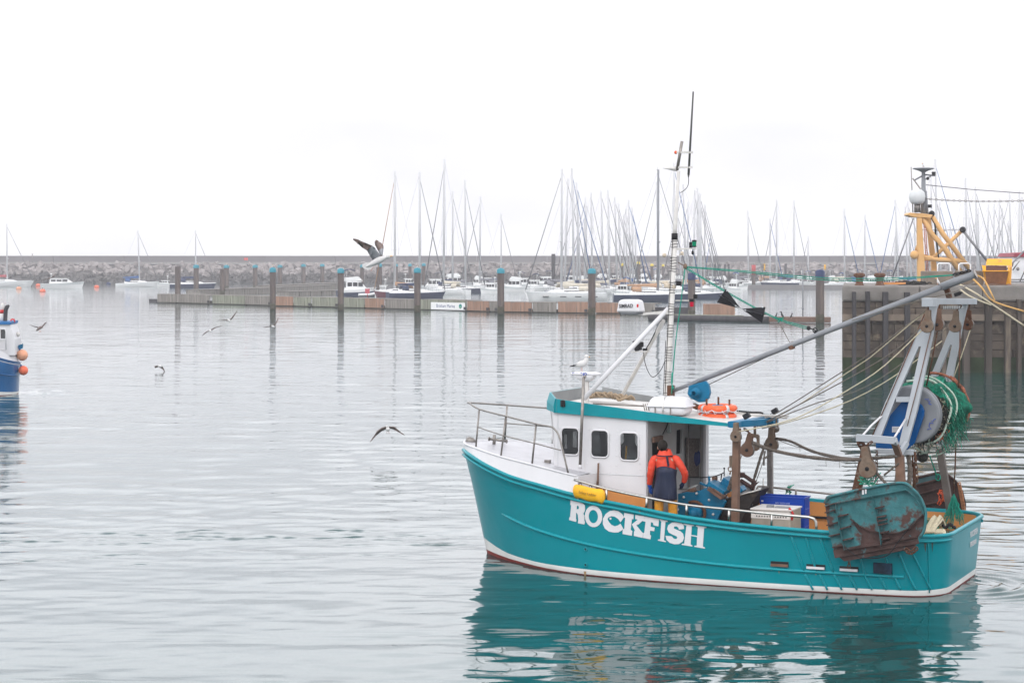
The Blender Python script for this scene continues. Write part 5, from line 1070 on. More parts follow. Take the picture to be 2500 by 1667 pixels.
def rb2(pts, h, m_, nm, w=.03):
    b = MB(); P = [L(*SB(x, y), DV2) - base2 for x, y in pts]
    for i in range(len(P) - 1): b.bar(P[i] + Vector((0, -h/2, 0)), P[i + 1] + Vector((0, -h/2, 0)), w, h, up=(0, 1, 0)) if False else b.tube([P[i] + Vector((0, -.03, 0)), P[i + 1] + Vector((0, -.03, 0))], w, 5)
    b.build(nm, m_, rt_)
rb2(d2[:9], 0, drust, 'rim'); rb2([(830,1170),(1160,1085)], 0, drust, 'rib'); rb2([(860,1290),(1170,1200)], 0, drust, 'rib'); rb2([(900,1430),(1200,1370)], 0, drust, 'rib')
b = MB(); b.prism([L(*SB(x, y), DV2 - .03) - base2 for x, y in ((815,1160),(1110,1080),(1100,1020),(860,1078))], (0, .02, 0)); b.build('painted_band', mat('door_blue_grey', (.06, .12, .13), .7, var=.3, scale=4), rt_)
b = MB()
for i in range(26):
    f = i/25; p = L(*SB(1370 + 70*f, 1160 + 390*f), DV2 - .08) - base2; b.tube([p + Vector((.035*math.cos(k*1.05), .03*(i % 2)*math.sin(k*1.05), .05*math.sin(k*1.05))) for k in range(6)], .011, 4, closed=True)
b.build('edge_chain', mat('orange_rust', (.45, .20, .10), .8, var=.4, scale=20), rt_)
b = MB(); r5 = random.Random(5)
for i in range(14): p = L(*SB(1150 + r5.uniform(-35, 20), 1230 + r5.uniform(-10, 120)), DV2 - .3) - base2; b.tube(strand(p, p + Vector((r5.uniform(-.08, .08), 0, r5.uniform(-.25, -.05))), 0, 0, .03, 4), .012, 4)
b.build('orange_twine', M['orangebuoy'], rt_)
# day shape: two black cones point to point
s5 = lambda x, y: (1700 + x/5.6, 560 + y/5.6)
def pc(pts, dv=0): return [L(*s5(x, y), dv) for x, y in pts]
q = L(1808, 754, 0); rt_ = carried('day_shape', q, 'black cone shapes point to point hanging from the green tackle', 'day shape')
for nm, tip, A, B in (('cone', (607,1085), (403,810), (278,1000)), ('cone', (612,1085), (945,1060), (900,1280))):
    T_, a_, b_ = [L(*s5(*p), -.14) - q for p in (tip, A, B)]; b = MB(); mid_ = (a_ + b_)/2; r_ = (a_ - b_).length/2
    b.prism([T_, a_, b_], (0, .012, 0)); ax2 = (mid_ - T_); b.prism([T_, mid_ + Vector((0, r_, 0)), mid_ + Vector((0, -r_, 0))], (a_ - b_).normalized()*.012); b.build(nm, mat('black_plate', (.022, .022, .026), .5, var=.3, scale=10), rt_)
    b = MB(); b.bar(T_ + Vector((0, -.03, 0)), mid_*.97 + T_*.03 + Vector((0, -.06, 0)), .012, .012); b.ball(T_.lerp(mid_, .22) + Vector((0, -.05, 0)), .018, 6, 4); b.ball(a_.lerp(T_, .1) + Vector((0, -.03, 0)), .02, 6, 4); b.build('edge_rivets', M['tape'], rt_)
# rope coil and net in the stern
q = L(*S8(1060, 930), -1.2); q.z = 1.02; rt_ = None; b = MB()
for i in range(26):
    r_ = .15 + .014*(i % 12); ph = i*.4; f = (i % 13)/13
    p0, p1 = L(*S8(985 + f*95, 925), -1.75) - q, L(*S8(1055 + f*100, 800 + 20*math.cos(i)), -.9) - q
    b.tube(smooth([p0, p0.lerp(p1, .3) + Vector((-.02, 0, .02)), p0.lerp(p1, .7) + Vector((.02, 0, .05 + .02*(i % 3))), p1, p1 + Vector((.05, .1, -.15))], 3), .016, 5)
for i in range(8): b.tube(smooth([L(*S8(1080 + i*9, 930), -1.8) - q, L(*S8(1100 + i*7, 895), -1.6) - q, L(*S8(1140 + i*4, 915), -1.7) - q, L(*S8(1150 + i*2, 940), -1.8) - q], 3), .014, 5)
o = on_boat(b.build('rope_coil', M['cream']), q); tag(o, 'coil of cream rope lying on the port side of the stern', 'rope')
q = L(2330, 1275, 0); q.z = .95; q.x = 10.32; rt_ = carried('net_pile', q, 'heap of bright green trawl netting slumped inside the stern rail', 'net'); r6 = random.Random(6)
b = MB(); gx, gy = 16, 20; hgt = [[max(0, .28*math.sin(math.pi*i/(gx))*math.sin(math.pi*j/gy)*(1 + .5*math.sin(i*1.7 + j*.9))) for j in range(gy + 1)] for i in range(gx + 1)]
vs = [Vector((-.95 + 1.35*i/gx, -1.75 + 3.3*j/gy, -.45 + 1.9*hgt[i][j])) for i in range(gx + 1) for j in range(gy + 1)]
b.add(vs, [(i*(gy + 1) + j, (i + 1)*(gy + 1) + j, (i + 1)*(gy + 1) + j + 1, i*(gy + 1) + j + 1) for i in range(gx) for j in range(gy)], 0, True); b.build('folded_net', M['net'], rt_)
b = MB()
for i in range(520):
    x, y = r6.uniform(-.9, .42), r6.uniform(-1.7, 1.3); z = -.1 + .34*math.sin(math.pi*(x + .95)/1.35)*math.sin(math.pi*(y + 1.75)/3.3) + r6.uniform(-.1, .14); b.tube(strand((x, y, z), (x + r6.uniform(-.2, .2), y + r6.uniform(-.2, .2), z + r6.uniform(-.08, .08)), .02, 0, .04, 4), .006, 3, mi=r6.choice([0, 0, 0, 1]))
tag(b.build('loose_meshes', [M['greenrope'], M['netdark']], rt_), kind='stuff')
b = MB()
for i in range(60):
    f = r6.random(); p = L(2329, 1205, 1.9) - q; e = L(2318 + r6.uniform(-16, 40), 1262 + r6.uniform(-4, 20), 1.3) - q; b.tube(strand(p, e, .02, 0, .03, 5), .007, 3)
b.build('hoisted_net', M['greenrope'], rt_)
b = MB()
for i in range(9): b.ball(L(2303 + i*3.5, 1283 + 4*math.sin(i), -1.0) - q, (.035, .03, .035), 7, 5)
b.build('net_floats', M['black'], rt_)

# ---------------------------------------------------------------- the crewman
def skinned(name, joints, edges, m_, parent, subs=2, root=0):
    me = bpy.data.meshes.new(name); me.from_pydata([tuple(j[0]) for j in joints], edges, []); o = bpy.data.objects.new(name, me); COL.objects.link(o)
    md = o.modifiers.new('s', 'SKIN'); md.use_smooth_shade = True
    for i, j in enumerate(joints):
        sv = me.skin_vertices[0].data[i]; r_ = j[1]; sv.radius = r_ if isinstance(r_, tuple) else (r_, r_); sv.use_root = (i == root)
    ss = o.modifiers.new('d', 'SUBSURF'); ss.levels = subs; ss.render_levels = subs
    bpy.context.view_layer.update(); dg = bpy.context.evaluated_depsgraph_get(); m2 = bpy.data.meshes.new_from_object(o.evaluated_get(dg)); bpy.data.objects.remove(o)
    m2.materials.clear(); m2.materials.append(m_)
    for p in m2.polygons: p.use_smooth = True
    o = bpy.data.objects.new(name, m2); COL.objects.link(o); o.parent = parent; return o
PV = -1.52
pb0 = L(1625, 1200, PV); pb0.z = PLZ + .01
man = carried('person', pb0, 'crewman in red oilskin jacket, navy apron and yellow trousers standing at the wheelhouse door', 'person')
def F(px, py, dy=0.0): return L(px, py, PV + dy) - pb0
def Fz(px, z, dy=0.0): p = L(px, 1200, PV + dy) - pb0; p.z = z; return p
hd = F(1618, 1090, .06)
body_j = [(Fz(1624, .88), (.14, .11)), (F(1625, 1160), (.13, .10)), (F(1624, 1128), (.15, .10)), (F(1621, 1110, .02), .06), (F(1619, 1099, .05), .055), (hd + Vector((0, .01, .0)), (.085, .095)), (hd + Vector((0, .01, .05)), (.07, .08)),
  (F(1600, 1120), .06), (F(1591, 1148, .0), .048), (F(1587, 1178, .03), .034), (F(1586, 1187, .05), .032),
  (F(1649, 1121), .06), (F(1669, 1149, .02), .048), (F(1671, 1168, .08), .034), (F(1669, 1177, .12), .032),
  (Fz(1612, .86), .095), (Fz(1610, .48, -.02), .065), (Fz(1609, .10), .045), (Fz(1609, .05, .14), .035),
  (Fz(1638, .86), .095), (Fz(1641, .48, .03), .065), (Fz(1642, .10, .05), .045), (Fz(1643, .05, .18), .035)]
skinned('body', body_j, [(0,1),(1,2),(2,3),(3,4),(4,5),(5,6),(2,7),(7,8),(8,9),(9,10),(2,11),(11,12),(12,13),(13,14),(0,15),(15,16),(16,17),(17,18),(0,19),(19,20),(20,21),(21,22)], M['skin'], man)
b = MB(); b.ball(hd + Vector((.005, -.02, .025)), (.108, .115, .125), 18, 12); b.build('hair', M['hair'], man)
b = MB(); b.ball(hd + Vector((-.112, .02, -.03)), (.02, .03, .04), 8, 6); b.build('ear', M['skin'], man)
b = MB(); b.ball(hd + Vector((-.03, .115, -.03)), (.02, .03, .03), 8, 6); b.build('nose', M['skin'], man)
b = MB(); rg = []
for i, (py, cxp, hw, hdp) in enumerate(((1196,1625,.20,.14),(1180,1625,.20,.145),(1163,1626,.205,.15),(1148,1627,.215,.155),(1136,1627,.225,.16),(1127,1626,.222,.155),(1120,1625,.20,.14),(1115,1624.5,.165,.125),(1110,1623,.115,.11))):
    c = F(cxp, py, .01); rg.append([c + Vector((hw*(1 + .02*math.sin(k*2.2 + i*1.3))*math.cos(k*.2618), hdp*(1 + .03*math.sin(k*1.7 + i))*math.sin(k*.2618), 0)) for k in range(24)])
b.loft(rg)
for pts, rs in (([(1607,1118,.01),(1598,1121,0),(1592,1134,-.03),(1589.5,1149,-.05),(1588,1160,-.02),(1587,1170,.01),(1586,1181,.04)], [.075,.098,.094,.088,.086,.074,.064]), ([(1644,1118,.01),(1652,1122,0),(1661,1135,-.02),(1669,1149,0),(1672,1157,.03),(1672,1166,.07),(1670,1175,.11)], [.075,.098,.092,.088,.084,.074,.062])):
    P = smooth([F(*p) for p in pts], 4); R_ = [.88*spl([(k*4, r_) for k, r_ in enumerate(rs)], i)*(1 + .05*math.sin(i*1.9) + .03*math.sin(i*.9)) for i in range(len(P))]; b.tube(P, R_, 14)
b.build('jacket', M['oil_red'], man)
b = MB(); rg = []
for py, hw, hd_, dy in ((1115,.20,.13,.0),(1109,.175,.14,.0),(1104,.15,.135,.01),(1099,.13,.125,.03),(1096,.115,.12,.05)):
    c = F(1623, py, dy); rg.append([c + Vector((hw*math.cos(k*.3927), hd_*math.sin(k*.3927), .012*math.sin(k*2.1) - (.03 if 8 < k < 15 else 0))) for k in range(16)])
b.loft(rg, caps=False); b.build('hood', M['oil_red'], man)
b = MB(); c = F(1624, 1111); b.tube([c + Vector((.188*math.cos(R(a)), .14*math.sin(R(a)) , -.005)) for a in range(185, 356, 10)], .012, 5); b.bar(F(1628, 1112, -.15), F(1632, 1138, -.165), .045, .012, up=(0, 1, 0)); b.build('dark_seam', M['oil_navy'], man)
b = MB(); rg = []
for i, (py, cxp, hw, hdp) in enumerate(((1146,1628,.232,.172),(1152,1627,.232,.178),(1165,1626,.228,.175),(1185,1625,.25,.185),(1200,1624,.262,.20),(1213,1623.5,.268,.205),(1219,1623.5,.264,.20))):
    c = F(cxp, py); ring_ = []
    for k in range(28):
        a = k*2*math.pi/28; up_ = .085*max(0, math.cos(a + math.pi/2))**1.5 if i == 0 else 0
        wob = 1 + .018*math.sin(k*2.3 + i) + .02*math.sin(k*1.1 - i*.7)*(i/6)
        ring_.append(c + Vector((hw*wob*math.cos(a), hdp*wob*math.sin(a), up_ + .006*math.sin(k*1.9)*(i == 6))))
    rg.append(ring_)
b.loft(rg, caps=False); o = b.build('apron', M['oil_navy'], man); md = o.modifiers.new('th', 'SOLIDIFY'); md.thickness = .01
tj = [(Fz(1624, .86), (.13, .10)), (Fz(1611, .74), .115), (Fz(1609, .48), .108), (Fz(1609, .10, .02), .10), (Fz(1639, .74), .115), (Fz(1642, .48, .03), .108), (Fz(1643, .10, .05), .10)]
skinned('trousers', tj, [(0,1),(1,2),(2,3),(0,4),(4,5),(5,6)], M['oil_yel'], man)
def glove(w_, tip, side, m_):
    d = (tip - w_).normalized(); s_ = Vector((side, 0, 0)); palm = w_ + d*.09
    J = [(w_ - d*.07, .055), (w_, .045), (palm, (.044, .026))]; E = [(0,1),(1,2)]
    for k, (off, ln) in enumerate(((-.03, .075), (-.01, .085), (.01, .08), (.03, .062))):
        r0 = palm + d*.02 + s_*off; J += [(r0, .0125), (r0 + d*ln*.5 + Vector((0, .006, 0)), .011), (r0 + d*ln*.9 + Vector((0, .026 + .004*k, 0)), .009)]; i = len(J); E += [(2, i - 3), (i - 3, i - 2), (i - 2, i - 1)]
    r0 = w_ + d*.035 - s_*.035; J += [(r0, .014), (r0 + d*.04 - s_*.022 + Vector((0, .01, 0)), .012), (r0 + d*.075 - s_*.02 + Vector((0, .02, 0)), .010)]; i = len(J); E += [(1, i - 3), (i - 3, i - 2), (i - 2, i - 1)]
    return skinned('glove', J, E, m_, man, 2)
glove(F(1586, 1186, .04), F(1590, 1210, .05), -1, M['glove']); glove(F(1669, 1177, .12), F(1662, 1192, .16), 1, mat('glove_dark', (.012, .025, .07), .4))
b = MB()
for x, dy in ((1609, .07), (1643, .10)): c = Fz(x, .06, dy); b.ball(c, (.06, .15, .065), 10, 8)
b.build('boots', M['black'], man)

# ---------------------------------------------------------------- gulls
def gull(Y, label, body, wings=(), head=None, beak=None, legs=(), tailp=None, group=None, mats=('gullw', 'gullg', 'gullk'), name='gull', bm='gullw', wing_th=.012):
    """body: (px, py, r_px) along the spine; wings: (lead pts, trail pts, depth at tip, dark-from index)"""
    o0 = W(body[len(body)//2][0], body[len(body)//2][1], Y); root = empty(name, o0); tag(root, label, 'bird', group); s = Y/CAM_F
    P = [W(x, y, Y) - o0 for x, y, r_ in body]; rs = [r_*s for _, _, r_ in body]
    b = MB(); b.tube(P, rs, 12)
    if head: h = W(head[0], head[1], Y) - o0; b.ball(h, (head[2]*s*1.15, head[2]*s, head[2]*s), 10, 8)
    b.build('body', M[bm], root)
    if beak: b = MB(); a = W(beak[0], beak[1], Y) - o0; e = W(beak[2], beak[3], Y) - o0; b.tube([a, a.lerp(e, .6), e], [1.6*s, 1.2*s, .5*s], 6); b.build('beak', M['beak'] if bm == 'gullw' else M['gullk'], root)
    if head: b = MB(); b.ball(h + Vector((head[2]*s*.55, -head[2]*s*.8, head[2]*s*.2)), .6*s + .001, 6, 4); b.build('eye', M['gullk'], root)
    for lead, trail, dep, k0 in wings:
        b = MB(); n_ = len(lead); rg = []
        for i in range(n_):
            dy = dep*i/(n_ - 1); a = W(*lead[i], Y) - o0; e = W(*trail[i], Y) - o0; a.y += dy; e.y += dy + .04; th = wing_th*(1 - .7*i/(n_ - 1)); rg.append([a, a.lerp(e, .3) + Vector((0, -th*.7, th)), e, a.lerp(e, .35) + Vector((0, th*.7, -th))])
        b.loft(rg, sm=True); nf = (n_ - 1)*4
        b.m = [(1 if (i//4) < k0 else 2) if i < nf else 2 for i in range(len(b.f))]
        b.build('wing', [M[m_] for m_ in mats], root)
        if n_ > 4:        # spread primaries
            b = MB(); tl, tt = W(*lead[-1], Y) - o0, W(*trail[-2], Y) - o0
            for k in range(4): st = (W(*lead[-2], Y) - o0).lerp(W(*trail[-2], Y) - o0, .15 + k*.25); en = tl.lerp(tt, .05 + k*.3); en = st + (en - st)*1.12; st.y += dep*.8; en.y += dep; b.bar(st, en, .035, .006, up=(0, 1, 0), w2=.012)
            b.build('primary_feathers', M[mats[2]], root)
    if tailp: b = MB(); q_ = [W(x, y, Y) - o0 for x, y in tailp]; b.prism(q_, (0, .012, 0)); b.build('tail', M['gullw'] if bm == 'gullw' else M['gullk'], root)
    if legs:
        for x0, y0, x1, y1 in legs: b = MB(); a, e = W(x0, y0, Y) - o0, W(x1, y1, Y) - o0; b.tube([a, e], .5*s + .001, 5); b.bar(e, e + Vector((.03, -.02, 0)), 2*s, .004); b.build('leg', M['gleg'], root)
    return root
gull(37, 'large gull with raised grey wings flying past the marina, biggest of the flying gulls', [(893,652,1),(900,648,3.6),(910,643,6.4),(922,637,8.2),(932,632.5,7.4),(939,629.5,4.6),(943,628,3.9),(947,626.5,4.2)],
     [([(931,627),(917,606),(910,600),(894,593),(880,587),(867,583)], [(911,638),(904,626),(897,612),(886,605),(876,595),(865,586)], -.35, 2), ([(934,624),(936,606),(935,600),(929,593),(922,589),(915,586)], [(928,624),(922,612),(917,604),(913,597),(912,592),(911,590)], .35, 1)],
     (947,626.5,5.2), (951,626,959,625), tailp=[(906,641),(893,641),(885,645),(884,651),(889,656),(897,659),(905,658),(911,649)], legs=[(912,652,905,661)], mats=('gullw','gullg','gullb'))
gull(70, 'brown gull gliding low with drooped wings left of the fishing boat', [(947,1043,3.5),(947,1047,5.2),(946,1052,4)],
     [([(944,1040),(932,1043),(920,1052),(913,1064),(904,1078)], [(942,1048),(931,1053),(919,1063),(912,1070),(904,1078.5)], -.1, 3), ([(949,1040.5),(963,1040.6),(974,1050),(981,1056),(988,1061)], [(950,1046),(960,1048),(971,1054),(980,1058),(988,1061.5)], -.1, 3)],
     (945,1041,3), legs=[(944,1053,945,1058),(949,1053,950,1058)], mats=('gullw','gullb','gullb'))
gull(150, 'dark gull with one wing raised flying right of the blue boat', [(89,807,1.5),(94,803,3),(99,799.5,3.6),(104,798,2.5)],
     [([(98,799),(90,797),(82,795),(73,791)], [(95,801.5),(88,799),(81,796.5),(73,791.5)], -.3, 0), ([(99,799),(104,793),(108,788),(112,786)], [(103,799),(107,795),(110,790),(112,788)], .3, 0)], legs=[(96,806,96,811),(98,806,99,811)], mats=('gullb','gullb','gullb'), bm='gullb')
gull(230, 'dark gull skimming in front of the small moored motor boat', [(118,680,1.5),(122,679.5,2)], [([(121,679),(113,681),(104,684)], [(119,681),(113,682.3),(104,684.6)], -.2, 0), ([(123,678.5),(129,674),(135,667)], [(124,680),(131,676),(135,669)], .2, 0)], mats=('gullb','gullb','gullb'), bm='gullb')
gull(110, 'gull banking on long thin wings below the pontoon, lowest of the three there', [(511,806,2),(514,808,3),(515,811,2)], [([(513,805),(505,809),(498,814),(494,821)], [(511,808),(505,811.5),(498,816.5),(494,821.5)], -.2, 3), ([(515,804),(524,799),(534,797),(543,795)], [(517,807),(525,801),(534,798.5),(543,795.5)], .2, 3)], mats=('gullw','gullb','gullb'))
gull(130, 'gull with one wing straight up, left of the two under the pontoon', [(556,779,1.6),(560,783,3),(562,787,1.6)], [([(559,780.5),(552,780),(543,781),(530,781.5)], [(558,783.5),(551,782.5),(543,782.5),(530,782.2)], -.3, 2), ([(561,780.5),(567,772),(573,765),(577,758)], [(564,781.5),(569,775),(574,767),(577,759.5)], .3, 1)], mats=('gullw','gullb','gullb'))
gull(140, 'pale gull flying below the pontoon beside a tall pile reflection', [(663,795,1.6),(667,797,2.8),(670,799,2)], [([(665,794.5),(659,796),(651,797),(642,798.5)], [(663,797),(657,798),(650,799),(642,799)], -.3, 2), ([(668,794),(672,788),(676,781),(680,774)], [(670,795),(674,790),(677,783),(680,775.5)], .3, 2)], mats=('gullw','gullb','gullb'))
gull(123, 'small brownish gull hovering just above the open water', [(386,893,2.4),(391,894,3.6),(395,894,2)], [([(389,891),(384,892),(378,893)], [(388,895),(383,897),(380,898.5)], -.2, 1), ([(392,891),(397,895),(402,906)], [(388,896),(394,900),(400,907)], .1, 1)], legs=[(390,897,390,900)], mats=('gullw','gullb','gullb'))
# the gull perched on the boat's radar scanner: depth of the scanner
yg = (BM @ L(1421, 908, -.85)).y
gull(yg, 'grey-backed gull standing on the white radar scanner of the fishing boat', [(1401,893,2),(1408,891,5),(1418,889,8.5),(1427,886,8),(1431,879,5.5),(1432,873,4.6)], [([(1428,882),(1414,884),(1402,890),(1391,894)], [(1427,893),(1414,896),(1402,894.5),(1390,895)], -.09, 2)], (1432,871,5.3), (1436,871,1440.5,872), legs=[(1419,897,1419,908),(1421,897,1422,908)], mats=('gullw','gullg','gullk'), wing_th=.03)
# ---------------------------------------------------------------- floating wave screen, walkways and piles
def dist(py): return CAM_F*CAM_H/(py - HY)
rp_ = random.Random(12)
line = [(384,739),(430,739.6),(519,742.5),(600,744.5),(675,747),(762,749),(870,752),(1000,755.5),(1240,762.5),(1508,766),(1600,767)]
def wl_y(px): return np.interp(px, [a for a, _ in line], [b_ for _, b_ in line])
segs = [(384,430,'wood','grey stained end section of the wave screen at its far left'),(431,512,'wood','grey wave screen section behind the capless leftmost pile'),(519,598,'woodg','pale concrete-grey wave screen section, third from the left end'),(599,662,'wood','dark streaked wave screen section just left of the second blue-capped pile'),
  (672,716,'woodo','orange-stained wave screen section just right of a blue-capped pile'),(717,760,'woodg','plain pale wave screen section between orange one and greenish one'),(762,826,'woodg','greenish streaked wave screen section left of the navy motor cruiser pile'),(840,890,'woodg','pale green wave screen section below the navy motor cruiser'),(891,938,'woodo','brown-orange wave screen section below the burgundy yacht bow'),(940,1024,'wood','grey wave screen section under the burgundy yacht'),
  (1026,1140,'woodg','wave screen section that carries the white marina sign'),(1141,1195,'woodo','rusty brown wave screen section right of the marina sign'),(1196,1216,'wood','short grey wave screen section left of the pile by the marina sign'),(1228,1299,'woodo','orange-brown wave screen section right of the marina sign pile'),(1300,1359,'wood','pale grey wave screen section under the big white yacht bow'),(1362,1436,'woodo','orange wave screen section under the big white yacht'),
  (1452,1515,'woodo','orange wave screen section left of the white radar dome'),(1516,1566,'wood','grey wave screen section behind the white radar dome'),(1568,1600,'wood','last grey wave screen section at the right end of the row')]
for i, (x0, x1, m_, lab) in enumerate(segs):
    a, c = wat(x0, wl_y(x0)), wat(x1, wl_y(x1)); d = c - a; ln = d.length; ang = math.atan2(d.y, d.x); mid = (a + c)/2
    rt_ = tag(empty('wave_screen', (mid.x, mid.y, 0), ang), lab, 'wave screen', 'floating wave screen sections'); h = 1.30 + rp_.uniform(-.06, .08)
    b = MB(); nb = max(3, int(ln/.42)); 
    for k in range(nb): w_ = (ln - .08)/nb; b.box((-ln/2 + .04 + w_*(k + .5), rp_.uniform(-.015, .015), h/2 + .06), (w_ - .015, .12, h - .1))
    b.build('front_boards', M[m_], rt_)
    b = MB(); b.box((0, 1.3, h - .02), (ln - .06, 2.7, .10)); b.build('walkway', mat('walkway_weathered', (.19, .17, .15), .85, var=.25, scale=1.5), rt_)
    b = MB(); b.box((0, 1.3, .05), (ln - .3, 2.4, .7)); b.build('float', M['weed'], rt_)
    if rp_.random() < .5: b = MB(); b.box((ln/2 - .25, -.12, .35), (.35, .18, .35)); b.build('fender_block', M['timber'], rt_)
b = MB(); a, c = wat(367, 737.5), wat(384, 738); b.bar(a + Vector((0, 0, .25)), c + Vector((0, 0, .25)), .5, .5); o = b.build('floating_boom', M['timber']); tag(o, 'low dark boom floating off the left end of the wave screen', 'boom')
for (x0, y0, x1, y1, hh, lab) in [(470,722,650,716,1.0,'brown floating walkway behind the left half of the wave screen'),(575,718,800,708,1.0,'grey floating walkway behind the brown one at left'),(640,713,830,703,1.2,'farthest grey walkway left of the navy motor cruiser'),(690,722,822,719,.7,'low walkway between the wave screen and the navy motor cruiser')]:
    a, c = wat(x0, y0), wat(x1, y1); d = c - a; rt_ = tag(empty('walkway', ((a + c)/2).to_tuple(), math.atan2(d.y, d.x)), lab, 'walkway', 'walkways behind the wave screen')
    b = MB(); n_ = 5
    for k in range(n_): b.box((-d.length/2 + d.length/n_*(k + .5), 0, hh/2), (d.length/n_ - .2, 2.8, hh))
    b.build('pontoon', M['wood'], rt_); b = MB(); b.box((0, 0, hh + .06), (d.length, 3.0, .1)); b.build('deck', mat('walkway_weathered', (0,0,0)), rt_)
# the low log boom at the right with its box
a, c = wat(1585, 781), wat(1878, 786.5); rt_ = tag(empty('log_boom', ((a + c)/2).to_tuple(), math.atan2((c - a).y, (c - a).x)), 'long dark log boom floating in front of the marina basin', 'boom')
b = MB(); ln = (c - a).length; b.tube([(-ln/2, 0, .28), (ln/2, 0, .28)], .33, 10); b.box((-ln*.12, .9, .40), (ln*.72, 1.2, .35)); b.build('log', M['timber'], rt_); b = MB(); b.box((-ln*.1, .8, .62), (ln*.7, .9, .06)); b.build('pale_top', M['woodg'], rt_)
a, c = wat(1878, 786.8), wat(2028, 788); rt_ = tag(empty('log_boom', ((a + c)/2).to_tuple(), math.atan2((c - a).y, (c - a).x)), 'brown timber beam floating at the foot of the navy-capped pile', 'boom'); ln = (c - a).length
b = MB(); b.box((0, 0, .32), (ln, .7, .58)); b.build('beam', M['rustlight'], rt_, .08)
a = wat(1755, 772); b = MB(); b.box((0, 0, .72), (3.6, 1.2, 1.45)); o = b.build('timber_crate', M['woodo'], loc=a); tag(o, 'orange-brown boarded box standing on the log boom below the black cones', 'crate')
b = MB(); a = W(1640, 766, 250); b.box((0, 0, .3), (5, 1, .8)); o = b.build('float_stage', M['timber'], loc=(a.x, a.y, .1)); tag(o, 'low dark float behind the log boom beside the mast', 'float')
# piles
piles = [(434,651,739,14,None,'bare brown pile without a cap at the left end of the wave screen'),(666,655,757,14.5,'b','blue-capped pile in front of the wave screen, leftmost of those in front'),(832,657,759,15,'b','blue-capped pile in front of the navy motor cruiser'),(1019,656,763,16,'b','blue-capped pile at the stern of the burgundy yacht, left of the marina sign'),(1222.6,657,767,17,'b','blue-capped pile right of the marina sign'),(1445,657.5,770,18,'b','tall blue-capped pile in front of the big white yacht'),(1688.6,668,776,18,'n','brown pile with dark cap right behind the fishing boat mast'),(2002,661,788,21,'n','tall thick pile with a navy cap left of the quay'),
 (479,648,716,13,'b','blue-capped pile behind the wave screen, leftmost of the back row'),(543,657,721,13,None,'bare capless pile standing left against a blue-capped one'),(553,648.5,708,12,'b','blue-capped pile just right of a bare capless pile'),(623,648,706,12,'b','pale brown blue-capped pile in the back row above the grey walkway'),(683.6,648,701,11,'b','blue-capped back pile just right of the leftmost front pile'),(741,646,700,10.5,'b','blue-capped back pile in open gap left of the motor cruiser, nearer pair member'),(787,645.5,698,10,'b','blue-capped back pile nearest the left side of the motor cruiser'),
 (884,647,712,9,'b','small blue-capped pile seen above the motor cruiser stern'),(928,645,718,9,'b','small blue-capped pile behind the tail of the large gull'),(922.5,652,724,7.5,None,'thin bare pile behind the dinghy'),(967.5,645.5,700,8,'b','small blue-capped pile beside the burgundy yacht mast'),(1001,645,702,8,'b','small blue-capped pile behind the tan sail covers'),(1034.6,644,704,9,'b','small blue-capped pile right of the navy yacht mast'),
 (1351,620,705,9.5,None,'tall dark pile without a cap above the big white yacht'),(1521,644,700,8,'y','yellow-capped pile with reddish top, leftmost of the yellow ones'),(1558.7,640,694,8,'y','yellow-capped pile in front of the dense masts'),(1591.6,645,692,7.5,'y','yellow-capped pile just left of the gaff rigged boat mast'),(1619,646,690,6,'y','small yellow-capped pile just left of the fishing boat mast'),
 (1840,647,701,9,'r','pile with a red upper half at the far pontoon'),(1918,644,692,6,None,'thin dark pile beyond the far pontoon, right of the red one'),
 (1745,646,690,5,None,'slim brown pile among the masts, first of the row right of the mast'),(1754,646,690,5,None,'slim brown pile among the masts, second of the row'),(1770,645,690,5,None,'slim brown pile among the masts, third of the row'),(1779,645,690,5,None,'slim brown pile among the masts, fourth of the row')]
capm = {'b': 'pilecap', 'n': 'pilecapn', 'y': 'pilecapy', 'r': 'red'}
for px, yt, yb, wpx, cp, lab in piles:
    p = wat(px, yb); s_ = p.y/CAM_F; r_ = wpx*s_/2; h = CAM_H - (yt - HY)*s_
    rt_ = tag(empty('mooring_pile', (p.x, p.y, 0)), lab, 'pile', 'mooring piles of the marina')
    b = MB(); b.tube([(0, 0, -2), (0, 0, h - (.0 if cp is None else .1))], r_, 16); b.build('shaft', M['timber'] if (cp is None and px > 1300) else M['pile'], rt_)
    b = MB(); b.tube([(0, 0, -.3), (0, 0, .9)], r_*1.01, 16); b.build('weed_band', M['weed'], rt_)
    if cp in ('b', 'n', 'y'): b = MB(); ch = .42 if cp != 'n' else .6; b.lathe([(r_*1.12, -ch), (r_*1.14, 0), (r_*.7, .18), (0, .24)], (0, 0, h - .1), n=16); b.build('cap', M[capm[cp]], rt_)
    if cp == 'r': b = MB(); b.tube([(0, 0, h*.55), (0, 0, h + .02)], r_*1.15, 14); b.build('red_sleeve', mat('faded_red', (.42, .06, .06), .6), rt_)
for px, y0, y1 in ((1866, 643, 661), (2014, 646, 659)):
    p = W(px, y1, 520); b = MB(); b.tube([(0, 0, 0), (0, 0, (y1 - y0)*520/CAM_F)], .22, 8); b.box((0, 0, (y1 - y0)*520/CAM_F*.5), (.5, .3, 1.0)); o = b.build('marker_post', M['yellow'], loc=p); tag(o, 'small pale yellow marker on the breakwater, ' + ('left of the navy-capped pile' if px < 1900 else 'right beside the navy-capped pile top'), 'marker')
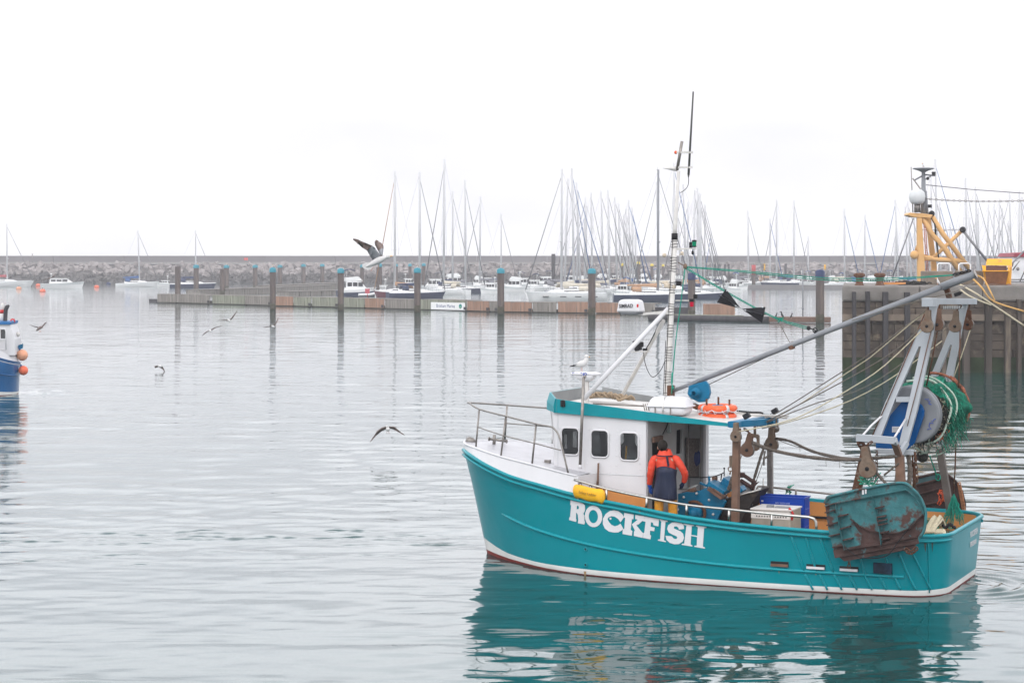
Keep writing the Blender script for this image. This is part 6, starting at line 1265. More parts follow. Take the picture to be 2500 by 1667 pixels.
# marina sign on the wave screen
p0, p1 = W(1052.4, 755.3, dist(wl_y(1052.4)) - .25), W(1135, 757.2, dist(wl_y(1135)) - .25); d = p1 - p0; hgt = 17.6*p0.y/CAM_F
sg = tag(empty('marina_sign', ((p0 + p1)/2).to_tuple(), math.atan2(d.y, d.x)), 'white marina name sign with blue lettering fixed to the wave screen', 'sign')
b = MB(); b.box((0, 0, hgt/2), (d.length, .06, hgt)); b.build('board', M['yacht'], sg)
TX = lambda x, z: Matrix.Translation((x, -.034, z)) @ Matrix.Rotation(R(90), 4, 'X')
text_mesh('sign_lettering', 'Brixham Marina', .62, mat('sign_navy', (.02, .05, .20), .5), TX(-.42, hgt*.5), sg, .0, sx=.94)
b = MB(); b.prism([(d.length*.375 + .30*math.cos(k*.4), -.034, hgt*.53 + .30*math.sin(k*.4)) for k in range(16)], (0, -.01, 0)); b.build('logo_disc', mat('sign_teal', (.02, .25, .28), .5), sg)
b = MB(); b.prism([(d.length*.375 + x, -.05, hgt*.53 + z) for x, z in ((-.26,-.1),(-.1,.02),(.02,.20),(.08,.05),(.24,-.05),(.2,-.18),(0,-.27),(-.18,-.2))], (0, -.006, 0)); b.build('logo_wave', mat('sign_green', (.03, .32, .14), .5), sg)
b = MB(); b.prism([(d.length*.375 + x, -.06, hgt*.53 + z) for x, z in ((-.2,-.14),(0,-.05),(.2,-.14),(0,-.1))], (0, -.004, 0)); b.build('logo_line', M['yacht'], sg)

# ---------------------------------------------------------------- moored yachts
def yacht(px, ytop, wl, lab, lean=0.0, yaw=0.0, hull='yacht', cover='canvasn', L0=None, group='moored sailing yachts', mastm='alu', fore=True, jib='alu', tall=None, sprd=2, cover_on=True, bow=1, cabin='yacht', furl=None):
    """px: mast foot; ytop: masthead in the photo; wl: waterline row; yaw: heading of the bow (0 = to the right)"""
    p = wat(px, wl); s_ = p.y/CAM_F; mh = (wl - ytop)*s_; LH = L0 or max(6.5, mh*.52); bm = LH*.145; fb = .078*LH + .22
    rt_ = tag(empty('sailing_yacht', (p.x, p.y, 0)), lab, 'sailing yacht', group); rt_.rotation_euler = (0, R(lean), R(yaw))
    x0, x1 = -LH*.58, LH*.42       # mast at x = 0
    def hbm(t): return bm*min(1, (math.sin(math.pi*min(1, t*.62 + .36)))**.8 if t > .25 else .72 + .9*t*.9)
    rg = []; N = 12
    for i in range(N + 1):
        t = i/N; x = x0 + (x1 - x0)*t; hw = bm*max(.02, (1 - max(0, (t - .42)/.58)**2.1))*(1 - .28*max(0, (.42 - t)/.42)**1.5); z1 = fb*(1 + .22*t*t); xr_ = x + .06*LH*t*t
        rg.append([Vector((xr_, -hw, z1)), Vector((xr_ - .03*LH*t*t, -hw*.97, z1*.82)), Vector((x, -hw*.86, 0)), Vector((x - .04*LH*t, -hw*.3, -.5)), Vector((x - .04*LH*t, hw*.3, -.5)), Vector((x, hw*.86, 0)), Vector((xr_ - .03*LH*t*t, hw*.97, z1*.82)), Vector((xr_, hw, z1))])
    b = MB(); b.loft(rg, sm=False); nf = len(b.f); 
    for i in range(N):
        for k in range(8):
            if k in (0, 6): b.m[i*8 + k] = 1
            b.s[i*8 + k] = k in (1, 5, 0, 6)
            if k == 7: b.m[i*8 + k] = 2
    b.build('hull', [M[hull], M['yacht'] if hull != 'yacht' else M['yachtg'], M['yachtg']], rt_)
    b = MB(); zc = fb*1.02; b.loft([[Vector((x, -w_*bm, zc)), Vector((x, -w_*bm*.8, zc + h_)), Vector((x, w_*bm*.8, zc + h_)), Vector((x, w_*bm, zc))] for x, w_, h_ in ((x0 + LH*.22,.62,.42),(x0 + LH*.3,.64,.50),(0,.6,.45),(LH*.12,.5,.30),(LH*.2,.3,.08))], sm=False); cb = b.build('cabin', M[cabin], rt_)
    b = MB()
    for s in (-1, 1): b.box((x0 + LH*.42, s*bm*.565, zc + .25), (LH*.26, .06, .16))
    b.build('side_window', M['glass'], cb)
    b = MB(); b.tube([(0, 0, fb*.9), (0, 0, mh)], [mh*.006 + .095, mh*.004 + .085], 8); mst = b.build('mast', M[mastm], rt_)
    b = MB()
    for k in range(sprd):
        z = mh*(.38 + .27*k) if sprd > 1 else mh*.55; b.tube([(0, -bm*(.62 - .15*k), z), (0, bm*(.62 - .15*k), z)], .035, 4)
    b.tube([(-.3, 0, mh + .05), (.35, 0, mh + .1)], .02, 4); b.tube([(-.1, 0, mh), (-.1, 0, mh + .55)], .018, 4); b.ball((.16, 0, mh*.45), (.22, .22, .12), 8, 5); b.build('spreaders', M[mastm], mst)
    b = MB(); wr = .017
    b.tube([(0, 0, mh), (x0 + .1, 0, fb)], wr, 3)
    for s in (-1, 1): b.tube([(0, 0, mh*.97), (0, s*bm*.6, mh*.40), (-.1, s*bm*.85, fb)], wr, 3)
    b.build('rigging', M['wire_grey'], rt_)
    b = MB(); b.tube([(0, 0, mh*.96), (x1 + .04*LH, 0, fb*1.2 + .25)], [.045, .10] if fore else wr, 6); b.build('furled_headsail', M[furl or 'wire_grey'] if furl or not fore else M['wire_grey'], rt_)
    b = MB(); bl = LH*.40; zb_ = fb + 1.15
    b.tube([(0, 0, zb_), (-bl, 0, zb_ + .05)], .07, 6); bo = b.build('boom', M[mastm], rt_)
    if cover_on: b = MB(); b.loft([[Vector((-bl*t, .16*w_*math.cos(k*.785), zb_ + .16 + h_*math.sin(k*.785))) for k in range(8)] for t, w_, h_ in ((-.02,.9,.5),(.1,1,.30),(.5,1,.22),(1,.7,.14))]); b.build('sail_cover', M[cover], rt_)
    b = MB()
    for k in range(9):
        x = x0 + .2 + (x1 - x0 - .3)*k/8
        for s in (-1, 1): hw = bm*max(.05, (1 - max(0, (k/8 - .42)/.58)**2.1))*.97; b.tube([(x + .05*LH*(k/8)**2, s*hw, fb), (x + .05*LH*(k/8)**2, s*hw, fb + .65)], .018, 3)
    for s in (-1, 1): b.tube([(x0 + .2 + (x1 - x0 - .3)*k/8 + .05*LH*(k/8)**2, s*bm*max(.05, (1 - max(0, (k/8 - .42)/.58)**2.1))*.97, fb + .63) for k in range(9)], .016, 3)
    b.build('guard_rail', M['wire_grey'], rt_)
    b = MB(); b.loft([[Vector((x, y*bm*.6, zc + z)) for y, z in ((-1,.3),(-.9,.85),(-.4,1.08),(.4,1.08),(.9,.85),(1,.3))] for x in (x0 + LH*.24, x0 + LH*.36)], closed=False, caps=False); o = b.build('spray_hood', M[cover], rt_); md = o.modifiers.new('t', 'SOLIDIFY'); md.thickness = .03
    return rt_
def motorboat(px, wl, wpx, lab, yaw=0.0, hull='yacht', fly=False, bimini=None, screen='glass', group='moored motor boats', hgt=1.0, top='yacht', cs=1.0):
    p = wat(px, wl); s_ = p.y/CAM_F; LH = wpx*s_/max(.45, abs(math.cos(R(yaw))) + .3*abs(math.sin(R(yaw)))); bm = LH*.17; fb = LH*.115*hgt + .28
    rt_ = tag(empty('motor_boat', (p.x, p.y, 0), R(yaw)), lab, 'motor boat', group); N = 10; rg = []
    for i in range(N + 1):
        t = i/N; x = -LH/2 + LH*t; hw = bm*max(.03, 1 - max(0, (t - .45)/.55)**2.3); z1 = fb*(1 + .45*t*t); dx = .07*LH*t*t
        rg.append([Vector((x + dx, -hw, z1)), Vector((x + dx*.5, -hw*.92, z1*.6)), Vector((x, -hw*.72, 0)), Vector((x, -hw*.2, -.4)), Vector((x, hw*.2, -.4)), Vector((x, hw*.72, 0)), Vector((x + dx*.5, hw*.92, z1*.6)), Vector((x + dx, hw, z1))])
    b = MB(); b.loft(rg, sm=False)
    for i in range(N):
        b.m[i*8] = b.m[i*8 + 6] = 1; b.m[i*8 + 7] = 1
    b.build('hull', [M[hull], M['yacht'] if hull != 'yacht' else M['yachtg']], rt_)
    ch = (LH*.15 + .62)*cs; xa, xb = -LH*.28, LH*.16
    b = MB(); b.loft([[Vector((x, -w_*bm, fb)), Vector((x - o_, -w_*bm*.88, fb + h_)), Vector((x - o_, w_*bm*.88, fb + h_)), Vector((x, w_*bm, fb))] for x, w_, h_, o_ in ((xa,.78,ch,-.1),(0,.78,ch,0),(xb*.9,.7,ch*.95,.1),(xb + LH*.10,.6,ch*.3,0),(xb + LH*.22,.35,.02,0))], sm=False); cb = b.build('cabin', M[top], rt_)
    b = MB()
    for s in (-1, 1):
        for k in range(3): x = xa + .15 + (xb - xa)*(.05 + k*.33); w_ = (xb - xa)*.27; b.box((x + w_/2, s*bm*.745, fb + ch*.62), (w_, .06, ch*.42))
    b.box((xa - .02, 0, fb + ch*.55), (.06, bm*1.0, ch*.5)); b.build('windows', M[screen], cb)
    b = MB(); b.box(((xa + xb)/2 - .1, 0, fb + ch + .05), ((xb - xa)*1.12, bm*1.5, .10)); b.build('cabin_roof', M['yacht'], cb)
    if fly: b = MB(); b.loft([[Vector((x, -w_*bm, fb + ch + .1)), Vector((x, -w_*bm, fb + ch + h_)), Vector((x, w_*bm, fb + ch + h_)), Vector((x, w_*bm, fb + ch + .1))] for x, w_, h_ in ((xa,.7,.55),(xb*.4,.68,.75),(xb*.9,.5,.3))], sm=False); b.build('flybridge', M['yacht'], rt_)
    if bimini:
        z0 = fb + ch + (.6 if fly else 0); b = MB()
        for s in (-1, 1):
            for x in (xa - .1, xa + LH*.22): b.tube([(x, s*bm*.6, fb + .3), (x, s*bm*.6, z0 + 1.2)], .025, 4)
        b.build('canopy_frame', M['wire_grey'], rt_)
        b = MB(); b.loft([[Vector((xa - .3 + (LH*.22 + .6)*k/6, y*bm*.66, z0 + 1.15 + .28*math.sin(math.pi*k/6) + .08*(1 - y*y))) for y in (-1, -.5, 0, .5, 1)] for k in range(7)], closed=False, caps=False); o = b.build('canopy', M[bimini], rt_); md = o.modifiers.new('t', 'SOLIDIFY'); md.thickness = .06
    b = MB(); b.tube([(xb + LH*.1 + (LH*.26)*k/5, -bm*.8*(1 - (k/5)**2.2), fb*1.35 + .6) for k in range(6)], .025, 4)
    b.tube([(xb + LH*.1 + (LH*.26)*k/5, bm*.8*(1 - (k/5)**2.2), fb*1.35 + .6) for k in range(6)], .025, 4)
    for k in range(5): b.tube([(xb + LH*.1 + (LH*.26)*k/5, -bm*.8*(1 - (k/5)**2.2), fb), (xb + LH*.1 + (LH*.26)*k/5, -bm*.8*(1 - (k/5)**2.2), fb*1.35 + .6)], .02, 3)
    b.build('bow_rail', M['wire_grey'], rt_)
    b = MB(); zt2 = fb + ch + (.7 if fly else .1); b.tube([(xa + .3, 0, zt2), (xa + .2, 0, zt2 + 1.0)], .04, 5); b.ball((xa + .2, 0, zt2 + 1.0), (.25, .25, .12), 8, 5); b.tube([(xa, bm*.4, zt2), (xa - .2, bm*.4, zt2 + 1.6)], .015, 3); b.build('aerial_mast', M['yacht'], rt_)
    return rt_
# left, on swinging moorings
yacht(17.5, 547, 700, 'white yacht with red sail cover at the left edge behind the blue boat', lean=-.3, yaw=8, cover='canvasr', L0=13)
yacht(341, 563, 700, 'white yacht with blue cover moored alone before the breakwater, left of the wave screen', lean=-1.8, yaw=5, cover='canvasb', L0=9.6)
yacht(477.5, 563, 702.5, 'dark blue hulled yacht moored behind the leftmost piles', lean=0, yaw=3, hull='navy', L0=10)
motorboat(150, 703.6, 98, 'white moored fishing launch with small wheelhouse and red lamp, left of centre mooring', yaw=2, group='moored motor boats', hgt=.75, cs=.55)
motorboat(400, 699, 42, 'small white motor cruiser moored just left of the bare end pile', yaw=175, hgt=.8, cs=.55)
for px, py, c_, lab in ((46,706,'buoyp','pale mooring buoy nearest the left edge'),(93,698,'buoyo','orange mooring buoy just left of the moored launch'),(104,712,'buoyo','mooring buoy in front of the launch stern'),(236,702,'buoyo','orange mooring buoy right of the launch'),(265,694,'pilecapn','dark little mooring buoy left of the lone white yacht'),(416,698,'buoyo','orange mooring buoy in front of the small white motor cruiser')):
    p = wat(px, py); b = MB(); b.ball((0, 0, .15), (.62, .62, .42), 14, 8); rt_ = tag(empty('mooring_buoy', (p.x, p.y, 0)), lab, 'buoy', 'mooring buoys'); b.build('float', M[c_], rt_); b = MB(); b.tube([(0, 0, .5), (0, 0, .8)], .08, 6); b.build('ring', M['timber'], rt_)
# centre berths
motorboat(868, 724, 96, 'navy and white motor cruiser with flybridge and dark canopy left of the large gull', yaw=14, hull='navy', fly=True, bimini='canvasn', screen='glass', hgt=1.15)
motorboat(932, 722, 44, 'white pilothouse boat tucked behind the dinghy and burgundy yacht', yaw=172, screen='glassw', hgt=1.2)
p = wat(893, 724); rt_ = tag(empty('inflatable_dinghy', (p.x, p.y, 0), R(25)), 'white inflatable dinghy lying between the motor cruiser and the burgundy yacht', 'dinghy'); b = MB(); b.tube(smooth([(-1.6, -.6, .35), (.6, -.6, .38), (1.7, -.25, .6), (1.9, 0, .65), (1.7, .25, .6), (.6, .6, .38), (-1.6, .6, .35)], 4), .24, 8); b.build('tube', M['yacht'], rt_); b = MB(); b.box((0, 0, .3), (2.6, .9, .08)); b.box((.1, 0, .7), (.5, .6, .7)); b.build('console', M['yachtg'], rt_); b = MB(); b.box((-1.7, 0, .75), (.35, .3, .8)); b.build('outboard_motor', M['canvasn'], rt_)
p = wat(897, 728); b = MB(); b.box((0, 0, 1.2), (.75, .3, .8)); b.tube([(0, 0, 0), (0, 0, 1)], .07, 6); o = b.build('locker', mat('locker_red', (.50, .07, .09), .6), loc=p); tag(o, 'red safety locker on the walkway by the dinghy', 'locker')
yacht(964, 421, 726, 'burgundy hulled yacht with tan sail cover behind the wave screen', lean=.0, yaw=140, hull='burg', cover='canvast', L0=10.5, furl='masttan')
yacht(1024.5, 423, 727, 'navy hulled yacht whose bow points right toward the marina sign', lean=0, yaw=22, hull='navy', cover='canvasn', L0=10)
yacht(1083, 391, 719, 'white yacht with black fenders and the tallest mast of the centre berths', lean=-.4, yaw=148, hull='yacht', cover='canvasw', L0=9.5, sprd=3)
yacht(1105, 469, 712, 'white yacht with a shorter mast just right of the tallest centre mast', yaw=12, L0=9)
yacht(1136.5, 441, 715, 'dark hulled yacht with twin stays right of the fendered white yacht', lean=-.3, yaw=24, hull='navy', cover='canvasg', L0=9)
yacht(1171, 482, 708, 'yacht with a bare thin mast above the grey canopy boats', lean=-.5, yaw=178, cover='canvasg', L0=9)
yacht(1223.5, 524, 706, 'yacht with a short mast rising behind the pile right of the marina sign', lean=0, yaw=6, L0=8)
for k, (px, wl, wpx, yaw, kw, lab) in enumerate([(1060,712,66,170,dict(bimini='canvasg'),'white cruiser with grey canopy behind the navy yacht'),(1112,706,72,10,dict(fly=True,bimini='canvasg'),'white flybridge cruiser behind the fendered yacht'),(1198,716,44,165,dict(hgt=1.1),'small cruiser with dark windscreen left of the pile by the sign'),(1190,704,52,12,dict(bimini='canvasg'),'white cruiser with wide grey canopy behind the centre berths'),(1254,712,60,172,dict(fly=True),'white cruiser just right of the pile by the marina sign'),(1282,704,50,5,dict(bimini='canvasn'),'white cruiser with navy canopy left of the big white yacht'),
      (1330,703,60,175,dict(bimini='canvasn'),'low white cruiser with dark covers above the big yacht bow'),(1395,700,60,4,dict(),'white motor boat behind the big white yacht cabin'),(1468,702,58,176,dict(fly=True),'white cruiser right of the tall blue-capped pile'),(1000,702,40,8,dict(),'little white motor boat behind the tan sail cover'),(1300,708,46,170,dict(bimini='canvasn'),'white cruiser with navy hood just left of the big white yacht bow'),(1420,706,50,8,dict(fly=True),'white flybridge cruiser peeping over the big white yacht stern'),(1165,702,40,175,dict(fly=True),'small white flybridge cruiser behind the dark hulled yacht'),(1520,722,48,160,dict(bimini='canvasb'),'white launch with blue canopy at the stern of the big white yacht'),(1555,706,44,12,dict(),'white motor boat behind the navy classic yacht deck'),(1652,714,50,170,dict(bimini='canvasg'),'white cruiser with grey hood right of the fishing boat mast'),(1745,712,44,15,dict(),'white motor boat bow-on right of the blue and white yacht')]):
    motorboat(px, wl, wpx*1.12, lab, yaw=yaw, **kw)
p = wat(1400, 736); 
big_ = yacht(1371, 415, 733, 'big modern white yacht with slim black windows moored along the wave screen', lean=-.1, yaw=181, hull='yacht', cover='canvasw', L0=12.6, sprd=3)
yacht(1606, 415, 735, 'navy hulled classic yacht with tan covers left of the fishing boat mast', lean=.2, yaw=3, hull='navy', cover='canvast', L0=12.2, mastm='galv')
yacht(1712, 474, 729, 'blue and white yacht with white bow pointing right at the fishing boat mast', lean=-.6, yaw=12, hull='navy', cover='canvasn', L0=9)
b = MB()
for x in (2.6, -.2, -2.6, -5.2): b.box((x, 0, .62), (1.0, 2*12.6*.145*.97*(.93 if x > 2 else 1), .12))
b.build('hull_windows', M['glass'], big_)
text_mesh('hull_lettering', 'OL   LEDUEIM', .55, M['dsteel'], Matrix.Translation((-4.4, 1.84, .62)) @ Matrix.Rotation(R(180), 4, 'Z') @ Matrix.Rotation(R(90), 4, 'X'), big_, .004) if False else None
# the crowd of masts: foot x, head x, head y, waterline, bow side
crowd = [(1378,1387,437,716,1),(1402,1393,412,722,1),(1418,1407,447,718,1),(1408,1404,470,713,-1),(1427,1425,484,712,-1),(1431,1430,504,709,-1),(1446,1442,472,716,1),(1473,1467,468,714,1),(1488,1484,466,718,1),(1507,1501,483,714,1),(1516,1509,498,711,1),(1524,1522.5,526,706,1),(1531,1527,511,709,1),(1540,1534.6,490,714,1),(1546,1542,508,711,1),(1552,1552,545,705,1),
 (1610,1617,446,716,-1),(1643,1646,400,722,1),(1664,1652,520,712,1),(1676,1684.5,451,716,-1),(1679,1678.6,495,710,-1),(1693,1698,466,714,1),(1706,1702,460,712,1),(1705,1707,479,716,1),(1719,1721.5,502,712,1),(1741,1748,567,708,-1),(1827,1826,517,700,1),(1880,1880,535,699,1),(1896,1896,489,700,-1),(1938,1939,491,699,1),(1973,1973,579,698,-1),(2062,2061,512,702,1),(2111,2112,526,701,1),
 (2194,2203,490,706,-1),(2216,2207.5,506,704,1),(2226,2216,493,705,1),(2184,2180,568,702,-1),(2238,2231,500,704,1),(2276,2272.6,432,712,1),(2290,2283.5,390,716,1),(2297,2294,493,708,1),(2361,2355,436,714,1),(2388,2381,456,712,1),(2369,2367,532,704,1),(2391,2394,510,706,-1),(2409,2413.5,502,706,1),(2424,2427.6,499,707,1),(2437,2440.6,486,710,1),(2446,2445,510,705,-1),(2472,2479.6,471,710,-1),(2486,2490.5,467,711,1),(2492,2495,482,708,1),(2330,2334,560,702,1),(2345,2348,548,703,-1),(2316,2320,545,703,1),(2458,2462,540,704,1)]
rc = random.Random(21)
def where(px):
    if px < 1460: return 'above the big white yacht'
    if px < 1600: return 'between capped pile and fishing boat mast'
    if px < 1790: return 'around the fishing boat mast'
    if px < 2150: return 'over the far pontoon'
    return 'behind the quay'
ordn = ['first','second','third','fourth','fifth','sixth','seventh','eighth','ninth','tenth','eleventh','twelfth','thirteenth','fourteenth','fifteenth','sixteenth','seventeenth','eighteenth','nineteenth','twentieth','twenty-first','twenty-second','twenty-third','twenty-fourth','twenty-fifth']
cnt = {}
for fx, hx, hy, wl, sd in sorted(crowd):
    wname = where(fx); cnt[wname] = cnt.get(wname, 0) + 1; d = dist(wl); lean = math.degrees(math.atan2(hx - fx, wl - hy))
    hk = rc.choice(['yacht', 'yacht', 'yacht', 'navy', 'yachtg']); cv = rc.choice(['canvasn', 'canvasw', 'canvasb', 'canvasg', 'canvast'])
    cn = {'canvasn': 'navy', 'canvasw': 'cream', 'canvasb': 'blue', 'canvasg': 'grey', 'canvast': 'tan'}[cv]; hn = {'yacht': 'white', 'navy': 'dark', 'yachtg': 'off-white'}[hk]
    yacht(fx, hy, wl, '%s yacht with the %s mast from the left %s' % (hn, ordn[cnt[wname] - 1], wname), lean=lean, yaw=(0 if sd > 0 else 180) + rc.uniform(-50, 50) , hull=hk, cover=cv, group='yachts with masts ' + wname, furl=rc.choice([None, None, None, 'canvasb']))
names = ['white cruiser', 'small white launch', 'white cabin boat', 'white sports cruiser']
mbs = [(1440,694,44),(1500,692,40),(1540,698,46),(1575,694,40),(1610,698,44),(1660,702,50),(1700,696,46),(1740,698,44),(1765,706,52),(1790,714,44),(1805,707,40),(1822,698,34),(1856,697,30),(1889,699,30),(1915,698,36),(1950,698,34),(1978,699,30),(2034,700,38),(2060,699,34),(2092,700,40),(2130,701,42),(2165,702,42),(2200,702,40),(2245,703,44)]
tot = len(mbs)
ref = ['above the tall capped pile','beside the leftmost yellow-capped pile','behind the navy classic yacht bow','under the second yellow-capped pile','left of the fishing boat mast','right behind the fishing boat mast','right of the dark-capped pile','under the slim brown piles','left above the upper black cone','nearest the upper black cone','just above the green rope tackle','at the left end of the far pontoon','right of the red-topped pile','in the middle of the far pontoon','under the thin dark pile','between thin dark pile and reddish mast','left of the navy-capped pile','right of the navy-capped pile','second right of the navy-capped pile','above the left corner of the quay','above the first quay bollard','above the second quay bollard','left of the yellow gantry foot','behind the yellow gantry legs']
for k, (px, wl, wpx) in enumerate(mbs):
    nm_ = rc.choice(names); motorboat(px, wl, wpx, nm_ + ' ' + ref[k], yaw=rc.choice([0, 180]) + rc.uniform(-30, 30), fly=rc.random() < .5, bimini=rc.choice([None, None, 'canvasn', 'canvasg', 'canvasb']), hull=rc.choice(['yacht', 'yacht', 'navy']), group='motor boats at the far pontoons', hgt=rc.uniform(1, 1.3))
a, c = wat(1814, 705.5), wat(2130, 706); rt_ = tag(empty('far_pontoon', ((a + c)/2).to_tuple(), math.atan2((c - a).y, (c - a).x)), 'long grey pontoon carrying boats across the back of the basin', 'pontoon'); ln = (c - a).length
b = MB(); b.box((0, 0, .45), (ln, 2.5, .9)); b.build('float', mat('far_pontoon_grey', (.20, .19, .19), .8, var=.1, scale=.5), rt_)
# cormorants and gulls at rest on the log boom and the piles
def perched(px, py, Y, lab, dark=True, hpx=14, face=1, group=None):
    s = hpx
    gull(Y, lab, [(px - face*s*.30, py - s*.12, .5), (px - face*s*.14, py - s*.3, s*.14), (px, py - s*.52, s*.17), (px + face*s*.06, py - s*.74, s*.08), (px + face*s*.07, py - s*.88, s*.07)], (), (px + face*s*.08, py - s*.92, s*.09), (px + face*s*.12, py - s*.92, px + face*s*.32, py - s*.93), legs=[(px - s*.04, py - s*.4, px - s*.04, py)], mats=('gullk',)*3 if dark else ('gullw', 'gullg', 'gullk'), bm='gullk' if dark else 'gullw', name='cormorant' if dark else 'gull', group=group)
perched(1895, 777, 214, 'dark cormorant crouched on the log boom, leftmost of the three', True, 13); perched(1909, 777, 214, 'upright cormorant on the log boom, middle of the three', True, 17, -1); perched(1932, 778, 214, 'hunched cormorant on the log boom, rightmost of the three', True, 13)
perched(1793, 769, 240, 'gull resting on the log boom below the timber box', False, 7)
perched(481, 648, dist(716), 'gull on the blue-capped pile second from the left end', False, 5); perched(553, 648, dist(708), 'gull on the pile beside the bare capless one', False, 5); perched(665, 653, dist(757), 'gull on the leftmost front blue-capped pile', False, 6)
perched(1019, 654, dist(763), 'gull on the blue-capped pile left of the marina sign', False, 6); perched(1223, 655, dist(767), 'gull on the blue-capped pile right of the marina sign', False, 6); perched(1445, 655, dist(770), 'dark bird crouched on the blue-capped pile before the big white yacht', True, 5)
b = MB(); p = W(1960, 774, 216); b.tube([(0, 0, 0), (0, 0, 118*216/CAM_F)], .07, 6); b.ball((0, 0, .9), .14, 8, 6); b.box((-.12, 0, 72*216/CAM_F), (.25, .06, .12)); o = b.build('gauge_post', M['galv'], loc=p); tag(o, 'thin grey gauge post rising from the log boom left of the navy-capped pile', 'post')
b = MB(); b.box((0, 0, 0), (.2, .2, .1))

# ---------------------------------------------------------------- quay with skip and trawler
QY = 122.0; QL = W(2056, 700, QY).x; QT = W(2100, 697, QY).z
qr = tag(empty('quay', (QL, QY, 0)), 'dark stained stone and timber quay with pale coping at the right', 'quay')
QW = 62
rq = random.Random(3); sl = QL/QY
def qsl(x0, x1, y0, y1, z0, z1):      # slab whose left end slants back with the quay's end wall
    a_ = sl*1.04 if x0 == 0 else 0; c_ = 0
    return [[Vector((x0 + a_*y0, y0, z)), Vector((x1, y0, z)), Vector((x1, y1, z)), Vector((x0 + a_*y1, y1, z))] for z in (z0, z1)]
b = MB(); b.loft(qsl(0, QW, .1, 14, -2, QT - .95), sm=False); b.build('wall', M['quay'], qr)
# courses of big stones, each a little proud of or behind its neighbour
b = MB(); z = .4
while z < QT - 1.0:
    x = 0.02; hh_ = min(rq.uniform(.42, .62), QT - .97 - z)
    while x < 32: w_ = rq.uniform(.9, 2.2); b.box((x + w_/2, .12 - rq.uniform(0, .09), z + hh_/2), (w_ - .03, .3, hh_ - .03)); x += w_
    z += hh_
b.build('stone_courses', mat('quay_stone', (.11, .088, .07), .85, var=.5, scale=.7, col2=(.21, .165, .12), amt=.54, sharp=.12, rscale=1.3, bump=.8, bscale=4), qr, .02)
b = MB(); x = 0; first = True
while x < QW: w_ = rq.uniform(3.5, 5); b.loft([[p - Vector((.03, 0, 0)) if k in (1, 2) else p for k, p in enumerate(r_)] for r_ in qsl(x, x + w_, -.2, 13.9, QT - .95, QT)], sm=False); x += w_
b.build('coping', M['concrete'], qr, .12)
b = MB(); b.box((16, -.18, QT - 1.9), (32, .35, .38)); b.build('waling_beam', mat('pale_waling', (.20, .16, .125), .8, var=.3, scale=1), qr)
for px, wpx, yt, yb in ((2082,8,712,900),(2115,9,711,900),(2158,12,712,900),(2211,12,713,905),(2300,10,800,905),(2355,16,770,905),(2408,16,740,905),(2455,14,760,905),(2483,10,730,905),(2530,14,720,905),(2585,12,760,905),(2640,15,712,905),(2700,12,712,905),(2765,14,712,905),(2830,12,740,905)):
    p0 = W(px, yt, QY); b = MB(); b.box((p0.x - QL, -.45, (p0.z - 1)/2), (wpx*QY/CAM_F, .45, p0.z + 1)); b.build('fender_timber', M['timber'] if px < 2250 else M['quay'], qr, .03)
b = MB(); b.box((QW/2, -.12, .25), (QW, .2, 1.3)); b.build('weed_line', mat('quay_weed', (.03, .045, .02), .9, var=.5, scale=1), qr)
for px, lab in ((2098, 'rusty bollard on the quay nearest its left corner'), (2148, 'rusty bollard on the quay, second from the left corner')):
    p = W(px, 697, QY + 1.0); b = MB(); b.lathe([(.30,0),(.22,.1),(.20,.45),(.34,.55),(.34,.68),(.2,.74),(0,.75)], (0, 0, QT), n=14); o = b.build('bollard', M['rust'], loc=(p.x, p.y, 0)); tag(o, lab, 'bollard', 'bollards on the quay')
for x0, x1, y0, y1, lab, d in ((2263,2327,662,697,'brown concrete block on the quay left of the gallows head', 3),(2347,2402,661,697,'brown concrete block on the quay beside the yellow skip', 3)):
    a, c = W(x0, y1, QY + d), W(x1, y0, QY + d); b = MB(); b.box(((a.x + c.x)/2, QY + d + 1, (QT + c.z)/2), (c.x - a.x, 2, c.z - QT)); o = b.build('concrete_block', mat('block_brown', (.20, .165, .13), .85, var=.3, scale=1.5), None, .06); tag(o, lab, 'concrete block', 'blocks on the quay')
for k, (x0, x1, lab) in enumerate(((2289,2320,'white tube hoop rail on the quay, left one'),(2341,2369,'white tube hoop rail on the quay, right one'))):
    a = W(x0, 664, QY + 5.5); c = W(x1, 643, QY + 5.5); b = MB(); b.tube([(a.x, a.y, QT), (a.x, a.y, c.z - .1), (a.x + .1, a.y, c.z), (c.x - .1, a.y, c.z), (c.x, a.y, c.z - .1), (c.x, a.y, QT)], .045, 6); b.tube([(a.x, a.y, c.z - .5), (c.x, a.y, c.z - .5)], .03, 6); o = b.build('hoop_rail', M['yacht']); tag(o, lab, 'railing', 'white hoop rails')
c6 = lambda x, y: (2020 + x/4.6125, 380 + y/4.6125)
SY = QY + 1.2
def S(x, y, dy=0): p = W(*c6(x, y), SY + dy); return p
o0 = S(1920, 1450); sk = tag(empty('rubbish_skip', o0.to_tuple()), 'yellow skip with lid and rusty front standing on the quay', 'skip')
def SS(x, y, dy=0): return S(x, y, dy) - o0
b = MB(); b.prism([SS(1758,1300,-.6), SS(2040,1300,-.6), SS(2010,1445,-.1), SS(1785,1440,-.1)], (0, .05, 0)); b.build('front_panel', M['skiprust'], sk)
b = MB(); b.prism([SS(1740,1235), SS(1765,1300,-.62), SS(1780,1445,-.1), SS(1775,1445,1.6), SS(1740,1235,1.6)], (.05, 0, 0)); b.prism([SS(2025,1240), SS(2040,1300,-.62), SS(2012,1450,-.1), SS(2060,1450,1.6), SS(2070,1240,1.6)], (.05, 0, 0)); b.prism([SS(2020,1300,-.55), SS(2080,1240,.2), SS(2062,1450,.2), SS(2012,1450,-.1)], (0, .04, 0)); b.build('side_panel', M['skip'], sk)
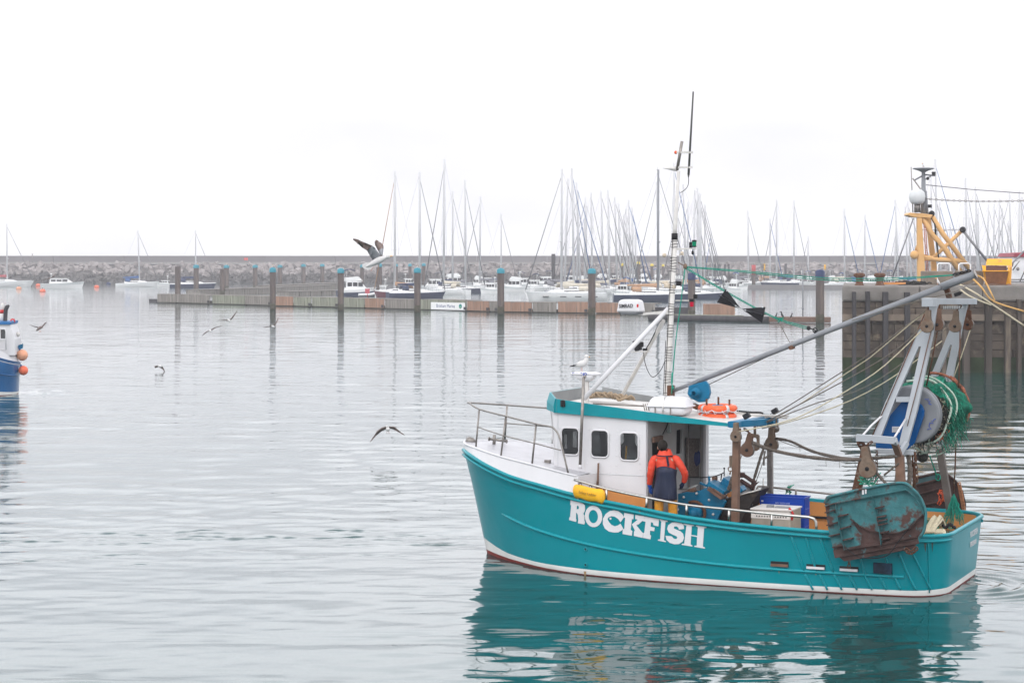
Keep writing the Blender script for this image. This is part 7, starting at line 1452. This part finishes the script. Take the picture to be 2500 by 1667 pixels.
b = MB(); b.prism([SS(1800,1165,1.0), SS(2080,1165,1.0), SS(2078,1240,.2), SS(1785,1235,.2)], (0, .05, .02)); b.build('lid', M['skip'], sk, .02)
b = MB(); b.prism([SS(1785,1240,.3), SS(2020,1240,.3), SS(2020,1300,.1), SS(1785,1300,.1)], (0, .04, 0)); b.build('inside', M['skipin'], sk)
b = MB(); b.prism([SS(1745,1292,-.64), SS(2042,1292,-.64), SS(2042,1304,-.64), SS(1745,1304,-.64)], (0, .05, 0)); b.prism([SS(1740,1235,-.1), SS(1785,1240,-.1), SS(1785,1300,-.4), SS(1758,1300,-.6)], (0, .04, 0)); b.build('rim', M['skip'], sk)
b = MB(); b.box(SS(1920, 1450, .6), (5.0*.0246*11, 1.2, .08))
for x in (1820, 1940, 2000): b.cyl(SS(x, 1452, .1), SS(x, 1452, .25), .12, 12)
b.build('base', M['woodo'], sk)
b = MB(); b.prism([SS(1945 + 22*math.cos(k*.6), 1190 + 12*math.sin(k*.6), .66) for k in range(10)], (0, -.02, 0)); b.build('faded_mark', M['yel'], sk)
# moored trawler beyond the quay: yellow gantry mast and white wheelhouse
TY = QY + 17
def T(x, y, dy=0): return W(*c6(x, y), TY + dy)
to = wat(2300, HY + CAM_F*CAM_H/TY); tr = tag(empty('moored_trawler', to.to_tuple()), 'trawler behind the quay with yellow goalpost mast and white wheelhouse', 'fishing boat')
def TT_(x, y, dy=0): return T(x, y, dy) - to
b = MB(); b.loft([[Vector((x, -w_, 2.6)), Vector((x, -w_*.9, 0)), Vector((x, 0, -1.5)), Vector((x, w_*.9, 0)), Vector((x, w_, 2.6))] for x, w_ in ((-5.2,.3),(-4.2,2.2),(-1,3.2),(8,3.3),(16,3.0),(18,2.6))], sm=False); b.build('hull', M['bblue'], tr)
for (xt0, xt1, yt, xb0, xb1, yb, dy) in ((1012,1065,700,1018,1110,1460,0),(1112,1165,690,1180,1240,1300,1.5)):
    b = MB(); P = [TT_(xt0, yt, dy), TT_(xt1, yt, dy), TT_(xb1, yb, dy), TT_(xb0, yb, dy)]; zz = 1.6 - to.z
    b.prism(P, (0, .35, 0)); b.box(((P[2].x + P[3].x)/2, P[3].y + .2, (P[3].z + 1.5)/2), (P[2].x - P[3].x, .6, abs(P[3].z - 1.5) + .2)); b.build('mast_leg', M['yel'], tr, .03)
b = MB(); b.prism([TT_(900,668), TT_(925,642), TT_(1060,650), TT_(1190,668), TT_(1165,705), TT_(1040,695), TT_(965,692)], (0, 1.4, 0)); b.build('masthead_platform', M['yel'], tr, .03)
for (pts, r_) in (([(1062,680),(1160,860),(1330,1060),(1500,1318)],.19), ([(1182,690),(1300,880),(1600,1278)],.17), ([(985,1110),(1210,1168),(1540,1188)],.17), ([(1190,1152),(1520,840)],.13), ([(1000,1070),(1040,975)],.13), ([(1090,1160),(1220,1165)],.16), ([(1230,1150),(1400,1175)],.10)):
    b = MB(); b.tube([TT_(x, y, .3) for x, y in pts], r_, 10); b.build('yellow_strut', M['yel'], tr)
b = MB(); b.ball(TT_(980,1118), .30, 10, 8); b.build('pad_eye', M['yel'], tr)
b = MB(); b.tube([TT_(1082,690,.5), TT_(1082,140,.5)], [.20,.12], 10); b.lathe([(.1,-.25),(.35,-.12),(.75,0),(.7,.06),(0,.08)], TT_(1082,150,.5), n=16); b.tube([TT_(1095,215,.5), TT_(1215,228,.5)], .06, 6); b.tube([TT_(1100,270,.5), TT_(1165,232,.5)], .05, 6); b.tube([TT_(985,275,.5), TT_(1070,228,.5)], .06, 6); b.tube([TT_(1125,660,.5), TT_(1105,400,.5)], .10, 6); b.tube([TT_(1060,655,.5), TT_(1075,400,.5)], .08, 6); ms = b.build('upper_mast', M['galv'], tr)
b = MB(); b.box(TT_(1197,203,.5), (.22,.22,.24)); b.box(TT_(1152,570,.5), (.24,.24,.22)); b.ball(TT_(1175,655,.5), .22, 8, 6); b.ball(TT_(1130,258,.5), .12, 6, 5); b.build('lamps', M['black'], ms)
b = MB(); b.tube([TT_(942,130), TT_(950,330), TT_(962,640)], .035, 5); b.tube([TT_(960,255), TT_(1065,400), TT_(1050,430)], .05, 5); b.build('whip_aerial', M['dsteel'], ms)
b = MB(); c = TT_(1010,465); b.lathe([(0,.55),(.30,.5),(.50,.3),(.55,.0),(.50,-.3),(.35,-.48),(0,-.5)], c, n=18); b.build('radome', M['yachtg'], ms); b = MB(); b.tube([c - Vector((0,0,.4)), TT_(1010,640)], .14, 8); b.tube([TT_(1040,640), TT_(1040,520)], .06, 5); b.tube([TT_(985,640), TT_(985,520)], .05, 5); b.build('radome_stand', M['dsteel'], ms)
b = MB()
for x in (1085, 1105): b.tube([TT_(x, 760, .2), TT_(x + 35, 1380, .2)], .035, 5)
for k in range(26): y = 770 + k*23; x = 1085 + (y - 760)*35/620; b.tube([TT_(x, y, .2), TT_(x + 20, y, .2)], .025, 4)
b.build('mast_ladder', mat('ladder_pink_rust', (.42, .18, .13), .7), tr)
b = MB()
for pts in ([(1170,700),(1205,770),(1215,900),(1250,1150)], [(1185,700),(1212,760),(1225,900),(1255,1150)]): b.tube(smooth([TT_(x, y, .2) for x, y in pts], 3), .035, 5)
b.build('hydraulic_hose', M['black'], tr)
b = MB()
for a_, c_ in (((970,705),(740,1350)), ((1525,845),(1810,1200)),): b.tube([TT_(*a_), TT_(*c_)], .05 if a_[0] < 1000 else .09, 5)
b.tube([TT_(1110,330,.5), TT_(1600,380,.5), TT_(2214,425,.5)], .03, 4); b.tube([TT_(2214,1075,-1), TT_(1990,1310,-1)], .06, 5); b.build('standing_rigging', M['wire_grey'], tr)
def tchain(name, a_, c_, s_, link, r_):
    P = sag(a_, c_, s_, 12); b = MB(); k = 0
    for i in range(12):
        seg = P[i + 1] - P[i]; n_ = max(1, int(seg.length/link)); d_ = seg.normalized()
        for j in range(n_): q = P[i] + seg*(j + .5)/n_; sd = Vector((0, 0, 1)) if k % 2 else Vector((0, 1, 0)); k += 1; b.tube([q + d_*math.cos(w_)*link*.62 + sd*math.sin(w_)*link*.34 for w_ in [m_*math.pi/3 for m_ in range(6)]], r_, 4, closed=True)
    b.build(name, M['dsteel'], tr)
tchain('derrick_chain', TT_(1110,487,.4), TT_(2300,503,.4), .12, .16, .026); tchain('derrick_chain', TT_(1000,832,.4), TT_(1520,830,.4), .05, .14, .022)
b = MB(); b.ball(TT_(1525,835), .22, 8, 6); b.build('chain_shackle', M['black'], tr)
b = MB(); P = [TT_(2105,1130,1), TT_(2420,1130,1), TT_(2420,1460,1), TT_(2060,1460,1)]; b.prism(P, (0, 4, 0)); whn = b.build('wheelhouse', M['yacht'], tr, .05); b = MB(); b.prism([TT_(2085,1140,.8), TT_(2110,1100,.8), TT_(2440,1080,.8), TT_(2440,1140,.8)], (0, 4.4, 0)); b.build('roof', mat('maroon_roof', (.28, .05, .07), .6), whn)
b = MB()
for p_ in ([(2085,1290),(2165,1185),(2100,1185),(2080,1250)], [(2060,1395),(2300,1395)], [(2060,1420),(2300,1420)], [(2165,1420),(2240,1260),(2260,1200)]): b.tube([TT_(x, y, .6) for x, y in p_], .045, 5)
b.ball(TT_(2145,1275,.7), .12, 8, 6); b.build('deck_rails', M['dsteel'], tr)
b = MB(); b.box(TT_(900, 1475, 0), (4, 2, 1)) 
# mooring ropes and gear lying on the quay
for pts, m_, lab in (([(2365,671),(2395,700),(2425,735),(2500,760)], 'rope_yellow', 'yellow mooring rope sagging from the gantry across the quay face, upper one'), ([(2372,669),(2400,680),(2418,712),(2428,733)], 'rope_yellow', 'short yellow rope looped beside the boom head'), ([(2340,693),(2380,715),(2430,748),(2500,795)], 'cream', 'pale mooring rope slanting down the quay face'), ([(2330,694),(2365,722),(2420,745)], 'cream', 'second pale rope knotted near the boom head')):
    mm = mat('rope_yellow', (.62, .36, .12), .8, var=.2, scale=10) if m_ == 'rope_yellow' else M['cream']
    P = smooth([W(x, y, QY - .75 + (1.0 if y < 697 else 0)) for x, y in pts], 5); b = MB(); b.tube(P, .055, 6); o = b.build('mooring_rope', mm); tag(o, lab, 'rope', 'mooring ropes')
b = MB(); r7 = random.Random(7)
for i in range(60): p = W(r7.uniform(2210, 2252), r7.uniform(688, 697), QY + 2); p.z = max(p.z, QT + .02); b.tube(strand(p, p + Vector((r7.uniform(-.8, .8), r7.uniform(-.2, .2), r7.uniform(-.1, .1))), .02, 0, .08, 4), .05, 4)
o = b.build('net_gear', M['netdark']); tag(o, 'heap of dark fishing gear on the quay left of the yellow mast foot', 'fishing gear')
b = MB()
for i in range(6): p = W(2152 + i*9, 696, QY + 1.6); b.bar((p.x - .3, p.y, QT + .08), (p.x + .35, p.y + .1, QT + .12), .12, .10)
o = b.build('timber_scraps', mat('orange_scrap', (.62, .28, .10), .8)); tag(o, 'row of orange scraps lying along the quay edge by the second bollard', 'scraps')
perched(2290, 697, QY + .6, 'white gull standing on the quay edge behind the boom', False, 19, -1); perched(2253.7, 409.5, TY, 'gull perched on top of the trawler mast', False, 11, -1)

# ---------------------------------------------------------------- blue fishing boat entering at the left
BY = dist(961); s_b = BY/CAM_F
bo = W(0, 961, BY); bo.z = 0
bb_ = tag(empty('blue_fishing_boat', bo.to_tuple(), R(6)), 'blue and white fishing boat cut off by the left edge', 'fishing boat')
def Q(x, y, dy=0): p = W(x/3.267, 520 + y/3.267, BY + dy); d_ = p - bo; return Matrix.Rotation(R(-6), 3, 'Z') @ d_
zs_ = lambda u: Q(0, 1120).z + (Q(165, 1190).z - Q(0, 1120).z)*max(0, min(1, (u + .2)/1.25)) if u > -.2 else Q(0, 1120).z + .06*(-u - .2)
b = MB(); rg = []; XE = .98
us = [-7, -6.5, -5.5, -4, -2.5, -1.2, -.4, 0, .25, .5, .68, .82, .92, .98]
def hwb(u): return 1.9*(1 - max(0, (-u - 3.2)/3.9)**2.2)*(math.sqrt(max(.0, 1 - max(0, (u + .6)/1.6)**2.4)))
for lv, (zf_, wf) in enumerate(((lambda u: -.5, .7), (lambda u: .02, .9), (lambda u: .22 - .10*max(0, u), .92), (lambda u: zs_(u)*.55, .97), (lambda u: zs_(u)*.58, .985), (zs_, 1.0))):
    rg.append([Vector((u*(1 - .03*(5 - lv)*(u > 0)), -hwb(u)*wf - .02, zf_(u))) for u in us] + [Vector((u*(1 - .03*(5 - lv)*(u > 0)), hwb(u)*wf + .02, zf_(u))) for u in us[::-1]])
b.loft(rg, caps=False); k_ = len(rg[0]); b.m = [(0 if i//k_ == 0 else 1 if i//k_ == 1 else 2) for i in range(len(b.f))]; b.build('hull', [M['anti'], M['boot'], M['bblue']], bb_)
b = MB(); b.tube([Vector((p.x, p.y*1.01, p.z)) for p in rg[4][:len(us)]], .03, 6); b.tube([Vector((p.x, p.y*1.01, p.z)) for p in rg[5][:len(us)]], .03, 6); b.build('rubbing_band', M['bblue'], bb_)
b = MB(); top_ = [Vector((p.x - .12*(p.x > .3), p.y*.97, p.z + .42 - .12*max(0, p.x))) for p in rg[5]]; b.loft([[p*1 for p in rg[5]], top_], caps=False); b.build('bulwark', M['white'], bb_)
b = MB(); b.prism([p - Vector((0, 0, .15)) for p in rg[5]], (0, 0, .04)); b.build('deck', M['deckgrey'], bb_)
zr = Q(0, 880).z; zd = Q(0, 1080).z - .3
b = MB(); b.loft([[Vector((x, y, z)) for x, y, z in ((-3.4, -1.2, z), (x1, -1.2, z), (x1, 1.2, z), (-3.4, 1.2, z))] for z, x1 in ((zd, Q(145, 0).x), (Q(0, 1000).z, Q(143, 0).x), (Q(0, 950).z, Q(128, 0).x), (zr, Q(105, 0).x))], sm=False); wb = b.build('wheelhouse', M['white'], bb_, .03)
b = MB(); b.box(((Q(105,0).x - 3.4)/2, 0, zr + .05), (Q(108,0).x + 3.5, 2.6, .13)); b.build('roof', mat('roof_blue', (.02, .14, .35), .5), wb)
b = MB()
for x0, x1 in ((33, 75), (-60, -15), (-150, -105)): a, c = Q(x0, 993), Q(x1, 922); b.prism(panel := [(a.x, -1.215, a.z), (c.x - .05, -1.215, a.z), (c.x, -1.215, c.z), (a.x, -1.215, c.z)], (0, .01, 0)); b.build('window', M['glass'], wb) if x0 == 33 else None
b = MB(); y_ = -1.5
for zz2 in (915, 997): b.tube([(-3, y_, Q(0, zz2).z), (Q(70, 0).x, y_, Q(0, zz2).z), (Q(80, 0).x, y_, Q(0, zz2 + 20).z), (Q(80, 0).x, y_, Q(0, 1078).z)] if zz2 == 915 else [(-3, y_, Q(0, zz2).z), (Q(80, 0).x, y_, Q(0, zz2).z)], .035, 6)
b.tube([(Q(5, 0).x, y_, Q(0, 915).z), (Q(5, 0).x, y_, Q(0, 1080).z)], .035, 6); b.tube([(-3, y_, Q(0,1078).z), (Q(80,0).x, y_, Q(0,1078).z)], .03, 6); b.build('white_rail', M['white'], bb_)
b = MB(); b.tube(smooth([Q(42, 870), Q(44, 800), Q(48, 765), Q(58, 748), Q(70, 750)], 5), .105, 10); b.build('exhaust_pipe', M['timber'], bb_)
b = MB(); b.tube([Q(18, 868, .4), Q(20, 800, .4)], .12, 8); b.ball(Q(18, 750, .4), (.10, .1, .22), 8, 6); b.build('liferaft_post', M['whitedirty'], bb_)
b = MB(); b.tube([Q(20, 800, .4), Q(20, 772, .4)], .13, 8); b.build('red_collar', M['red'], bb_)
b = MB(); b.lathe([(.06,-.02),(.13,-.02),(.13,.03),(.06,.03)], Q(101, 862), (0, 1, 0), 12); b.build('stern_lamp', M['red'], bb_); b = MB(); b.ball(Q(143, 967), .12, 8, 6); b.build('horn', M['whitedirty'], bb_); b = MB(); b.box(Q(95, 1062, -.8), (.14, .14, .3)); b.bar(Q(88, 1072, -.8), Q(110, 1068, -.8), .06, .05); b.build('bitts', M['black'], bb_)
b = MB(); b.prism([Q(145,1055), Q(180,1042), Q(176,1082), Q(150,1084)], (0, .3, 0)); b.build('blue_fin', M['blue'], bb_)
for x, y, rpx, m_, lab in ((177,1133,45,'buoyp','faded peach fender ball hanging at the quarter of the blue boat, upper one'), (186,1255,38,'buoyo','orange fender ball at the quarter of the blue boat, lower one')):
    c = W(x/3.267, 520 + y/3.267, BY - .25); rt_ = tag(empty('fender_ball', c.to_tuple()), lab, 'fender', 'fender balls of the blue boat'); r_ = rpx/3.267*s_b; b = MB(); b.ball((0, 0, 0), r_, 20, 14); b.build('ball', M[m_], rt_); b = MB(); b.tube([(-r_*.35, 0, r_*.85), (-r_*.5, 0, r_*1.15)], r_*.2, 8); b.tube([(-r_*.5, 0, r_*1.1), (-r_*.9, .1, r_*1.5)], .02, 5); b.build('neck', M['canvasb'], rt_)
# ---------------------------------------------------------------- haze
b = MB(); b.box((0, 290, 16.5), (760, 640, 36))
hz = b.build('haze', []); tag(hz, kind='stuff')
m = bpy.data.materials.new('harbour_mist'); m.use_nodes = True; t = m.node_tree; t.nodes.clear()
o_ = t.nodes.new('ShaderNodeOutputMaterial'); pv = t.nodes.new('ShaderNodeVolumePrincipled')
pv.inputs['Color'].default_value = (.93, .94, .97, 1); pv.inputs['Density'].default_value = .00048; pv.inputs['Anisotropy'].default_value = .2
t.links.new(pv.outputs[0], o_.inputs['Volume']); hz.data.materials.append(m)
